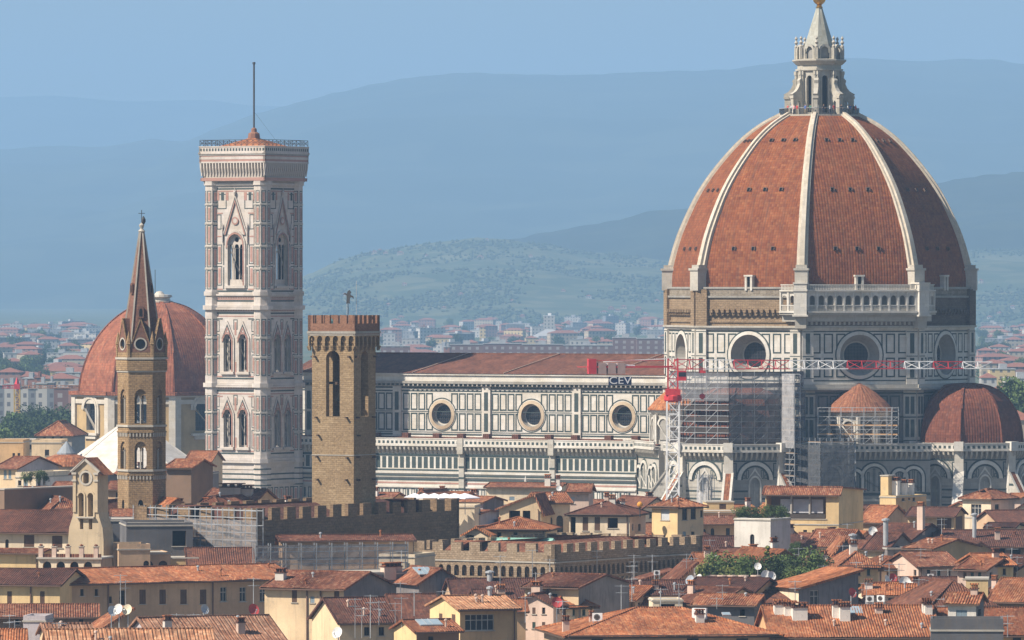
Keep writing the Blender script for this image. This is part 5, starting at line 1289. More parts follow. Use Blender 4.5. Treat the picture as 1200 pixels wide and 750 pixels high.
# left side
house('long red-roofed church nave with deep square windows', -30, 84, 623, 884, -12, 16, 'gx', 2.4, PALE, TILE_D, (('f', 8, 632, 643, 4, 'arch'), ('f', 34, 627, 641, 12, 'brown'), ('f', 67, 628, 642, 12, 'brown')), name='church', cat_='church')
house('lower cream aisle with a thin red ledge below the church', -30, 46, 648, 868, -12, 7, 'gx', .3, YEL, TILE, ())
house('brown block with one blank shaded wall behind the church roof', -4, 5, 574, 962, -34, 22, 'flat', .0, BRNW, TILE, (), rwall=BRNW)
house('cream house with blue shutters and a plant-filled balcony', -6, 20, 549, 1085, -22, 15, 'gx', 1.6, CREAM, TILE, w('f', (6, 11.5), 551, 561, 3.4, 'blue'), rwall=LILAC, name='townhouse')
house('white lower house with dark windows beneath the plant-filled balcony', 18, 42, 560, 1060, -20, 14, 'flat', .7, PALE, TILE, (('f', 23, 563, 569, 4, 'dark'), ('f', 30, 562, 570, 5, 'blue'), ('r', 46, 562, 570, 3.5, 'dark'), ('r', 52, 561, 568, 3, 'dark')), rwall=WHITEW)
house('red patchwork roof below the plant-filled balcony', 32, 78, 586, 990, 6, 12, 'gx', 1.6, LILAC, TILE_O, ())
house('red roof behind the bell gable', 54, 92, 581, 1035, -12, 13, 'gx', 1.8, GREYW, TILE, ())
house('low red roof beside the bell gable\'s shoulder', 60, 90, 596, 985, 4, 9, 'gx', 1.2, PALE, TILE_O, ())
house('beige flat-topped building with a green roof edge', -10, 27, 519, 1330, -2, 12, 'flat', .4, OCHRE, TILE, w('f', (16, 22), 531, 537, 3, 'dark'), corr=False)
house('long grey attic with a copper eave behind the beige building', 4, 40, 516, 1345, 2, 10, 'flat', .0, GREYM, TILE, w('f', (12, 24, 34), 521, 527, 6, 'dark'), corr=False)
house('beige house with one framed window near the grey cone roof', 37, 72, 519.5, 1320, -3, 10, 'flat', .5, CREAM, TILE, (('f', 55, 527, 534, 5, 'dark'),), corr=False)
house('dark house under a wide red hipped roof by the trees', 44, 84, 509, 1440, -8, 14, 'hip', 2.6, GREYM, TILE, w('f', (52, 62, 72), 511, 515, 3, 'dark'), corr=False)
house('small brick house between church towers', 170, 196, 553, 1010, -10, 8, 'gx', .9, BRNW, TILE, (('f', 178, 560, 566, 4, 'void'),), rwall=BRNW)
house('brown scaffolded house right of the hexagonal tower', 195, 224, 548, 1000, -18, 9, 'gx', 1.0, BRNW, TILE, (), rwall=BRNW)
house('red roof between the white pyramid and the bell tower', 218, 246, 541, 1180, -10, 10, 'gx', 1.6, CREAM, TILE_O, ())
house('grey house at the foot of the bell tower', 222, 246, 556, 1130, -8, 8, 'flat', .2, GREYW, TILE, w('f', (231,), 562, 567, 4, 'dark'))
house('small beige house left of the hexagonal tower foot', 124, 142, 573, 1000, -14, 7, 'gx', .9, TAN, TILE, (('f', 137, 577, 583, 3, 'dark'),))
house('low red-roofed house at the hexagonal tower foot', 132, 176, 607, 905, 2, 7, 'gx', .9, CREAM, TILE, ())
house('orange brick house with a red roof before the bell tower', 238, 298, 588, 955, -14, 11, 'gx', 1.5, PEACH, TILE, w('f', (256, 282), 591, 596, 4, 'dark'), chim=((272, .5, 1.2, 3.0), (290, .5, 1.0, 1.4)))
house('dark stained warehouse wall beside the bell gable', 148, 226, 617, 872, 8, 10, 'flat', .3, DKGREY, TILE, (('f', 210, 622, 640, 16, 'void'),))
house('lower dark roofed block behind the terrace', 128, 184, 611, 890, 4, 10, 'flat', .1, DKGREY, TILE, ())
house('brown house with arched openings below the dark warehouse', 139, 176, 645, 856, 12, 7, 'flat', .6, TAN, TILE, w('f', (173,), 657, 668, 10, 'arch'))
house('taupe arcade with two big arches behind the tan palazzo', 162, 200, 650, 862, 12, 7, 'flat', .1, TAN, TILE, w('f', (174, 191), 657, 668, 11, 'arch'))
house('cream wall patch behind the orange roof', 198, 232, 655, 868, 6, 7, 'flat', .0, YEL, TILE, ())
# generic roofs that close the gaps between the named houses, far to near
fr = random.Random(31)
WM = [(CREAM, 'cream'), (PALE, 'pale'), (OCHRE, 'ochre'), (ROSE, 'rose'), (TAN, 'tan'), (YEL, 'yellow'), (GREYW, 'grey')]
RMs = [(TILE, 'red'), (TILE_O, 'orange'), (TILE_D, 'dark red')]
ROWS = [  # px from, px to, eave row, distance, landmark, step
    (430, 560, 588, 1130, 'behind the dark crenellated wall', 30), (560, 790, 600, 1110, 'below the striped nave wall', 32),
    (790, 1240, 604, 1140, 'at the foot of the apses', 34), (236, 440, 604, 1010, 'behind the fortress wall', 34),
    (560, 800, 628, 1010, 'behind the pale crenellated palace', 36), (830, 1240, 634, 1000, 'behind the yellow loggia house', 36),
    (20, 240, 590, 1030, 'near the hexagonal tower', 34), (820, 1240, 664, 870, 'beyond the rooftop garden', 40),
    (560, 1240, 706, 812, 'in the hollow before the palace', 40), (-20, 160, 560, 1180, 'left of the hexagonal tower', 30), (60, 250, 600, 960, 'under the bell gable', 36)]
n_ = 0
for a, b, ey, Yr, where, st in ROWS:
    x = a
    while x < b:
        wd = st * fr.uniform(.8, 1.3); y_ = Yr + fr.uniform(-18, 18); e_ = ey + fr.uniform(-5, 6)
        wm, wn = fr.choice(WM); rm_, rn = fr.choice(RMs); ya = fr.choice((-30, -22, -12, 6, 18, 26)); kind = fr.choice(('gx', 'gx', 'hip', 'gy'))
        ws = [('f', x + wd * t, e_ + 4 + q * 17, e_ + 11.5 + q * 17, 3.8, fr.choice(('dark', 'green', 'brown', 'green'))) for t in ((.25, .5, .75) if wd > 34 else (.3, .68)) for q in (0, 1)] + [('r' if ya < 0 else 'l', (x + wd + 5) if ya < 0 else (x - 4), e_ + 4, e_ + 11, 3.2, 'dark')]
        ch = ((x + wd * fr.uniform(.2, .8), .6, fr.uniform(.6, 1.3), fr.uniform(.6, 1.1), fr.choice(('box', 'white'))),) if fr.random() < .7 else ()
        ht = {'gx': '', 'hip': 'hip-roofed ', 'gy': 'gabled '}[kind]
        house(f'{wn} {ht}house with {rn} tiles {where}', x, x + wd, e_, y_, ya, fr.uniform(8, 12), kind, None, wm, rm_, ws, chim=ch, group='old houses ' + where)
        x += wd * fr.uniform(.95, 1.1)
# ---------------------------------------------------------------- crenellated palaces
STONE_L = stone('pale rubble stone', (.47, .37, .265), (.34, .26, .18), .5, .26, .02, (.24, .17, .10), contrast=1)
STONE_B = stone('tower sandstone', (.43, .32, .195), (.34, .25, .15), .62, .27, .015, (.33, .22, .12))
BRICKR = stone('red brick', (.42, .23, .15), (.33, .17, .11), .3, .11, .01, (.26, .16, .12))
def palace(label, pxc, pym, Yc, yl, pxl, pxr, merl, mh, pitch, mach, stone_, roofm, name='palace', inner=True):
    """square fortress seen on its corner: left wall runs at -yl, right wall at 90-yl degrees"""
    zt = ZP(pym, Yc); yl = math.radians(yl); c = (XP(pxc, Yc), Yc)
    LR = on_wall(c, yl + math.pi / 2, pxr)
    LL = -on_wall(c, yl, pxl)
    e = empty(name, (c[0], c[1], 0), yl); tag(e, label, 'palace')
    walls = [(-LL, 0, 0, LL), (0, 0, math.pi / 2, LR), (0, LR, math.pi, LL), (-LL, LR, -math.pi / 2, LR)]
    for wi, (lx, ly, la, L) in enumerate(walls):
        mb = MB(); mb.frame(lx, ly, 0, la); zb = zt - mh
        if mach:
            mb.box(.0, L, 0, .55, zb - 1.15, zb, stone_); mb.box(0, L, -.12, .3, zb - 1.35, zb - 1.17, SILL)
            n = int(L / 1.15); p = L / n; H = [arch(i * p + .24, (i + 1) * p - .24, zb - 3.55, zb - 2.15, 6) for i in range(n)]
            # trim the small arches out of the machicolation front
            mb.tri_panel(rectl(0, L, zb - 3.55, zb - 1.36), [arch(i * p + .24, (i + 1) * p - .24, zb - 3.2, zb - 2.15, 6) for i in range(n)], 0, stone_)
            for h in H: mb.reveal(h[1:], 0, .6, stone_)
            for i in range(n + 1): mb.loft([[(i * p - .2, 0, zb - 3.55), (i * p + .2, 0, zb - 3.55), (i * p + .2, .6, zb - 3.55), (i * p - .2, .6, zb - 3.55)], [(i * p - .14, .45, zb - 4.2), (i * p + .14, .45, zb - 4.2), (i * p + .14, .6, zb - 4.2), (i * p - .14, .6, zb - 4.2)]], SILL, cap1=True)
            mb.box(0, L, .6, 1.1, 0, zb - .4, stone_)
        else:
            mb.box(0, L, 0, .6, 0, zb, stone_); mb.box(0, L, -.08, .02, zb - 2.0, zb - 1.8, stone_)
        mb.build('wall', e)
        n = max(1, round(L / pitch)); p = (L - merl) / n
        for i in range(n + 1):
            b = MB(); b.frame(lx, ly, 0, la); b.box(i * p, i * p + merl, 0, .55, zb, zt + rnd.uniform(-.06, .04), stone_); b.build('merlon', e)
    mb = MB(); mb.frame(); z0 = zt - mh - 1.4 if mach else zt - mh - .9; i0 = 1.8; rr = 2.2 if mach else 3.2
    a = [(-LL + i0, i0), (-i0, i0), (-i0, LR - i0), (-LL + i0, LR - i0)]
    slope_patch(mb, Vector((-LL + i0, i0, z0)), Vector((1, 0, 0)), Vector((0, 1, .45)).normalized(), LL - 2 * i0, 6, roofm, corr=False)
    slope_patch(mb, Vector((-i0, i0, z0)), Vector((0, 1, 0)), Vector((-1, 0, .45)).normalized(), LR - 2 * i0, 6, roofm, corr=False)
    slope_patch(mb, Vector((-LL + i0, LR - i0, z0)), Vector((1, 0, 0)), Vector((0, -1, .45)).normalized(), LL - 2 * i0, 6, roofm, corr=False)
    slope_patch(mb, Vector((-LL + i0, i0, z0)), Vector((0, 1, 0)), Vector((1, 0, .45)).normalized(), LR - 2 * i0, 6, roofm, corr=False)
    mb.face([(p[0], p[1], z0 - .6) for p in a], SILL)
    mb.build('roof', e); return e
palace('pale rubble palace with merlons and a row of small arches under its parapet', 650, 638, 880, -32, 485, 823, 1.6, 1.1, 3.15, True, STONE_L, TILE)
palace('dark crenellated fortress with brick-lit merlons beside the tan square tower', 300, 596, 880, -32, 157, 538, 2.0, 1.55, 3.6, False, BROWN, TILE_D)

# ---------------------------------------------------------------- tan square tower (brick crown)
yt = math.radians(-26.4); xt = XP(365.7, 905)
tw = empty('square_tower', (xt, 905, 0), yt); tag(tw, 'tan stone square tower with brick battlements and one tall arched opening each side', 'tower')
S_ = 6.2; zz = lambda py: ZP(py, 905)
for q in range(4):
    lx, ly, la = ((0, 0, 0), (S_, 0, math.pi / 2), (S_, S_, math.pi), (0, S_, -math.pi / 2))[q]
    mb = MB(); mb.frame(lx, ly, 0, la); h = arch(S_ / 2 - 1.02, S_ / 2 + 1.02, zz(488), zz(420), 10)
    mb.tri_panel(rectl(0, S_, 0, zz(392)), [h], 0, STONE_B); mb.reveal(h, 0, .9, STONE_B)
    hi = h; mb.tri_panel(rectl(.9, S_ - .9, 0, zz(392)), [h], .9, STONE_B)
    mb.box(0, S_, -.06, 0, zz(533.5), zz(532.5), SILL, skip='k')
    for (xx, py) in ((.5, 418), (5.6, 418), (.7, 489), (5.2, 489), (.8, 535), (5.3, 536), (.9, 562), (5.2, 562), (1.0, 510)):
        mb.bar((xx, 0, zz(py)), (xx, -.5, zz(py)), .22, SOFFIT)
    mb.build('tower_wall', tw)
    mb = MB(); mb.frame(lx, ly, 0, la); o = .40; z0, z1, z2, z3 = zz(405.5), zz(392), zz(379), zz(369.3); L = S_ + 2 * o; n = 6; p = L / n
    H = [arch(-o + i * p + .2, -o + (i + 1) * p - .2, z0, z0 + .95, 8) for i in range(n)]
    mb.tri_panel([(-o, z0), (S_ + o, z0), (S_ + o, z1), (-o, z1)], [[(x, max(z, z0 + .02)) for x, z in h] for h in H], -o, STONE_B)
    for h in H: mb.reveal(h[1:], -o, 0, STONE_B)
    for i in range(n + 1): mb.loft([[(-o + i * p - .2, -o, z0), (-o + i * p + .2, -o, z0), (-o + i * p + .2, 0, z0), (-o + i * p - .2, 0, z0)], [(-o + i * p - .12, -.1, z0 - .6), (-o + i * p + .12, -.1, z0 - .6), (-o + i * p + .12, 0, z0 - .6), (-o + i * p - .12, 0, z0 - .6)]], STONE_B, cap1=True)
    mb.box(-o, S_ + o, -o, -o + .4, z1, z2, BRICKR); mb.box(-o - .05, S_ + o + .05, -o - .05, -o + .3, z1 - .12, z1 + .02, SILL)
    crown = mb.build('crown_wall', tw)
    m = 6; mp = (L - .75) / (m - 1)
    for i in range(m):
        b = MB(); b.frame(lx, ly, 0, la); b.box(-o + i * mp, -o + i * mp + .75, -o, -o + .4, z2, z3, BRICKR, COPPER); b.build('merlon', crown)
mb = MB(); mb.frame(); mb.box(-.5, S_ + .5, -.5, S_ + .5, zz(391), zz(388), GREYM); mb.build('roof_deck', tw)
mb = MB(); mb.lathe(1.4, 2.2, [(.8, zz(391)), (.55, zz(376)), (.03, zz(369))], 8, COPPER); mb.build('copper_cap', tw)
mb = MB(); c_ = (S_ / 2, S_ / 2)
mb.bar((.9, c_[1], zz(449)), (S_ - .9, c_[1], zz(449)), .35, SOFFIT); mb.bar((c_[0], .9, zz(449)), (c_[0], S_ - .9, zz(449)), .35, SOFFIT)
mb.lathe(c_[0], c_[1], [(1.05, zz(470)), (.85, zz(466)), (.6, zz(456)), (.45, zz(451)), (.05, zz(450))], 14, plain('bronze', (.12, .10, .06), .5, .6)); mb.build('tower_bell', tw)
mb = MB(); bx_ = on_wall((xt, 905), yt, 398) ; mb.frame(bx_, 2.4, 0)
z = zz(346); mb.bar((0, 0, zz(369)), (0, 0, z), .07, IRON)
LN_ = [(-.25, 0), (-.1, .05), (0, .5), (.1, .1), (.3, 0), (.2, .35), (.25, .8), (.5, .95), (.85, .7), (.75, 1.05), (.4, 1.2), (.3, 1.35), (.45, 1.6), (.2, 1.9), (-.05, 1.75), (-.15, 1.4), (-.5, 1.5), (-.7, 1.25), (-.45, 1.3), (-.2, 1.1), (-.2, .6)]
mb.solid([(x * 1.0, zz(356) + zq * .95) for x, zq in LN_], -.06, .06, IRON); mb.build('lion_vane', tw)
mb = MB(); mb.frame(); mb.bar((5, 3, zz(369)), (5, 3, zz(329)), .05, STEEL); mb.bar((3.6, 3, zz(369)), (3.6, 3, zz(348)), .05, STEEL); mb.build('mast', tw)

# ---------------------------------------------------------------- hexagonal bell tower with spire
hx = empty('hexagonal_tower', (XP(166, 950), 950, 0), 0); tag(hx, 'hexagonal stone bell tower with a red brick spire and pointed gablets', 'bell tower')
z9 = lambda py: ZP(py, 950)
RH = 3.32; SPIRE = stone('spire brick', (.27, .14, .10), (.21, .11, .085), .5, .2, .01, (.30, .20, .15)); HSTONE = stone('weathered tower stone', (.43, .30, .165), (.33, .225, .125), .6, .28, .02, (.20, .14, .09))
for k in range(6):
    a0 = math.radians(-120 + 60 * k); R = RH
    th = math.radians(-90 + 60 * k) + math.pi / 2; p0 = (R * math.cos(a0), R * math.sin(a0)); L = R; c = L / 2
    mb = MB(); mb.frame(p0[0], p0[1], 0, th)
    H = [arch(c - .82, c + .82, z9(496), z9(466), 8, 1.2), arch(c - .82, c + .82, z9(549), z9(527), 8, 1.2)]
    if k in (0, 5, 4, 1, 2, 3): H.append(arch(c - .35, c + .35, z9(604), z9(590), 6, .6))
    mb.tri_panel(rectl(0, L, 0, z9(418)), H, 0, HSTONE)
    for h in H[:2]: mb.reveal(h, 0, .55, HSTONE)
    mb.reveal(H[2], 0, .4, HSTONE); mb.fill(H[2], .4, VOID)
    for py, pr in ((500, .16), (552, .16), (421, .3), (436, .12)): mb.box(-pr * .5, L + pr * .5, -pr, .05, z9(py), z9(py) + .28, SILL)
    for py in (513, 563, 434): 
        for i in range(7): mb.box(.1 + i * .47, .3 + i * .47, -.12, 0, z9(py) + .2, z9(py) + .75, SILL if py != 434 else HSTONE, skip='k')
        mb.box(0, L, -.16, 0, z9(py) + .75, z9(py) + .95, HSTONE, skip='k')
    mb.box(-.1, L + .1, -.22, .1, z9(434), z9(422), HSTONE, skip='k')
    mb.build('tower_wall', hx)
    for h0, h1 in ((496, 466), (549, 527)):
        m2 = MB(); m2.frame(p0[0], p0[1], 0, th)     # paired lights with a column
        m2.lathe(c, .25, [(.1, z9(h0)), (.1, z9(h1) - .2), (.18, z9(h1))], 6, SILL)
        m2.tri_panel(arch(c - .82, c + .82, z9(h1) - .15, z9(h1), 8, 1.2), [arch(c - .72, c - .08, z9(h1) - .13, z9(h1), 4, .4), arch(c + .08, c + .72, z9(h1) - .13, z9(h1), 4, .4)], .25, HSTONE)
        m2.build('twin_light', hx)
    # gablet
    g = MB(); g.frame(p0[0], p0[1], 0, th); gl = [(.12, z9(420)), (L - .12, z9(420)), (L - .12, z9(409)), (c, z9(373)), (.12, z9(409))]
    g.tri_panel(gl, [circ(c, z9(403), .72, 16)], -.05, SPIRE); g.reveal(gl, -.05, .25, HSTONE); g.reveal(circ(c, z9(403), .72, 16), -.05, .2, HSTONE); g.fill(circ(c, z9(403), .72, 16), .2, LEAD)
    g.funnel(circ(c, z9(403), .9, 16), -.1, circ(c, z9(403), .7, 16), -.1, SILL)
    g.box(0, L, -.08, .1, z9(420) - .1, z9(412.5), HSTONE, skip='k')
    for s in (0, 1):
        x0, x1 = (.12, c) if s == 0 else (L - .12, c)
        g.bar((x0, -.05, z9(409)), (x1, -.05, z9(373)), .14, HSTONE)
        g.face([(x0, -.05, z9(409)), (x1, -.05, z9(373)), (c, 2.2, z9(373)), (x0, 1.4 if s == 0 else 1.4, z9(409))], SPIRE)
    g.build('gablet', hx)
    q = MB(); q.frame(); pr = [p0[0] * .98, p0[1] * .98]
    q.lathe(pr[0], pr[1], [(.3, z9(420)), (.3, z9(404)), (.4, z9(403)), (.02, z9(388))], 6, HSTONE); q.build('pinnacle', hx)
mb = MB(); mb.frame(); ring = lambda r, z: [(r * math.cos(math.radians(-120 + 60 * k)), r * math.sin(math.radians(-120 + 60 * k)), z) for k in range(6)]
mb.loft([ring(2.85, z9(412)), ring(.28, z9(272))], SPIRE, cap1=True)
for k in range(6):
    a, b = ring(2.9, z9(412))[k], ring(.3, z9(272))[k]; mb.bar(a, b, .2, SILL)
mb.build('spire', hx)
for k in range(6):
    for t, s in ((.30, .42), (.50, .34)):
        if (k + (t > .4)) % 2: continue
        r = lerp(2.85, .28, t) * .866; z = lerp(z9(412), z9(272), t); a = math.radians(-90 + 60 * k); d = MB(); d.frame(r * math.cos(a), r * math.sin(a), 0, a + math.pi / 2)
        d.solid(arch(-s, s, z - .3, z + .7, 6, s * 1.6), -.28, .3, SPIRE); d.fill(arch(-s * .55, s * .55, z - .1, z + .6, 6, s), -.29, VOID); d.build('spire_dormer', hx)
mb = MB(); mb.lathe(0, 0, [(.3, z9(273)), (.5, z9(271)), (.2, z9(268)), (.38, z9(264)), (.08, z9(261))], 8, SILL); mb.bar((0, 0, z9(262)), (0, 0, z9(246)), .09, IRON); mb.bar((-.45, 0, z9(250)), (.45, 0, z9(250)), .08, IRON)
mb.lathe(.25, 0, [(.04, z9(264)), (.3, z9(260)), (.3, z9(257)), (.04, z9(253))], 8, IRON); mb.build('finial_cross', hx)
mb = MB(); mb.frame(); 
for py in (424, 502, 554): mb.lathe(0, 0, [(2.7, z9(py)), (2.7, z9(py) + .3)], 6, HSTONE, math.radians(-120))
mb.build('floor_slab', hx)

# ---------------------------------------------------------------- domed chapel far behind
YM = 1550; mc = empty('domed_chapel', (XP(187, YM), YM, 0), 0); zm = lambda py: ZP(py, YM)
tag(mc, 'large red octagonal dome on an ochre drum half hidden by the bell towers', 'chapel')
def ov(R, k, ph): a = math.radians(-90 + ph + 45 * k); return (R * math.cos(a), R * math.sin(a))
PH = 13
pf = cat([(18.4, 0), (18.0, 3), (16.6, 7.5), (14.2, 12), (10.6, 16), (6.4, 18.8), (2.6, 20.0)], 4)
mb = MB(); TILE_M = tiles('chapel dome tiles', [(.33, .11, .058), (.38, .14, .075), (.28, .09, .048), (.41, .17, .095)], .6, .6, .12, .05, .2, False)
for k in range(8):
    v = 0
    for (r0, h0), (r1, h1) in zip(pf, pf[1:]):
        a0, b0, a1, b1 = ov(r0, k, PH), ov(r0, k + 1, PH), ov(r1, k, PH), ov(r1, k + 1, PH); dv = math.hypot(r1 - r0, h1 - h0)
        mb.face([(*a0, zm(458) + h0), (*b0, zm(458) + h0), (*b1, zm(458) + h1), (*a1, zm(458) + h1)], TILE_M, [(k * 40 - r0 * .38, v), (k * 40 + r0 * .38, v), (k * 40 + r1 * .38, v + dv), (k * 40 - r1 * .38, v + dv)]); v += dv
ds = mb.build('dome_shell', mc)
for k in range(8):
    b = MB(); pts = [Vector((*ov(r, k, PH), zm(458) + h)) for r, h in pf]
    for p, q in zip(pts, pts[1:]): b.bar(p, q, .7, TILE_M, .35)
    b.build('dome_rib', ds)
MWALL = plaster('ochre drum brick', (.46, .33, .17), .4); MWH = marble('chapel white stone', (.62, .58, .52), .4)
for k in range(8):
    a0 = ov(19.6, k, PH); a1 = ov(19.6, k + 1, PH); th = math.atan2(a1[1] - a0[1], a1[0] - a0[0]); L = math.hypot(a1[0] - a0[0], a1[1] - a0[1]); c = L / 2
    mb = MB(); mb.frame(*a0, 0, th); h = arch(c - 2.1, c + 2.1, zm(503), zm(479), 10)
    mb.tri_panel(rectl(0, L, 0, zm(460)), [h], 0, MWALL); mb.reveal(h, 0, 1, MWH); mb.fill(h, 1, LEAD)
    mb.box(-.2, 1.3, -.5, .2, 0, zm(462), MWH); mb.box(L - 1.3, L + .2, -.5, .2, 0, zm(462), MWH)
    for z0, z1, p in ((472, 467, .35), (462, 458, 1.1), (464, 462.3, .6)): mb.box(-.3, L + .3, -p, .3, zm(z0), zm(z1), MWH if z0 != 462 else TILE_M)
    for g, y, m in ((1.5, -.4, MWH), (.9, -.55, MWH)):
        oo = arch(c - 2.1 - g, c + 2.1 + g, zm(507), zm(479), 10); ii = arch(c - 2.1 - g + .6, c + 2.1 + g - .6, zm(507), zm(479), 10)
        for i in range(1, len(oo) - 1): mb.face([(p[0], y, p[1]) for p in (oo[i], oo[i + 1], ii[i + 1], ii[i])], m)
        mb.reveal(oo[1:-1], y, 0, m)
    mb.box(c - 3.3, c + 3.3, -.8, 0, zm(509), zm(506), MWH); mb.box(c - 2.4, c + 2.4, -.5, 0, zm(513), zm(509.3), MWH)
    for i in range(5): mb.bar((c - 1.7 + i * .85, .9, zm(503)), (c - 1.7 + i * .85, .9, zm(472)), .1, IRON)
    for py in (498, 492, 486, 480): mb.bar((c - 2.1, .85, zm(py)), (c + 2.1, .85, zm(py)), .1, IRON)
    mb.build('drum_wall', mc)
mb = MB(); mb.lathe(0, 0, [(2.9, zm(355)), (3.0, zm(353)), (2.4, zm(352)), (2.3, zm(349)), (2.9, zm(348)), (2.7, zm(345.5)), (1.2, zm(345)), (.7, zm(342)), (.1, zm(341))], 16, MWH); mb.bar((-1, 0, zm(345)), (-1, 0, zm(316)), .14, IRON); mb.build('lantern_base', mc)

# ---------------------------------------------------------------- white pyramid roof (octagonal)
YB = 1332; bp = empty('baptistery', (XP(154, YB), YB, 0), math.radians(-9)); zb_ = lambda py: ZP(py, YB)
tag(bp, 'octagonal building under a pale marble pyramid roof behind the hexagonal tower', 'baptistery')
PYR = marble('pale marble roof slabs', (.70, .67, .64), .25)
mb = MB(); mb.lathe(0, 0, [(15.0, 0), (15.0, zb_(553))], 8, WHITE2); mb.build('wall', bp)
mb = MB(); mb.lathe(0, 0, [(15.8, zb_(556)), (15.8, zb_(554)), (.9, zb_(491.5))], 8, PYR); 
r_ = mb.build('roof', bp)
for k in range(8):
    a = math.pi / 4 * k; b = MB(); b.bar((15.6 * math.cos(a), 15.6 * math.sin(a), zb_(553.5)), (.6 * math.cos(a), .6 * math.sin(a), zb_(490.5)), .3, WHITE, .2); b.build('ridge', r_)
mb = MB(); mb.lathe(0, 0, [(1.1, zb_(493)), (1.0, zb_(485)), (1.3, zb_(484)), (.05, zb_(478))], 8, WHITE); mb.build('lantern', bp)
# chapel with grey cone lantern
YC = 1260; e = empty('small_chapel', (XP(78, YC), YC, 0), 0); tag(e, 'round tiled chapel roof with a grey metal cone on top', 'chapel'); zc = lambda py: ZP(py, YC)
mb = MB(); mb.lathe(0, 0, [(4.6, 0), (4.6, zc(546))], 12, TAN); mb.build('wall', e)
mb = MB(); mb.lathe(0, 0, [(5.0, zc(546)), (4.6, zc(541)), (3.6, zc(536)), (2.0, zc(532.5))], 16, TILE_O); mb.build('roof', e)
mb = MB(); mb.lathe(0, 0, [(1.8, zc(533)), (1.8, zc(531)), (.7, zc(522)), (.05, zc(517))], 12, plain('lead sheet', (.25, .28, .31), .5)); mb.build('cone_lantern', e)

# ---------------------------------------------------------------- bell gable
YG = 858; yg = math.radians(-25); xg = XP(86, YG); bg_ = empty('bell_gable', (xg, YG, 0), yg); tag(bg_, 'tall stucco bell gable with two bell arches, round niche and small tiled roof', 'bell gable')
zg = lambda py: ZP(py, YG); WG = on_wall((xg, YG), yg, 115); DG = 2.6; BG = plaster('bell gable stucco', (.50, .40, .27), .7)
X = lambda px: on_wall((xg, YG), yg, px)
front = [(-.75, 0), (WG + .75, 0), (WG + .75, zg(632)), (WG + .6, zg(618)), (WG + .15, zg(606)), (WG, zg(600)), (WG, zg(553)), (WG / 2, zg(539)), (0, zg(553)), (0, zg(600)), (-.15, zg(606)), (-.6, zg(618)), (-.75, zg(632))]
H = [arch(X(92), X(98.5), zg(605), zg(581), 8), arch(X(103), X(109.5), zg(605), zg(581), 8), arch(X(97.5), X(104), zg(567), zg(554), 8), rectl(X(93.5), X(97.5), zg(620), zg(608)), rectl(X(104), X(108), zg(620), zg(608))]
mb = MB(); mb.frame()
for y in (0, DG): mb.tri_panel(front, H[:3] + (H[3:] if y == 0 else []), y, BG)
mb.reveal(front, 0, DG, BG)
for h in H[:3]: mb.reveal(h, 0, DG, BG)
for h in H[3:]: mb.reveal(h, 0, .8, BG); mb.fill(h, .8, BRNW)
for h in H[:2]:
    oo = arch(h[0][0] - .22, h[1][0] + .22, zg(605), zg(581), 8); ii = arch(h[0][0], h[1][0], zg(605), zg(581), 8)
    for i in range(1, len(oo) - 1): mb.face([(p[0], -.12, p[1]) for p in (oo[i], oo[i + 1], ii[i + 1], ii[i])], BG)
    mb.reveal(oo[1:-1], -.12, 0, BG)
for x in (.0, WG - .42): mb.box(x, x + .42, -.18, 0, zg(600), zg(556), BG); mb.box(x - .12, x + .54, -.3, 0, zg(564), zg(562), SILL); mb.box(x - .12, x + .54, -.3, DG + .1, zg(556), zg(553.5), SILL)
mb.box(X(90.5), X(111.5), -.45, 0, zg(607), zg(605.5), SILL)
mb.funnel(circ(X(100.7), zg(560), .95, 16), -.08, circ(X(100.7), zg(560), .7, 16), -.08, SILL)
for s, x in ((0, -.25), (1, WG / 2)): mb.bar((x if s == 0 else WG + .25, -.15, zg(553)), (WG / 2, -.15, zg(538)), .3, SILL)
mb.build('wall', bg_)
mb = MB(); sl = (zg(538) - zg(553)) / (WG / 2)
slope_patch(mb, Vector((-.6, -.35, zg(553) - .45 * sl)), Vector((0, 1, 0)), Vector((1, 0, sl)).normalized(), DG + .7, (WG / 2 + .6) * math.sqrt(1 + sl * sl), TILE_O)
slope_patch(mb, Vector((WG + .6, -.35, zg(553) - .45 * sl)), Vector((0, 1, 0)), Vector((-1, 0, sl)).normalized(), DG + .7, (WG / 2 + .6) * math.sqrt(1 + sl * sl), TILE_O)
mb.build('roof', bg_)
for h in H[:2]:
    c = (h[0][0] + h[1][0]) / 2; b = MB(); b.lathe(c, 1.0, [(.27, zg(596)), (.2, zg(592)), (.13, zg(588)), (.04, zg(587))], 10, plain('bronze bell', (.16, .17, .12), .45, .6)); b.bar((h[0][0], 1, zg(586.5)), (h[1][0], 1, zg(586.5)), .12, SOFFIT); b.build('gable_bell', bg_)
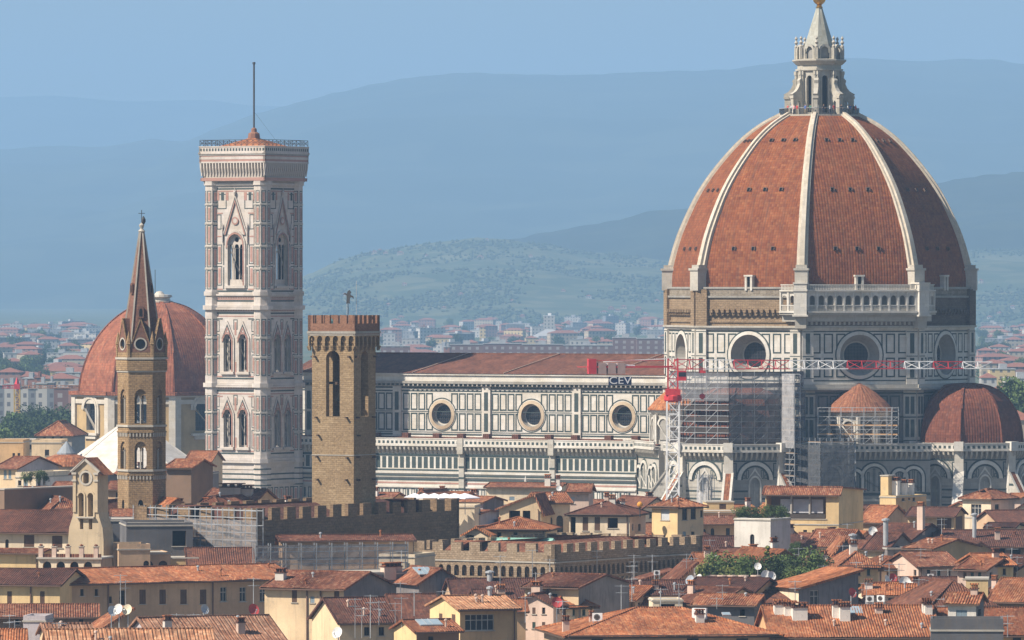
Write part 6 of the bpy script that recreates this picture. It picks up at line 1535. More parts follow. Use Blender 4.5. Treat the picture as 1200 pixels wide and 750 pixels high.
# terrace with balustrade piers and four arches
YT = 846; xt2 = XP(45, YT); te = empty('arched_terrace', (xt2, YT, 0), math.radians(-10)); tag(te, 'cream roof terrace on four arches with square balustrade piers', 'terrace'); z8 = lambda py: ZP(py, YT)
mb = MB(); mb.frame(); XT = lambda px: on_wall((xt2, YT), math.radians(-10), px); WT = XT(118)
H = [arch(XT(c - 5), XT(c + 5), z8(676), z8(663), 8) for c in (55, 71, 87, 103)]
mb.tri_panel(rectl(0, WT, 0, z8(655)), H, 0, PALE)
for h in H: mb.reveal(h, 0, .5, OCHRE); mb.fill(h, .5, GLASSY)
mb.box(-.2, WT + .2, -.3, 6, z8(655), z8(653), SILL); mb.face([(WT, 0, 0), (WT, 6, 0), (WT, 6, z8(655)), (WT, 0, z8(655))], TAN)
mb.build('wall', te)
for px in (47.5, 63, 79, 95, 112):
    b = MB(); b.frame(); x = XT(px); b.box(x - .27, x + .27, 0, .5, z8(653), z8(641), ROSE); b.box(x - .35, x + .35, -.08, .58, z8(641), z8(640), SILL); b.lathe(x, .25, [(.18, z8(640)), (.26, z8(638.5)), (.08, z8(637.5))], 8, TILE); b.build('pier', te)
mb = MB(); mb.frame()
mb.box(0, WT, .1, .35, z8(653), z8(649), TILE); mb.build('parapet', te)
# ---------------------------------------------------------------- tower crane
REDP = plain('crane red paint', (.55, .045, .055), .5); WHP = plain('crane white paint', (.85, .85, .85), .5)
YK = 1196; xk = XP(788.5, YK); kz = lambda py: ZP(py, YK)
cr = empty('tower_crane', (xk, YK, 0), 0); tag(cr, 'tall red and white tower crane with lattice jib across the dome', 'crane')
def lattice(mb, p0, p1, w0, w1, step, m, chord=.16, br=.09, tri=False):
    p0, p1 = Vector(p0), Vector(p1); d = p1 - p0; L = d.length; d = d / L
    up = Vector((0, 0, 1)) if abs(d.z) < .9 else Vector((0, 1, 0)); s = d.cross(up).normalized(); u = s.cross(d).normalized()
    n = max(1, round(L / step))
    def ring(i):
        c = p0 + d * (L * i / n); w = lerp(w0, w1, i / n)
        if tri: return [c + s * w * .5, c - s * w * .5, c + u * w * .95]
        return [c + s * w / 2 + u * w / 2, c - s * w / 2 + u * w / 2, c - s * w / 2 - u * w / 2, c + s * w / 2 - u * w / 2]
    for i in range(n):
        a, b = ring(i), ring(i + 1); k = len(a)
        for j in range(k):
            mb.bar(a[j], b[j], chord, m); q = (j + 1) % k
            if tri and j != 0:   # zigzag from both ends
                mid = (b[j] + a[j]) / 2
            mb.bar(a[j], b[q], br, m) if i % 2 == 0 else mb.bar(a[q], b[j], br, m)
            mb.bar(a[j], a[q], br, m)
mb = MB(); lattice(mb, (0, 0, 0), (0, 0, kz(470)), 2.1, 2.1, 2.3, WHP, .26, .13); mb.build('mast', cr)
mb = MB(); mb.lathe(0, 0, [(1.3, kz(471)), (1.55, kz(469)), (1.55, kz(464)), (1.2, kz(462))], 12, REDP); mb.box(-1.3, 1.3, -1.3, 1.3, kz(463), kz(456), REDP); lattice(mb, (0, 0, kz(456)), (0, 0, kz(420)), 1.7, 1.7, 1.8, REDP, .22, .12); mb.build('slewing_head', cr)
mb = MB(); mb.box(.9, 2.3, -1.6, -.3, kz(446), kz(434), REDP); mb.box(.95, 2.25, -1.64, -1.6, kz(441), kz(436), GLASSY); mb.build('cab', cr)
ja = math.radians(9); jd = Vector((math.cos(ja), math.sin(ja), 0)); zj = kz(432.5)
def jx(px): return on_wall((xk, YK), ja, px)
cuts = [(790, 826, REDP), (826, 860, WHP), (860, 925, REDP), (925, 993, WHP), (993, 1060, REDP), (1060, 1094, WHP), (1094, 1128, REDP), (1128, 1163, WHP)]
LJ = jx(1163)
for a, b, m in cuts:
    t0, t1 = jx(a), jx(b); mb = MB(); lattice(mb, jd * t0 + Vector((0, 0, zj)), jd * t1 + Vector((0, 0, zj)), lerp(1.75, 1.2, t0 / LJ), lerp(1.75, 1.2, t1 / LJ), 2.3, m, .16, .10, tri=True); mb.build('jib_section', cr)
mb = MB(); cl = -jx(689)
for s in (-.7, .7):
    o = Vector((-jd.y, jd.x, 0)) * s; mb.bar(o + Vector((0, 0, zj + .4)), -jd * cl + o + Vector((0, 0, zj + .4)), .3, REDP)
for i in range(9): mb.bar(-jd * (cl * i / 8) + Vector((0, -.7, zj + .4)), -jd * (cl * (i + 1) / 8) + Vector((0, .7, zj + .4)), .12, REDP)
mb.bar(Vector((0, 0, kz(420))), -jd * cl * .82 + Vector((0, 0, zj + 1.3)), .16, WHP); mb.bar(-jd * cl * .1 + Vector((0, -.7, zj + 1.5)), -jd * cl + Vector((0, -.7, zj + 1.5)), .1, REDP)
mb.bar(-jd * cl * .45 + Vector((0, 0, zj + .5)), -jd * cl * .8 + Vector((0, 0, zj + .9)), .5, WHP)
mb.build('counter_jib', cr)
mb = MB(); c = -jd * (cl - .6); mb.frame(c.x, c.y, 0, ja)
for i in range(4): mb.box(-.6 + i * 1.7, -.45 + i * 1.7 + 1.2, -.9, .9, zj - .8, zj + 1.8 if i == 0 else zj + 1.1, REDP if i < 1 else plain('concrete ballast', (.42, .30, .27)))
mb.build('counterweight', cr)
mb = MB(); mb.frame(-jd.x * jx(0) * 0, 0, 0, ja); hw = -jx(712); t0 = jx(712); t1 = jx(739)
mb.box(t0, t1, -1.0, -.9, kz(451), kz(441), plain('navy sign', (.02, .03, .09), .4)); sg = mb.build('sign', cr)
fc = bpy.data.curves.new('lettering', 'FONT'); fc.body = 'CEV'; fc.size = 1.75; fc.extrude = .02; fc.align_x = 'CENTER'; fc.align_y = 'CENTER'
fo = bpy.data.objects.new('lettering', fc); COL.objects.link(fo); deps = bpy.context.evaluated_depsgraph_get(); fm = bpy.data.meshes.new_from_object(fo.evaluated_get(deps)); bpy.data.objects.remove(fo)
lo = bpy.data.objects.new('lettering', fm); fm.materials.clear(); fm.materials.append(plain('white lettering', (.85, .85, .85), .5)); COL.objects.link(lo); lo.parent = sg
cc = jd * ((t0 + t1) / 2); lo.location = (cc.x + math.sin(ja) * 1.05, cc.y - math.cos(ja) * 1.05, (kz(441) + kz(451)) / 2); lo.rotation_euler = (math.pi / 2, 0, ja); lo.scale = (1.25, 1, 1)
mb = MB(); tr = jd * jx(823); mb.box(tr.x - .6, tr.x + .6, tr.y - .5, tr.y + .5, zj - .7, zj - .2, REDP); mb.bar((tr.x - .2, tr.y, zj - .5), (tr.x - .05, tr.y, kz(463)), .05, IRON); mb.bar((tr.x + .2, tr.y, zj - .5), (tr.x + .05, tr.y, kz(463)), .05, IRON)
mb.lathe(tr.x, tr.y, [(.1, kz(468)), (.5, kz(466)), (.5, kz(463)), (.1, kz(461))], 10, REDP); mb.build('hook_block', cr)

# ---------------------------------------------------------------- scaffolds
NETL = netting('pale scaffold netting', (.30, .31, .34), .42); NETD = netting('dark scaffold netting', (.085, .09, .10), .78); BOARD = plain('scaffold boards', (.20, .15, .11)); BOARDO = plain('orange scaffold boards', (.50, .30, .14)); NETW = netting('white sheeting', (.50, .50, .52), .5)
def scaffold(name, label, path, z0, z1, nets=(), step=2.1, lift=2.0, depth=1.1, deck=BOARD, decks=None, parent_z=0, pole=.09, group=None, brace=True, toe=.24):
    """path: world points walked with the outer face on the right-hand side"""
    e = empty(name, (path[0][0], path[0][1], z0)); tag(e, label, 'scaffold', group)
    o0 = Vector((path[0][0], path[0][1], 0)); mp = MB(); md = MB()
    for a, b in zip(path, path[1:]):
        a, b = Vector((*a, 0)) - o0, Vector((*b, 0)) - o0; d = b - a; L = d.length; d /= L; n = Vector((-d.y, d.x, 0)); k = max(1, round(L / step))
        for i in range(k + 1):
            for off in (0, depth): p = a + d * (L * i / k) + n * off; mp.bar(p, p + Vector((0, 0, z1 - z0)), pole, STEEL)
        z = 0; j = 0
        while z < z1 - z0 + .01:
            for off in (0, depth):
                for dz in ((0, 1.0) if off == 0 else (0,)):
                    if z + dz < z1 - z0 + .1: mp.bar(a + n * off + Vector((0, 0, z + dz)), b + n * off + Vector((0, 0, z + dz)), pole * .85, STEEL)
            if decks is None or j in decks:
                q = [a + n * .1, b + n * .1, b + n * (depth - .1), a + n * (depth - .1)]
                md.loft([[p + Vector((0, 0, z)) for p in q], [p + Vector((0, 0, z + .07)) for p in q]], deck, cap0=True, cap1=True)
                md.bar(a + Vector((0, 0, z + toe / 2)), b + Vector((0, 0, z + toe / 2)), .05, deck, toe)
            if z + lift < z1 - z0 and brace:
                for i in range(0, k, 2): mp.bar(a + d * (L * i / k) - n * .03 + Vector((0, 0, z)), a + d * (L * min(k, i + 1) / k) - n * .03 + Vector((0, 0, z + lift)), pole * .7, STEEL)
            z += lift; j += 1
    mp.build('tube_frame', e); md.build('boards', e)
    for (seg, za, zb, m) in nets:
        a, b = Vector((*path[seg], 0)) - o0, Vector((*path[seg + 1], 0)) - o0; d = (b - a); L = d.length; d /= L; n = Vector((d.y, -d.x, 0)) * .12
        nb = MB(); kx = max(2, int(L / 1.0)); kzz = max(2, int((zb - za) / 1.0))
        G = [[a + d * (L * i / kx) + n * (1 + .6 * math.sin(i * 1.7 + j * .8) * math.sin(j * 1.3)) + Vector((0, 0, za - z0 + (zb - za) * j / kzz)) for i in range(kx + 1)] for j in range(kzz + 1)]
        for j in range(kzz):
            for i in range(kx):
                nb.face([G[j][i], G[j][i + 1], G[j + 1][i + 1], G[j + 1][i]], m, [(L * i / kx, j), (L * (i + 1) / kx, j), (L * (i + 1) / kx, j + 1), (L * i / kx, j + 1)])
        nb.build('netting', e)
    return e
def cpath(cx, cy, R, ks): return [tuple(CW(cx + octv(R, k)[0], cy + octv(R, k)[1]))[:2] for k in ks]
scaffold('scaffold', 'tall grey scaffold wrapped round the south apse dome in front of the drum', cpath(0, -30, 12.1, [7, 0, 1, 2, 3]), 25.6, 38.4,
         nets=((0, 33.0, 38.2, NETL), (1, 33.2, 38.2, NETL), (2, 33.8, 38.2, NETL), (2, 26, 33.8, netting('dusty dark netting', (.10, .10, .11), .62)), (3, 26, 38.4, NETL)), deck=plain('dark deck boards', (.055, .045, .04)), toe=.8, pole=.11)
q = cpath(0, -30, 12.1, [2, 3]); m1 = lerp(q[0][0], q[1][0], .1), lerp(q[0][1], q[1][1], .1)
p1 = P(929, 500, 1216); p2 = P(962, 500, 1207); p3 = P(1001, 500, 1208); p4 = P(1003, 500, 1216)
scaffold('scaffold', 'dark netted scaffold filling the corner between the apse and the cone-roofed chapel', [(p1.x, p1.y), (p2.x, p2.y), (p3.x, p3.y), (p4.x, p4.y)], 0, 26.8, nets=((0, 6, 25.6, NETD), (1, 6, 25.6, NETD), (2, 8, 20, NETD)), decks=(11, 12, 13))
a_ = P(958, 500, 1217); b_ = P(1052, 500, 1214); c_ = P(1053, 500, 1222)
scaffold('scaffold', 'open tube scaffold with orange boards below the small cone roof', [(a_.x, a_.y), (b_.x, b_.y), (c_.x, c_.y)], 25.6, 32.0, nets=(), deck=BOARDO, decks=(1, 2), lift=1.6)
a_ = P(913, 500, 1216); b_ = P(931, 500, 1210)
scaffold('scaffold', 'narrow stair scaffold beside the scaffolded apse', [(a_.x, a_.y), (b_.x, b_.y)], 0, 38, nets=((0, 25, 38, NETW),), decks=tuple(range(9, 19)))
a_ = P(817, 500, 1203); b_ = P(831, 500, 1200)
scaffold('scaffold', 'white sheeted hoist shaft against the lit apse wall', [(a_.x, a_.y), (b_.x, b_.y), (b_.x + .6, b_.y + 3)], 0, 20.6, nets=((0, 0, 20.6, NETW), (1, 0, 20.6, NETW)), decks=())
a_ = P(156, 600, 891); b_ = P(301, 600, 875.5)
zt_ = ZP(594, 883)
scaffold('scaffold', 'sheeted scaffold covering the lit wall of the dark fortress', [(a_.x, a_.y), (b_.x, b_.y)], 6, zt_, nets=((0, 8, zt_ - 1.5, NETL),), lift=1.9, pole=.12, brace=False, decks=(1, 3, 5, 7, 8))
a_ = P(299, 640, 862); b_ = P(478, 640, 868)
scaffold('scaffold', 'long low scaffold running below the shaded fortress wall', [(a_.x, a_.y), (b_.x, b_.y)], 10, ZP(633, 874), nets=((0, 12, ZP(635, 874), NETL),), lift=1.55, pole=.12, brace=False)
# verdigris sheet roof inside the palace court, and the strip of tiles under the fortress wall
house('verdigris sheet roof inside the pale palace', 576, 640, 640, 905, -14, 5, 'gx', .8, PALE, COPPER, (), corr=False, name='roof_pavilion', cat_='pavilion')
house('thin tiled strip roof between scaffold and fortress wall', 330, 484, 634, 876, 9, 3, 'gx', .5, TAN, TILE, (), ridge_t=.95)

# ---------------------------------------------------------------- rooftop things
def dish(px, py, Y, dia, col, label, face=-40, mast=1.4):
    p = P(px, py, Y); e = empty('satellite_dish', (p.x, p.y, p.z - mast), math.radians(face)); tag(e, label, 'satellite dish', 'satellite dishes on the roofs')
    mb = MB(); R = dia / 2; rings = []
    for r, dd in ((.02, .0), (.35, .02), (.7, .08), (1, .16)):
        rings.append([(r * R * math.cos(2 * math.pi * i / 18), -dd * R * 2 + .0, mast + r * R * math.sin(2 * math.pi * i / 18) * 1.05 + .0) for i in range(18)])
    M0 = Matrix.Translation((0, -.1, mast)) @ Matrix.Rotation(math.radians(-22), 4, 'X') @ Matrix.Translation((0, 0, -mast)); mb.M = M0
    mb.loft(rings, col, cap0=True); mb.loft([[(x, y + .02, z) for x, y, z in r] for r in rings], col); mb.bar((0, 0, mast - R), (0, -R * 1.3, mast - R * .4), .05, STEEL); mb.box(-.08, .08, -R * 1.4, -R * 1.2, mast - R * .45, mast - R * .3, STEEL)
    mb.build('bowl', e); b = MB(); b.bar((0, 0, -.8), (0, 0, mast + .1), .09, STEEL); b.build('pole', e)
WD = plain('white dish', (.72, .72, .70), .4); RD = plain('red dish', (.45, .07, .07), .5); GD = plain('grey dish', (.36, .40, .46), .5); OD = plain('cream dish', (.68, .60, .44), .5)
for a in ((130.5, 716.5, 772, 1.15, GD, 'grey dish, first of three in a row below the tan palazzo', 30), (139.5, 714.5, 772, 1.2, WD, 'white dish in the middle of three below the tan palazzo', -30), (150, 715, 772, 1.2, OD, 'cream dish beside the lean-to roof below the tan palazzo', -25),
          (238.5, 714.5, 785, 1.1, GD, 'blue grey dish in the shade under the tan palazzo windows', 40), (296, 715, 760, 1.3, RD, 'red dish before the cream house with the grey gable', 30), (396.5, 742, 720, 1.2, WD, 'white dish on the lilac terrace wall', -30),
          (652.5, 706.5, 770, 1.2, RD, 'round red dish by the green shutters', 10), (810, 680.5, 815, 1.2, GD, 'pale grey dish left of the blue-shuttered house roof', -40), (820.5, 678, 815, 1.0, WD, 'small white dish on the corner of the dark roof', -50), (897, 675, 812, 1.3, WD, 'larger white dish of the pair under the garden', 20),
          (903.5, 675, 812, 1.05, WD, 'smaller white dish of the pair under the garden', 30), (997.5, 695, 780, 1.1, RD, 'red dish on the orange roof by the grey wall', 40), (1045.5, 677.5, 830, 1.1, RD, 'red dish next to a white one above the orange roof', 30), (1038, 679.5, 826, 1.1, WD, 'white dish seen edge-on beside the red one', 60),
          (1060, 683.5, 800, 1.45, WD, 'big white dish standing alone above dark red roofs', 10), (1022.5, 623, 950, 1.3, WD, 'white dish left of the dark red roof near the steel vent', 10), (655, 572.5, 1075, .9, WD, 'tiny white dish on the long pale house', 0), (888, 664, 838, .9, WD, 'white dish hidden among the rooftop plants', 0)):
    dish(*a)
def aerial(px, py0, py1, Y, label, bars=2):
    p = P(px, py0, Y); h = (py1 - py0) / F * Y; mb = MB(); mb.bar((0, 0, 0), (0, 0, h), .07, STEEL)
    for i in range(bars):
        z = h - .15 - i * .75; w = .75 - .12 * i; mb.bar((-w, 0, z), (w, .35, z), .05, STEEL)
        for j in range(7): x = -w + .1 + j * (2 * w - .2) / 6; mb.bar((x, -.35, z), (x, .45, z), .035, STEEL)
    o = mb.build('aerial', None, (p.x, p.y, p.z - h), rnd.uniform(-.6, .6)); tag(o, label, 'aerial', 'television aerials on the roofs'); return o
for a in ((141, 673, 716, 778, 'tall aerial above the three dishes'), (147, 680, 712, 780, 'second aerial leaning over the three dishes'), (297, 677, 708, 765, 'aerial rising from behind the red dish'), (416, 701, 748, 762, 'thin aerial at the left of the scaffold-like pair'), (424, 712, 748, 762, 'short aerial of the scaffold-like pair'), (434, 697, 748, 764, 'tallest aerial over the dark red roof'), (463, 706, 742, 764, 'aerial at the cream house corner below the grey wall'),
          (519, 692, 707, 800, 'aerial against the shaded grey gable'), (743, 650, 700, 842, 'aerial before the shaded palace wall'), (741, 662, 705, 840, 'second aerial before the shaded palace wall'), (804.5, 649, 683, 838, 'aerial at the corner of the pale palace'), (846.5, 685, 714, 790, 'aerial in front of the pale blue shutters'), (840, 700, 714, 786, 'short aerial in front of the pale blue shutters'),
          (1003.5, 658, 690, 830, 'aerial beside the sloping orange roof'), (1053.5, 660, 690, 845, 'aerial below the grey wall with tall windows'), (1042, 660, 690, 845, 'aerial left of the big white dish'), (1077, 678, 697, 810, 'aerial over the dark red hollow'), (1098, 667, 690, 858, 'aerial before the tan gabled house'), (1111, 667, 690, 858, 'aerial right of the tan gabled house front'), (1147, 655, 680, 890, 'aerial before the orange-brown house'), (17, 727, 745, 740, 'aerial at the lower left corner'), (69, 729, 748, 715, 'aerial over the little tiled roof'), (11, 720, 740, 745, 'small aerial cluster by the lilac box'),
          (207, 719, 727, 745, 'short aerial beside the coarse slanting roof'), (227, 719, 727, 745, 'second short aerial beside the coarse slanting roof')): aerial(*a)
def acunit(px, py, Y, label, s=1.0):
    p = P(px, py, Y); mb = MB(); mb.box(-.45 * s, .45 * s, 0, .35 * s, 0, .7 * s, WHP); mb.funnel(circ(-.05, .36 * s, .27 * s, 14), -.02, circ(-.05, .36 * s, .22 * s, 14), -.02, IRON); mb.fill(circ(-.05, .36 * s, .2 * s, 14), -.015, FRAMED)
    for x in (-.35, .35): mb.box(x * s - .04, x * s + .04, 0, .35 * s, -.5, 0, STEEL)
    o = mb.build('air_conditioner', None, (p.x, p.y, p.z), rnd.uniform(-.5, .2)); tag(o, label, 'air conditioner', 'air conditioners on the roofs')
for a in ((1019.5, 705.5, 783, 'left white air conditioner on the lilac wall under orange tiles'), (1032, 705, 783, 'right white air conditioner on the lilac wall under orange tiles'), (1181, 628.5, 980, 'air conditioner on the low cream house wall', .8), (700, 728, 729.5, 'white air conditioner standing on the hip end of the long orange roof', 1.2), (819, 726, 731, 'large white air conditioner on the long orange roof', 1.7), (1091, 678, 862, 'air conditioner beside the dark red hollow roofs', .8), (770, 674, 836, 'air conditioner on the cream box room', .8)): acunit(*a[:4], *(a[4:]))
def skylight(px, py, Y, w, d, ang, label, tilt=18):
    p = P(px, py, Y); mb = MB(); mb.box(-w / 2, w / 2, 0, d, 0, .12, STEEL); mb.box(-w / 2 + .08, w / 2 - .08, .08, d - .08, .12, .14, plain('skylight glass', (.30, .38, .44), .15))
    for i in range(1, int(w / .7)): mb.box(-w / 2 + i * .7, -w / 2 + i * .7 + .06, .0, d, .13, .18, STEEL)
    o = mb.build('skylight', None, (p.x, p.y, p.z), math.radians(ang)); o.rotation_euler = (math.radians(tilt), 0, math.radians(ang)); tag(o, label, 'skylight')
skylight(101, 676, 831.5, 1.4, 1.9, 30, 'pale skylight near the corner of the tan palazzo roof', 14)
skylight(506, 733.5, 735, 2.6, 1.8, 21, 'ribbed glass skylight on the small dark house'); skylight(501, 674, 850, 2.2, 2.4, 24, 'pale blue skylight on the grey gabled wall', 20); skylight(1003, 720, 734, 1.6, 2.0, 4, 'white framed skylight set in the roof of clustered chimneys', 20); skylight(852, 722, 733.5, .9, .9, 9, 'small blue skylight in the long orange roof', 17)
# sunshades on the terrace behind the fortress
for i, px in enumerate((486, 497, 509, 521, 533, 545)):
    p = P(px, 590, 1000); mb = MB(); mb.lathe(0, 0, [(2.2, 2.3), (2.2, 2.45), (.05, 3.1)], 4, plain('white canvas', (.80, .80, .84)), .6); cn = None
    e = empty('sunshade', (p.x, p.y, p.z - 1.6), .2 * i); tag(e, 'white square sunshade on the terrace behind the fortress merlons', 'sunshade', 'white sunshades in a row')
    mb.build('canopy', e); b = MB(); b.bar((0, 0, 0), (0, 0, 2.9), .08, STEEL); b.build('pole', e)
house('terrace building beneath the white sunshades', 476, 556, 595, 1004, -6, 8, 'flat', .2, PALE, TILE, ())
# golden ball finial on the brown hipped roof
p = P(750, 596, 962); mb = MB(); mb.lathe(0, 0, [(.08, -1.2), (.08, 0), (.3, .1), (.02, .2)], 8, IRON); mb.lathe(0, 0, [(.42 * math.sin(math.pi * i / 8) + .001, .55 - .42 * math.cos(math.pi * i / 8)) for i in range(9)], 12, plain('orange glass globe', (.65, .30, .05), .3), cap=False)
tag(mb.build('roof_finial', None, tuple(p)), 'orange ball finial on the corner of the cream rooftop house', 'finial')

# ---------------------------------------------------------------- trees
LEAF = []
for i, c in enumerate(((.09, .135, .045), (.045, .072, .028), (.18, .20, .06), (.04, .075, .032))):
    k = NT('foliage'); v = k.uv(src='Object'); nz = k.noise(v, 1.3, 3); oi = k.n('ShaderNodeObjectInfo')
    col = k.mix(k.ramp(nz, [(.35, (0, 0, 0)), (.65, (1, 1, 1))]), tuple(x * .6 for x in c), tuple(x * 1.35 for x in c))
    col = k.mix(1, col, k.ramp(oi.outputs['Random'], [(0, (.75, .8, .75)), (1, (1.2, 1.15, 1.0))]), 'MULTIPLY'); k.b.inputs['Subsurface Weight'].default_value = 0; LEAF.append(k.done(col, .85))
BARK = plain('bark', (.10, .075, .05))
def tree_proto(h, r, nl, leaf, mat, seed, shape='round', name='tree'):
    R = random.Random(seed); e = empty(name, (0, 0, -500)); tb = MB(); hb = h * (.35 if shape != 'bush' else .12)
    tb.lathe(0, 0, [(h * .03, 0), (h * .022, hb), (h * .01, h * .75)], 7, BARK)
    blobs = []
    for i in range(9 if shape != 'cypress' else 7):
        a = R.uniform(0, 6.28); q = R.uniform(.1, .62) * r; z = h * R.uniform(.42, .85) if shape == 'round' else h * R.uniform(.3, .85)
        if shape == 'cypress': q *= .15; z = h * (.15 + .12 * i)
        c = Vector((q * math.cos(a), q * math.sin(a), z)); s = r * R.uniform(.32, .55) * (1 if shape != 'cypress' else .8 - .08 * i); blobs.append((c, s)); tb.bar((0, 0, hb * R.uniform(.7, 1.1)), c, h * .014, BARK)
    tb.build('trunk', e); mb = MB()
    for i in range(nl):
        c, s = R.choice(blobs); d = Vector((R.gauss(0, 1), R.gauss(0, 1), R.gauss(0, .8))).normalized() * s * R.uniform(.55, 1.08) ; p = c + d
        u = Vector((R.gauss(0, 1), R.gauss(0, 1), R.gauss(0, 1))).normalized(); v = u.cross(Vector((R.gauss(0, 1), R.gauss(0, 1), R.gauss(0, 1)))).normalized(); l = leaf * R.uniform(.6, 1.3)
        mb.face([p - u * l, p - v * l * .6, p + u * l, p + v * l * .6], mat, [(0, 0)] * 4)
    mb.build('crown', e); return e
def put(proto, x, y, z, s, rz, label, cat_='tree', group=None, used=set()):
    if proto.name in used: o = copy_tree(proto)
    else: used.add(proto.name); o = proto
    o.location = (x, y, z); o.rotation_euler = (0, 0, rz); o.scale = (s, s, s); tag(o, label, cat_, group); return o
big = [tree_proto(12, 5.2, 1500, .42, LEAF[1], 1), tree_proto(11, 4.6, 1300, .42, LEAF[3], 2), tree_proto(13, 4.8, 1400, .42, LEAF[0], 3)]
R_ = random.Random(5)
def P2(px, py, Y): return P(px, py, Y)
spots = []
for (px, py, Y, s) in ((4, 490, 2050, 1.2), (14, 482, 2150, 1.1), (26, 476, 2200, 1.15), (36, 473, 2250, 1.2), (46, 470, 2250, 1.1), (55, 474, 2200, 1.0), (64, 477, 2150, 1.1), (74, 476, 2150, 1.2), (84, 472, 2250, 1.2), (92, 474, 2250, 1.0), (20, 492, 1980, 1.0), (38, 492, 1950, 1.0), (50, 490, 1950, .9), (8, 500, 1880, .9), (30, 503, 1850, .9), (60, 487, 2000, .8), (78, 488, 1980, .9)):
    p = P(px, py, Y); put(R_.choice(big), p.x, p.y, p.z - 13.5 * s, s * R_.uniform(.95, 1.1), R_.uniform(0, 6), 'leafy tree in the dark green belt behind the church', group='trees left of the domed chapel')
for (px, py, Y, s) in ((1178, 462, 1700, 1.0), (1190, 452, 1720, 1.3), (1203, 455, 1700, 1.2), (1188, 470, 1650, .9), (1198, 474, 1640, .9)):
    p = P(px, py, Y); put(R_.choice(big), p.x, p.y, p.z - 10.5 * s, s, R_.uniform(0, 6), 'leafy tree right of the east apse dome', group='trees right of the apse')
for i in range(150):
    wz = R_.choice(((-10, 95), (440, 780), (1148, 1215), (-10, 95))); px = R_.uniform(*wz); Y = R_.uniform(3300, 7200) if wz[0] != 440 else R_.uniform(5200, 8600); put(R_.choice(big), XP(px, Y), Y, -1, R_.uniform(.9, 1.3), R_.uniform(0, 6), 'distant tree between the far houses of the plain', group='distant trees on the plain')
bush = [tree_proto(2.6, 1.3, 900, .11, LEAF[0], 11, 'bush', 'shrub'), tree_proto(2.4, 1.4, 900, .11, LEAF[2], 12, 'bush', 'shrub'), tree_proto(2.8, 1.2, 900, .10, LEAF[1], 13, 'bush', 'shrub'), tree_proto(3.4, .9, 800, .11, LEAF[2], 14, 'cypress', 'shrub')]
house('low terrace building carrying the rooftop garden', 824, 968, 688, 846, 3, 12, 'flat', .5, LILAC, TILE, ())
gl = ('rounded dark green shrub at the end of the rooftop garden', 'bushy shrub leaning over the garden wall', 'pale yellow-green shrub in the rooftop garden', 'feathery green shrub behind the satellite dishes')
GS = [(829, 664, 1), (836, 660, 0), (843, 657, 0), (850, 659, 2), (856, 665, 1), (862, 662, 0), (869, 664, 2), (876, 660, 0), (884, 657, 2), (891, 660, 0), (899, 656, 3), (905, 660, 2), (913, 657, 0), (920, 661, 0), (928, 659, 2), (934, 664, 1), (941, 662, 1), (948, 657, 0), (956, 655, 0), (963, 657, 2), (833, 672, 2), (846, 672, 1), (860, 672, 0), (924, 673, 1), (938, 674, 0), (931, 668, 1), (953, 670, 0), (945, 672, 1)]
for i, (px, py, b) in enumerate(GS):
    Y = 849 + (i * 37 % 7) if i < 20 else 846; p = P(px, py - 4, Y); s = 1.5; o = put(bush[b], p.x, p.y, p.z - 2.3 * s, s * R_.uniform(.8, 1.1), R_.uniform(0, 6), gl[b if b < 3 else 3], 'shrub', 'plants of the rooftop garden')
GS2 = [(866, 597, 0), (871, 595, 2), (877, 596, 0), (883, 597, 2), (889, 598, 0), (900, 595, 0), (905, 594, 2), (911, 595, 0), (916, 597, 2), (921, 598, 0), (895, 603, 1)]
for px, py, b in GS2:
    p = P(px, py, 934); s = .85; put(bush[b], p.x, p.y + R_.uniform(-1, 1), p.z - 2.3 * s, s, R_.uniform(0, 6), 'shrub crowning the white tower house', 'shrub', 'shrubs on top of the white tower house')
for px, py, b, Y in ((935, 635, 2, 920), (930, 638, 0, 918), (156, 641, 0, 862), (164, 643, 2, 862), (36, 553, 2, 1056), (44, 552, 0, 1056), (52, 553, 2, 1054), (30, 554, 0, 1056)):
    p = P(px, py, Y); put(bush[b], p.x, p.y, p.z - 2.0, .8, R_.uniform(0, 6), 'potted bush on a small balcony or ledge among roofs', 'shrub', 'potted bushes on ledges')
# terracotta pots
for i, px in enumerate((834, 846, 858, 871, 886)):
    p = P(px, 678.5, 838); mb = MB(); mb.lathe(0, 0, [(.45, -.4), (.6, .3), (.68, .32), (.68, .45), (.4, .45)], 12, ROSE); tag(mb.build('plant_pot', None, tuple(p)), 'rose terracotta tub along the edge of the rooftop garden', 'plant pot', 'tubs of the rooftop garden')

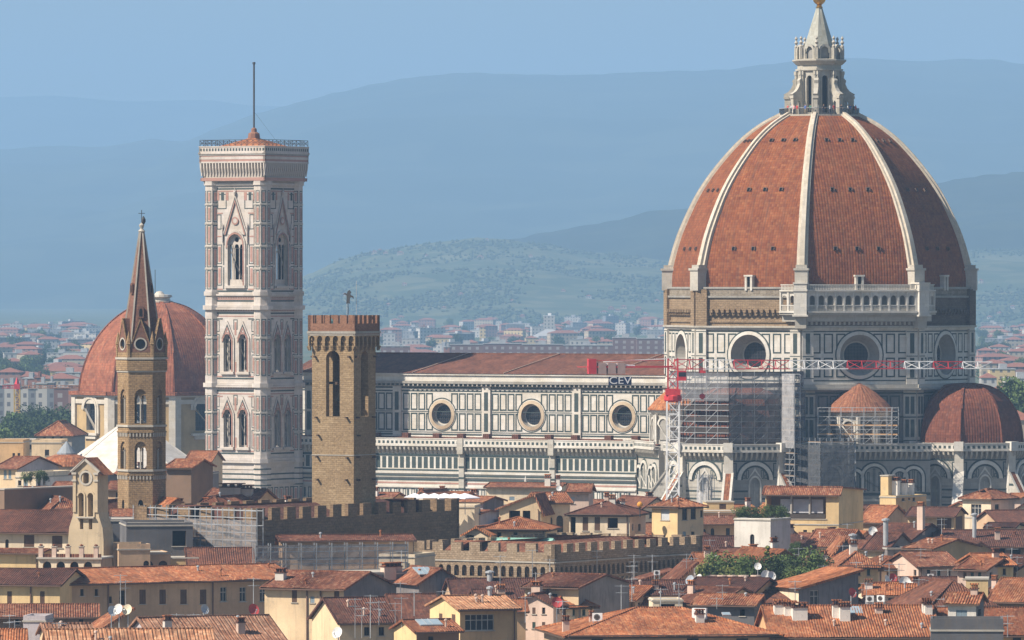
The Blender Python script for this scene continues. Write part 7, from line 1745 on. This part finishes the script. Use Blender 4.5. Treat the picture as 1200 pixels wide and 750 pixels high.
# ---------------------------------------------------------------- visitors on the lantern terrace
def person_proto(shirt, trousers, skin, hair):
    bm = bmesh.new(); me = bpy.data.meshes.new('person')
    J = [(0, 0, .95), (0, 0, 1.2), (0, 0, 1.45), (0, 0, 1.56), (0, -.01, 1.66), (0, 0, 1.76), (.19, 0, 1.42), (.25, -.02, 1.15), (.24, -.12, .92), (-.19, 0, 1.42), (-.26, -.05, 1.15), (-.16, -.22, 1.2), (.1, 0, .9), (.11, -.02, .5), (.11, 0, .07), (.11, -.14, .03), (-.1, 0, .9), (-.12, .03, .5), (-.12, 0, .07), (-.12, -.14, .03)]
    E_ = [(0, 1), (1, 2), (2, 3), (3, 4), (4, 5), (2, 6), (6, 7), (7, 8), (2, 9), (9, 10), (10, 11), (0, 12), (12, 13), (13, 14), (14, 15), (0, 16), (16, 17), (17, 18), (18, 19)]
    RD_ = [.15, .14, .15, .055, .10, .085, .065, .05, .035, .065, .05, .035, .095, .07, .045, .035, .095, .07, .045, .035]
    me.from_pydata(J, E_, []); o = bpy.data.objects.new('person', me); COL.objects.link(o); md = o.modifiers.new('s', 'SKIN'); sv = me.skin_vertices[0].data
    for i, r in enumerate(RD_): sv[i].radius = (r, r * .8)
    sv[0].use_root = True; o.modifiers.new('u', 'SUBSURF').levels = 1
    dg = bpy.context.evaluated_depsgraph_get(); m2 = bpy.data.meshes.new_from_object(o.evaluated_get(dg)); bpy.data.objects.remove(o)
    for m in (shirt, trousers, skin, hair): m2.materials.append(m)
    for p in m2.polygons:
        z, x = p.center.z, abs(p.center.x); p.material_index = 3 if z > 1.70 else 2 if z > 1.5 or (x > .2 and z < 1.22) else 0 if z > .95 else 1
    return m2
SK = plain('skin', (.50, .32, .23)); HR = plain('dark hair', (.05, .035, .025)); clothes = [('red', (.5, .06, .06)), ('white', (.7, .7, .7)), ('blue', (.08, .15, .4)), ('black', (.03, .03, .035)), ('green', (.1, .3, .22)), ('pink', (.6, .3, .35))]
spots = [(-58, 'a', 0), (-50, 'b', 1), (-44, 'c', 5), (-38, 'd', 0), (-24, 'e', 2), (-16, 'f', 4), (4, 'g', 3), (14, 'h', 1), (20, 'i', 0), (33, 'j', 3), (46, 'k', 1), (52, 'l', 2), (62, 'm', 3), (70, 'n', 0)]
whr = ('at the far left of', 'second from the left on', 'third from the left on', 'fourth from the left on', 'before the left window of', 'beside the left window of', 'left of the tall window on', 'before the tall window on', 'right of the tall window on', 'near the right buttress of', 'right of the right buttress of', 'third from the right on', 'second from the right on', 'at the far right of')
for (az, _, ci), wh in zip(spots, whr):
    cn, cc_ = clothes[ci]; m = person_proto(plain(cn + ' shirt', cc_), plain('dark trousers', (.05, .06, .09)) if ci % 2 else plain('beige trousers', (.35, .30, .22)), SK, HR)
    a = math.radians(az); o = bpy.data.objects.new('person', m); COL.objects.link(o); o.location = (CX + 6.9 * math.sin(a), CY - 6.9 * math.cos(a), LZ + .02); o.rotation_euler = (0, 0, a + rnd.uniform(-.6, .6)); tag(o, f'person in a {cn} shirt {wh} the lantern terrace', 'person', 'visitors on the lantern terrace')
# ---------------------------------------------------------------- far city
def farmat(name, c, win=(.10, .10, .12), pw=3.2, ph=3.1):
    if name in MC: return MC[name]
    k = NT(name); v = k.uv(); sx = k.n('ShaderNodeSeparateXYZ'); k.l(v, sx.inputs[0])
    fu = k.math('FRACT', k.math('DIVIDE', sx.outputs[0], pw)); fv = k.math('FRACT', k.math('DIVIDE', sx.outputs[1], ph))
    a = k.math('MULTIPLY', k.math('GREATER_THAN', fu, .30), k.math('LESS_THAN', fu, .68)); b = k.math('MULTIPLY', k.math('GREATER_THAN', fv, .28), k.math('LESS_THAN', fv, .78))
    m = k.math('MULTIPLY', k.math('MULTIPLY', a, b), .85); nz = k.noise(v, .1, 4)
    col = k.mix(m, k.mix(k.ramp(nz, [(.35, (0, 0, 0)), (.65, (1, 1, 1))]), tuple(x * .85 for x in c), c), win); MC[name] = k.done(col, .85); return MC[name]
FW = farmat('far white block', (.50, .48, .46)); FC = farmat('far cream block', (.44, .37, .28)); FP = farmat('far pink block', (.34, .20, .17)); FG = farmat('far grey block', (.22, .23, .25)); FD = farmat('far plum block', (.20, .12, .11), (.36, .34, .34), 4.5, 3.1); FY = farmat('far yellow block', (.66, .50, .26)); FB = farmat('far brick block', (.34, .16, .12)); FR = plain('far red roof', (.24, .105, .075)); FRG = plain('far grey roof', (.36, .37, .38)); FRW = plain('far white roof', (.72, .73, .74))
def far(px0, px1, pyt, Y, wall, roof, label, dep=14, rr=0.0, yaw=0, group=None, name='far_building', z0=0, cat_='building', bal=0):
    x0, x1 = XP(px0, Y), XP(px1, Y); W_ = x1 - x0; zt = max(z0 + 2.5, ZP(pyt, Y)); zw = zt - rr
    e = empty(name, (x0, Y, z0), math.radians(yaw)); tag(e, label, cat_, group); mb = MB(); mb.frame(0, 0, -z0)
    mb.box(0, W_, 0, dep, z0 - (12 if z0 else 0), zw, wall, skip='bt'); mb.build('wall', e); b = MB(); b.frame(0, 0, -z0)
    if rr > 0:
        q = min(W_, dep) * .5; b.loft([[(-.4, -.4, zw), (W_ + .4, -.4, zw), (W_ + .4, dep + .4, zw), (-.4, dep + .4, zw)], [(q if W_ > dep else W_ / 2 - .1, dep / 2 - .1, zt), (W_ - q if W_ > dep else W_ / 2 + .1, dep / 2 - .1, zt), (W_ - q if W_ > dep else W_ / 2 + .1, dep / 2 + .1, zt), (q if W_ > dep else W_ / 2 - .1, dep / 2 + .1, zt)]], roof, cap1=True)
    else:
        b.box(-.2, W_ + .2, -.2, dep + .2, zw, zw + .35, roof); b.box(W_ * .4, W_ * .4 + min(4, W_ * .3), dep * .3, dep * .7, zw + .35, zw + 2.4, roof)
    b.build('roof', e); return e
# pale apartment slabs on the left, with balcony bays
for px0, px1, pyt, wl, lb in ((-4, 5, 452, FG, 'grey apartment slab cut by the picture\'s edge'), (5, 19, 451, FW, 'white apartment slab behind the yellow crane mast'), (19, 24, 455, FD, 'dark stair bay between the white slabs'), (24, 33, 453, FW, 'narrow white apartment slab right of the yellow crane'), (33, 42, 456, FG, 'blue grey slab set back between white slabs'), (42, 55, 450, FW, 'wide white apartment slab in front of the trees'), (55, 63, 449, FG, 'tall grey apartment slab'), (63, 80, 455, FD, 'dark brown apartment block with pale balconies'), (80, 96, 452, FP, 'pinkish apartment block beside the red dome')):
    far(px0, px1, pyt, 2450, wl, FRG, lb, 12)
for px0, px1, pyt, wl, rf, lb, Y, rr in ((-5, 24, 431, FP, FR, 'long pink building with a red roof at the left edge', 3050, 2), (24, 40, 436, FP, FR, 'small pink building with a red roof', 3000, 2), (26, 42, 444, FB, FRG, 'brick block with balconies behind the white slabs', 2700, 0), (40, 48, 443, FB, FR, 'tall brick block behind the white slabs', 2650, 0), (48, 92, 437, FC, FR, 'cream building under a broad red roof', 2950, 2.5), (-8, 10, 444, FG, FR, 'grey building with red roof', 2700, 2),
        (-5, 44, 411, FW, FRW, 'long white industrial hall', 5200, 0), (44, 95, 417, FC, FRW, 'low white roofed hall before the tree line', 4600, 0), (30, 60, 405, FG, FRG, 'grey hall behind the white one', 5700, 0), (60, 95, 402, FG, FRG, 'faint grey hall beyond the tree line', 6200, 0)):
    far(px0, px1, pyt, Y, wl, rf, lb, 22, rr)
# middle gap above the nave roof
for px0, px1, pyt, wl, rf, lb, Y, rr in ((527, 566, 404, FD, FRG, 'plum coloured housing block, first in the long row', 3900, 0), (566, 612, 403, FD, FRG, 'plum coloured housing block, second in the long row', 3920, 0), (612, 660, 404, FD, FRG, 'plum coloured housing block under the grey hangar', 3900, 0), (660, 718, 405, FD, FRG, 'plum coloured housing block at the end of the long row', 3930, 0), (718, 746, 396, FD, FRG, 'taller plum block with roof boxes', 3950, 0), (746, 780, 397, FD, FRG, 'taller plum block beside the drum', 3940, 0), (520, 528, 407, FB, FRG, 'small brick block standing at the start of the plum row', 3900, 0),
        (637, 650, 370, FW, FRW, 'white tower block above the grey hangar', 6200, 0), (449, 463, 391, FW, FRG, 'white block at the left of the gap', 5600, 0), (493, 500, 383, FC, FR, 'cream narrow tower block', 6300, 0), (509, 536, 384, FP, FR, 'long pinkish block at the foot of the hill', 6400, 2), (562, 569, 381, FY, FR, 'bright yellow house at the foot of the hill', 6100, 2), (446, 480, 406, FD, FRG, 'low dark block just above the brick battlements', 3700, 0), (471, 492, 397, FW, FRG, 'white and grey office block', 5000, 0), (575, 590, 399, FW, FRG, 'white attic block above the plum row', 4500, 0), (700, 722, 397, FC, FR, 'cream block before the wooded foot', 5000, 2),
        (544, 560, 398, FP, FR, 'pink block peeping over the plum row', 4700, 2), (600, 618, 398, FC, FR, 'cream block peeping over the plum row', 4700, 1.5), (668, 690, 398, FW, FRG, 'white block peeping over the plum row', 4600, 0)):
    far(px0, px1, pyt, Y, wl, rf, lb, 14, rr)
e = far(622, 666, 386, 5900, FG, FRG, 'grey hangar-like hall with a sloping dark roof', 26, 7)
# right gap
for px0, px1, pyt, wl, rf, lb, Y, rr in ((1146, 1166, 407, FP, FR, 'pink house with a red roof right of the drum', 4300, 2), (1160, 1184, 403, FW, FR, 'white house with a red roof at the right edge', 4500, 2), (1182, 1215, 408, FC, FR, 'cream house with a red roof at the right edge', 4200, 2), (1150, 1180, 421, FC, FR, 'cream row house under orange tiles', 3300, 2), (1172, 1215, 425, FP, FR, 'long pink row house', 3250, 2), (1150, 1168, 437, FW, FR, 'white house above the apse dome', 2800, 2), (1160, 1190, 433, FY, FRG, 'yellow block near the right edge', 2900, 0), (1178, 1215, 444, FW, FRG, 'white flat block beside the trees', 2500, 0), (1160, 1185, 452, FP, FR, 'pink house right of the apse dome', 2300, 2), (1168, 1215, 480, FC, FR, 'cream house with an orange roof below the trees', 1560, 2.4), (1140, 1175, 468, FG, FR, 'grey house peeping behind the apse dome', 1750, 2)):
    far(px0, px1, pyt, Y, wl, rf, lb, 14, rr)
# villages on the hillside stand on the slope surface
dgp = bpy.context.evaluated_depsgraph_get(); dgp.update()
def on_hill(px, py):
    from mathutils.bvhtree import BVHTree
    global _bvh
    try: _bvh
    except NameError:
        me = hl.data; _bvh = BVHTree.FromPolygons([v.co.copy() for v in me.vertices], [tuple(p.vertices) for p in me.polygons])
    d = Vector(((px - 600) / F, 1, -(py - HY) / F)).normalized(); h = _bvh.ray_cast(Vector((0, 0, CZ)), d, 30000)
    return h[0]
rh = random.Random(77)
vill = [(439, 296, 7, FC), (445, 293, 5, FP), (452, 296, 6, FC), (469, 297, 8, FC), (500, 299, 4, FW), (563, 301, 8, FC), (571, 281, 3, FW), (474, 333, 6, FC), (708, 365, 9, FW), (716, 361, 7, FP), (724, 364, 8, FW), (731, 360, 7, FC), (740, 366, 9, FW), (748, 362, 7, FP), (756, 367, 7, FW), (735, 371, 9, FC), (622, 300, 5, FC), (540, 345, 6, FP), (520, 360, 6, FC), (600, 352, 5, FW), (660, 340, 6, FC), (690, 348, 7, FW), (404, 345, 6, FC), (420, 366, 7, FW), (470, 371, 8, FC), (455, 356, 5, FP), (770, 352, 6, FW), (580, 374, 8, FC), (612, 370, 6, FP), (1160, 372, 6, FW), (1172, 366, 7, FC), (1187, 360, 5, FW), (1150, 330, 5, FC)]
vn = ('cream farmhouse', 'pale villa', 'pink farmhouse', 'white house')
for i, (px, py, w_, m) in enumerate(vill):
    p = on_hill(px, py + 2)
    if p is None: continue
    Y = p.y; nm = {FC: 'cream', FP: 'pink', FW: 'white'}[m]
    far(px - w_ / 2, px + w_ / 2, py - rh.uniform(1, 3), Y, m, FR, f'distant {nm} house scattered on the olive hillside', 8, 1.6, 0, 'hillside houses', 'hillside_house', z0=p.z - 1)
# the rest of the plain: repeated far houses
rf_ = random.Random(9); kinds = [(FW, FRG, 0, 'white flat-roofed'), (FC, FR, 2, 'cream red-roofed'), (FP, FR, 2, 'pink red-roofed'), (FG, FRG, 0, 'grey flat-roofed'), (FY, FR, 2, 'yellow red-roofed'), (FC, FR, 2.4, 'cream red-roofed'), (FW, FR, 2, 'white red-roofed')]
cnt = 0
for (a, b, Ya, Yb, n, wh) in ((-10, 96, 2700, 7200, 95, 'on the plain at the left'), (440, 782, 4600, 8400, 110, 'in the gap above the nave roof'), (1146, 1212, 2300, 7000, 48, 'in the gap right of the drum')):
    for i in range(n):
        t = rf_.random() ** .8; Y = lerp(Ya, Yb, t); px = rf_.uniform(a, b); m, r, rr, nm = rf_.choice(kinds); hgt = rf_.uniform(7, 15); w_ = rf_.uniform(10, 26) / Y * F
        far(px, px + w_, HY + (CZ - hgt) / Y * F, Y, m, r, f'small {nm} building far off {wh}', rf_.uniform(9, 14), rr, rf_.uniform(-25, 25), 'far buildings ' + wh)
# yellow crane far left
YQ = 2350; cy_ = empty('tower_crane', (XP(20, YQ), YQ, 0)); tag(cy_, 'yellow tower crane with a long jib before pale apartment slabs', 'crane'); YP = plain('yellow crane paint', (.60, .38, .08), .5); zq = lambda py: ZP(py, YQ)
mb = MB(); lattice(mb, (0, 0, -4), (0, 0, zq(456)), 1.9, 1.9, 2.4, YP, .3, .2); mb.build('mast', cy_)
mb = MB(); mb.box(-1, 1, -1, 1, zq(456), zq(450), REDP); mb.lathe(0, 0, [(.9, zq(450)), (.1, zq(442))], 4, REDP); mb.build('slewing_head', cy_)
mb = MB(); lattice(mb, (0, 0, zq(455)), (21, 4, zq(455)), 1.1, .9, 2, plain('orange crane paint', (.5, .2, .08), .5), .18, .12, tri=True); lattice(mb, (0, 0, zq(455)), (-5, -1, zq(455)), 1.1, 1, 2, REDP, .18, .12, tri=True); mb.build('jib', cy_)

# woods and groves scattered over the near hillside: uncountable crowns, one object
bpy.context.view_layer.update()
wd_ = MB(); rw = random.Random(3); k_ = 0; WOODM = plain('wood crowns', (.045, .065, .032))
from mathutils import noise as _n2
on_hill(560, 320)
while k_ < 15000:
    px, py = rw.uniform(340, 1215), rw.uniform(282, 384)
    d = Vector(((px - 600) / F, 1, -(py - HY) / F)).normalized(); h = _bvh.ray_cast(Vector((0, 0, CZ)), d, 30000)[0]
    k_ += 1
    if h is None or _n2.noise(Vector((h.x / 150, h.y / 300, 0))) + rw.uniform(-.25, .25) < .02: continue
    r = rw.uniform(1.6, 3.4); z = rw.uniform(2, 4.5); c = h
    q = [c + Vector((r * math.cos(a), r * math.sin(a), z * .35)) for a in (0, 1.57, 3.14, 4.71)]; t_ = c + Vector((0, 0, z)); b_ = c - Vector((0, 0, 1))
    for i in range(4): wd_.face([q[i], q[(i + 1) % 4], t_], WOODM, [(0, 0)] * 3); wd_.face([q[(i + 1) % 4], q[i], b_], WOODM, [(0, 0)] * 3)
tag(wd_.build('woodland'), 'dark woods and hedgerows scattered over the olive hillside', kind='stuff')
# thin aerials on the old houses
ra = random.Random(12)
for i in range(46):
    px = ra.uniform(330, 1195); py = ra.uniform(612, 735); Y = 36 * F / (py - HY) + ra.uniform(-5, 5); h = ra.uniform(14, 26)
    aerial(px, py - h, py + 12, Y, 'thin television aerial standing among the crowded tiled roofs', ra.choice((1, 2, 2)))
# ---------------------------------------------------------------- haze
me = bpy.data.meshes.new('haze'); 
x0, x1, y0, y1, z0, z1 = -6000, 6000, -250, 34000, -30, HAZE_TOP
me.from_pydata([(x0, y0, z0), (x1, y0, z0), (x1, y1, z0), (x0, y1, z0), (x0, y0, z1), (x1, y0, z1), (x1, y1, z1), (x0, y1, z1)], [], [(3, 2, 1, 0), (4, 5, 6, 7), (0, 1, 5, 4), (1, 2, 6, 5), (2, 3, 7, 6), (3, 0, 4, 7)])
ho = bpy.data.objects.new('haze', me); COL.objects.link(ho); tag(ho, 'pale blue summer haze hanging over the city and hills', 'haze', kind='stuff')
hm = bpy.data.materials.new('haze'); hm.use_nodes = True; t = hm.node_tree; t.nodes.clear()
po = t.nodes.new('ShaderNodeOutputMaterial'); pv = t.nodes.new('ShaderNodeVolumePrincipled')
pv.inputs['Color'].default_value = HAZE_COLOR; pv.inputs['Density'].default_value = HAZE_DENSITY; pv.inputs['Anisotropy'].default_value = 0.0
t.links.new(pv.outputs[0], po.inputs['Volume']); me.materials.append(hm)
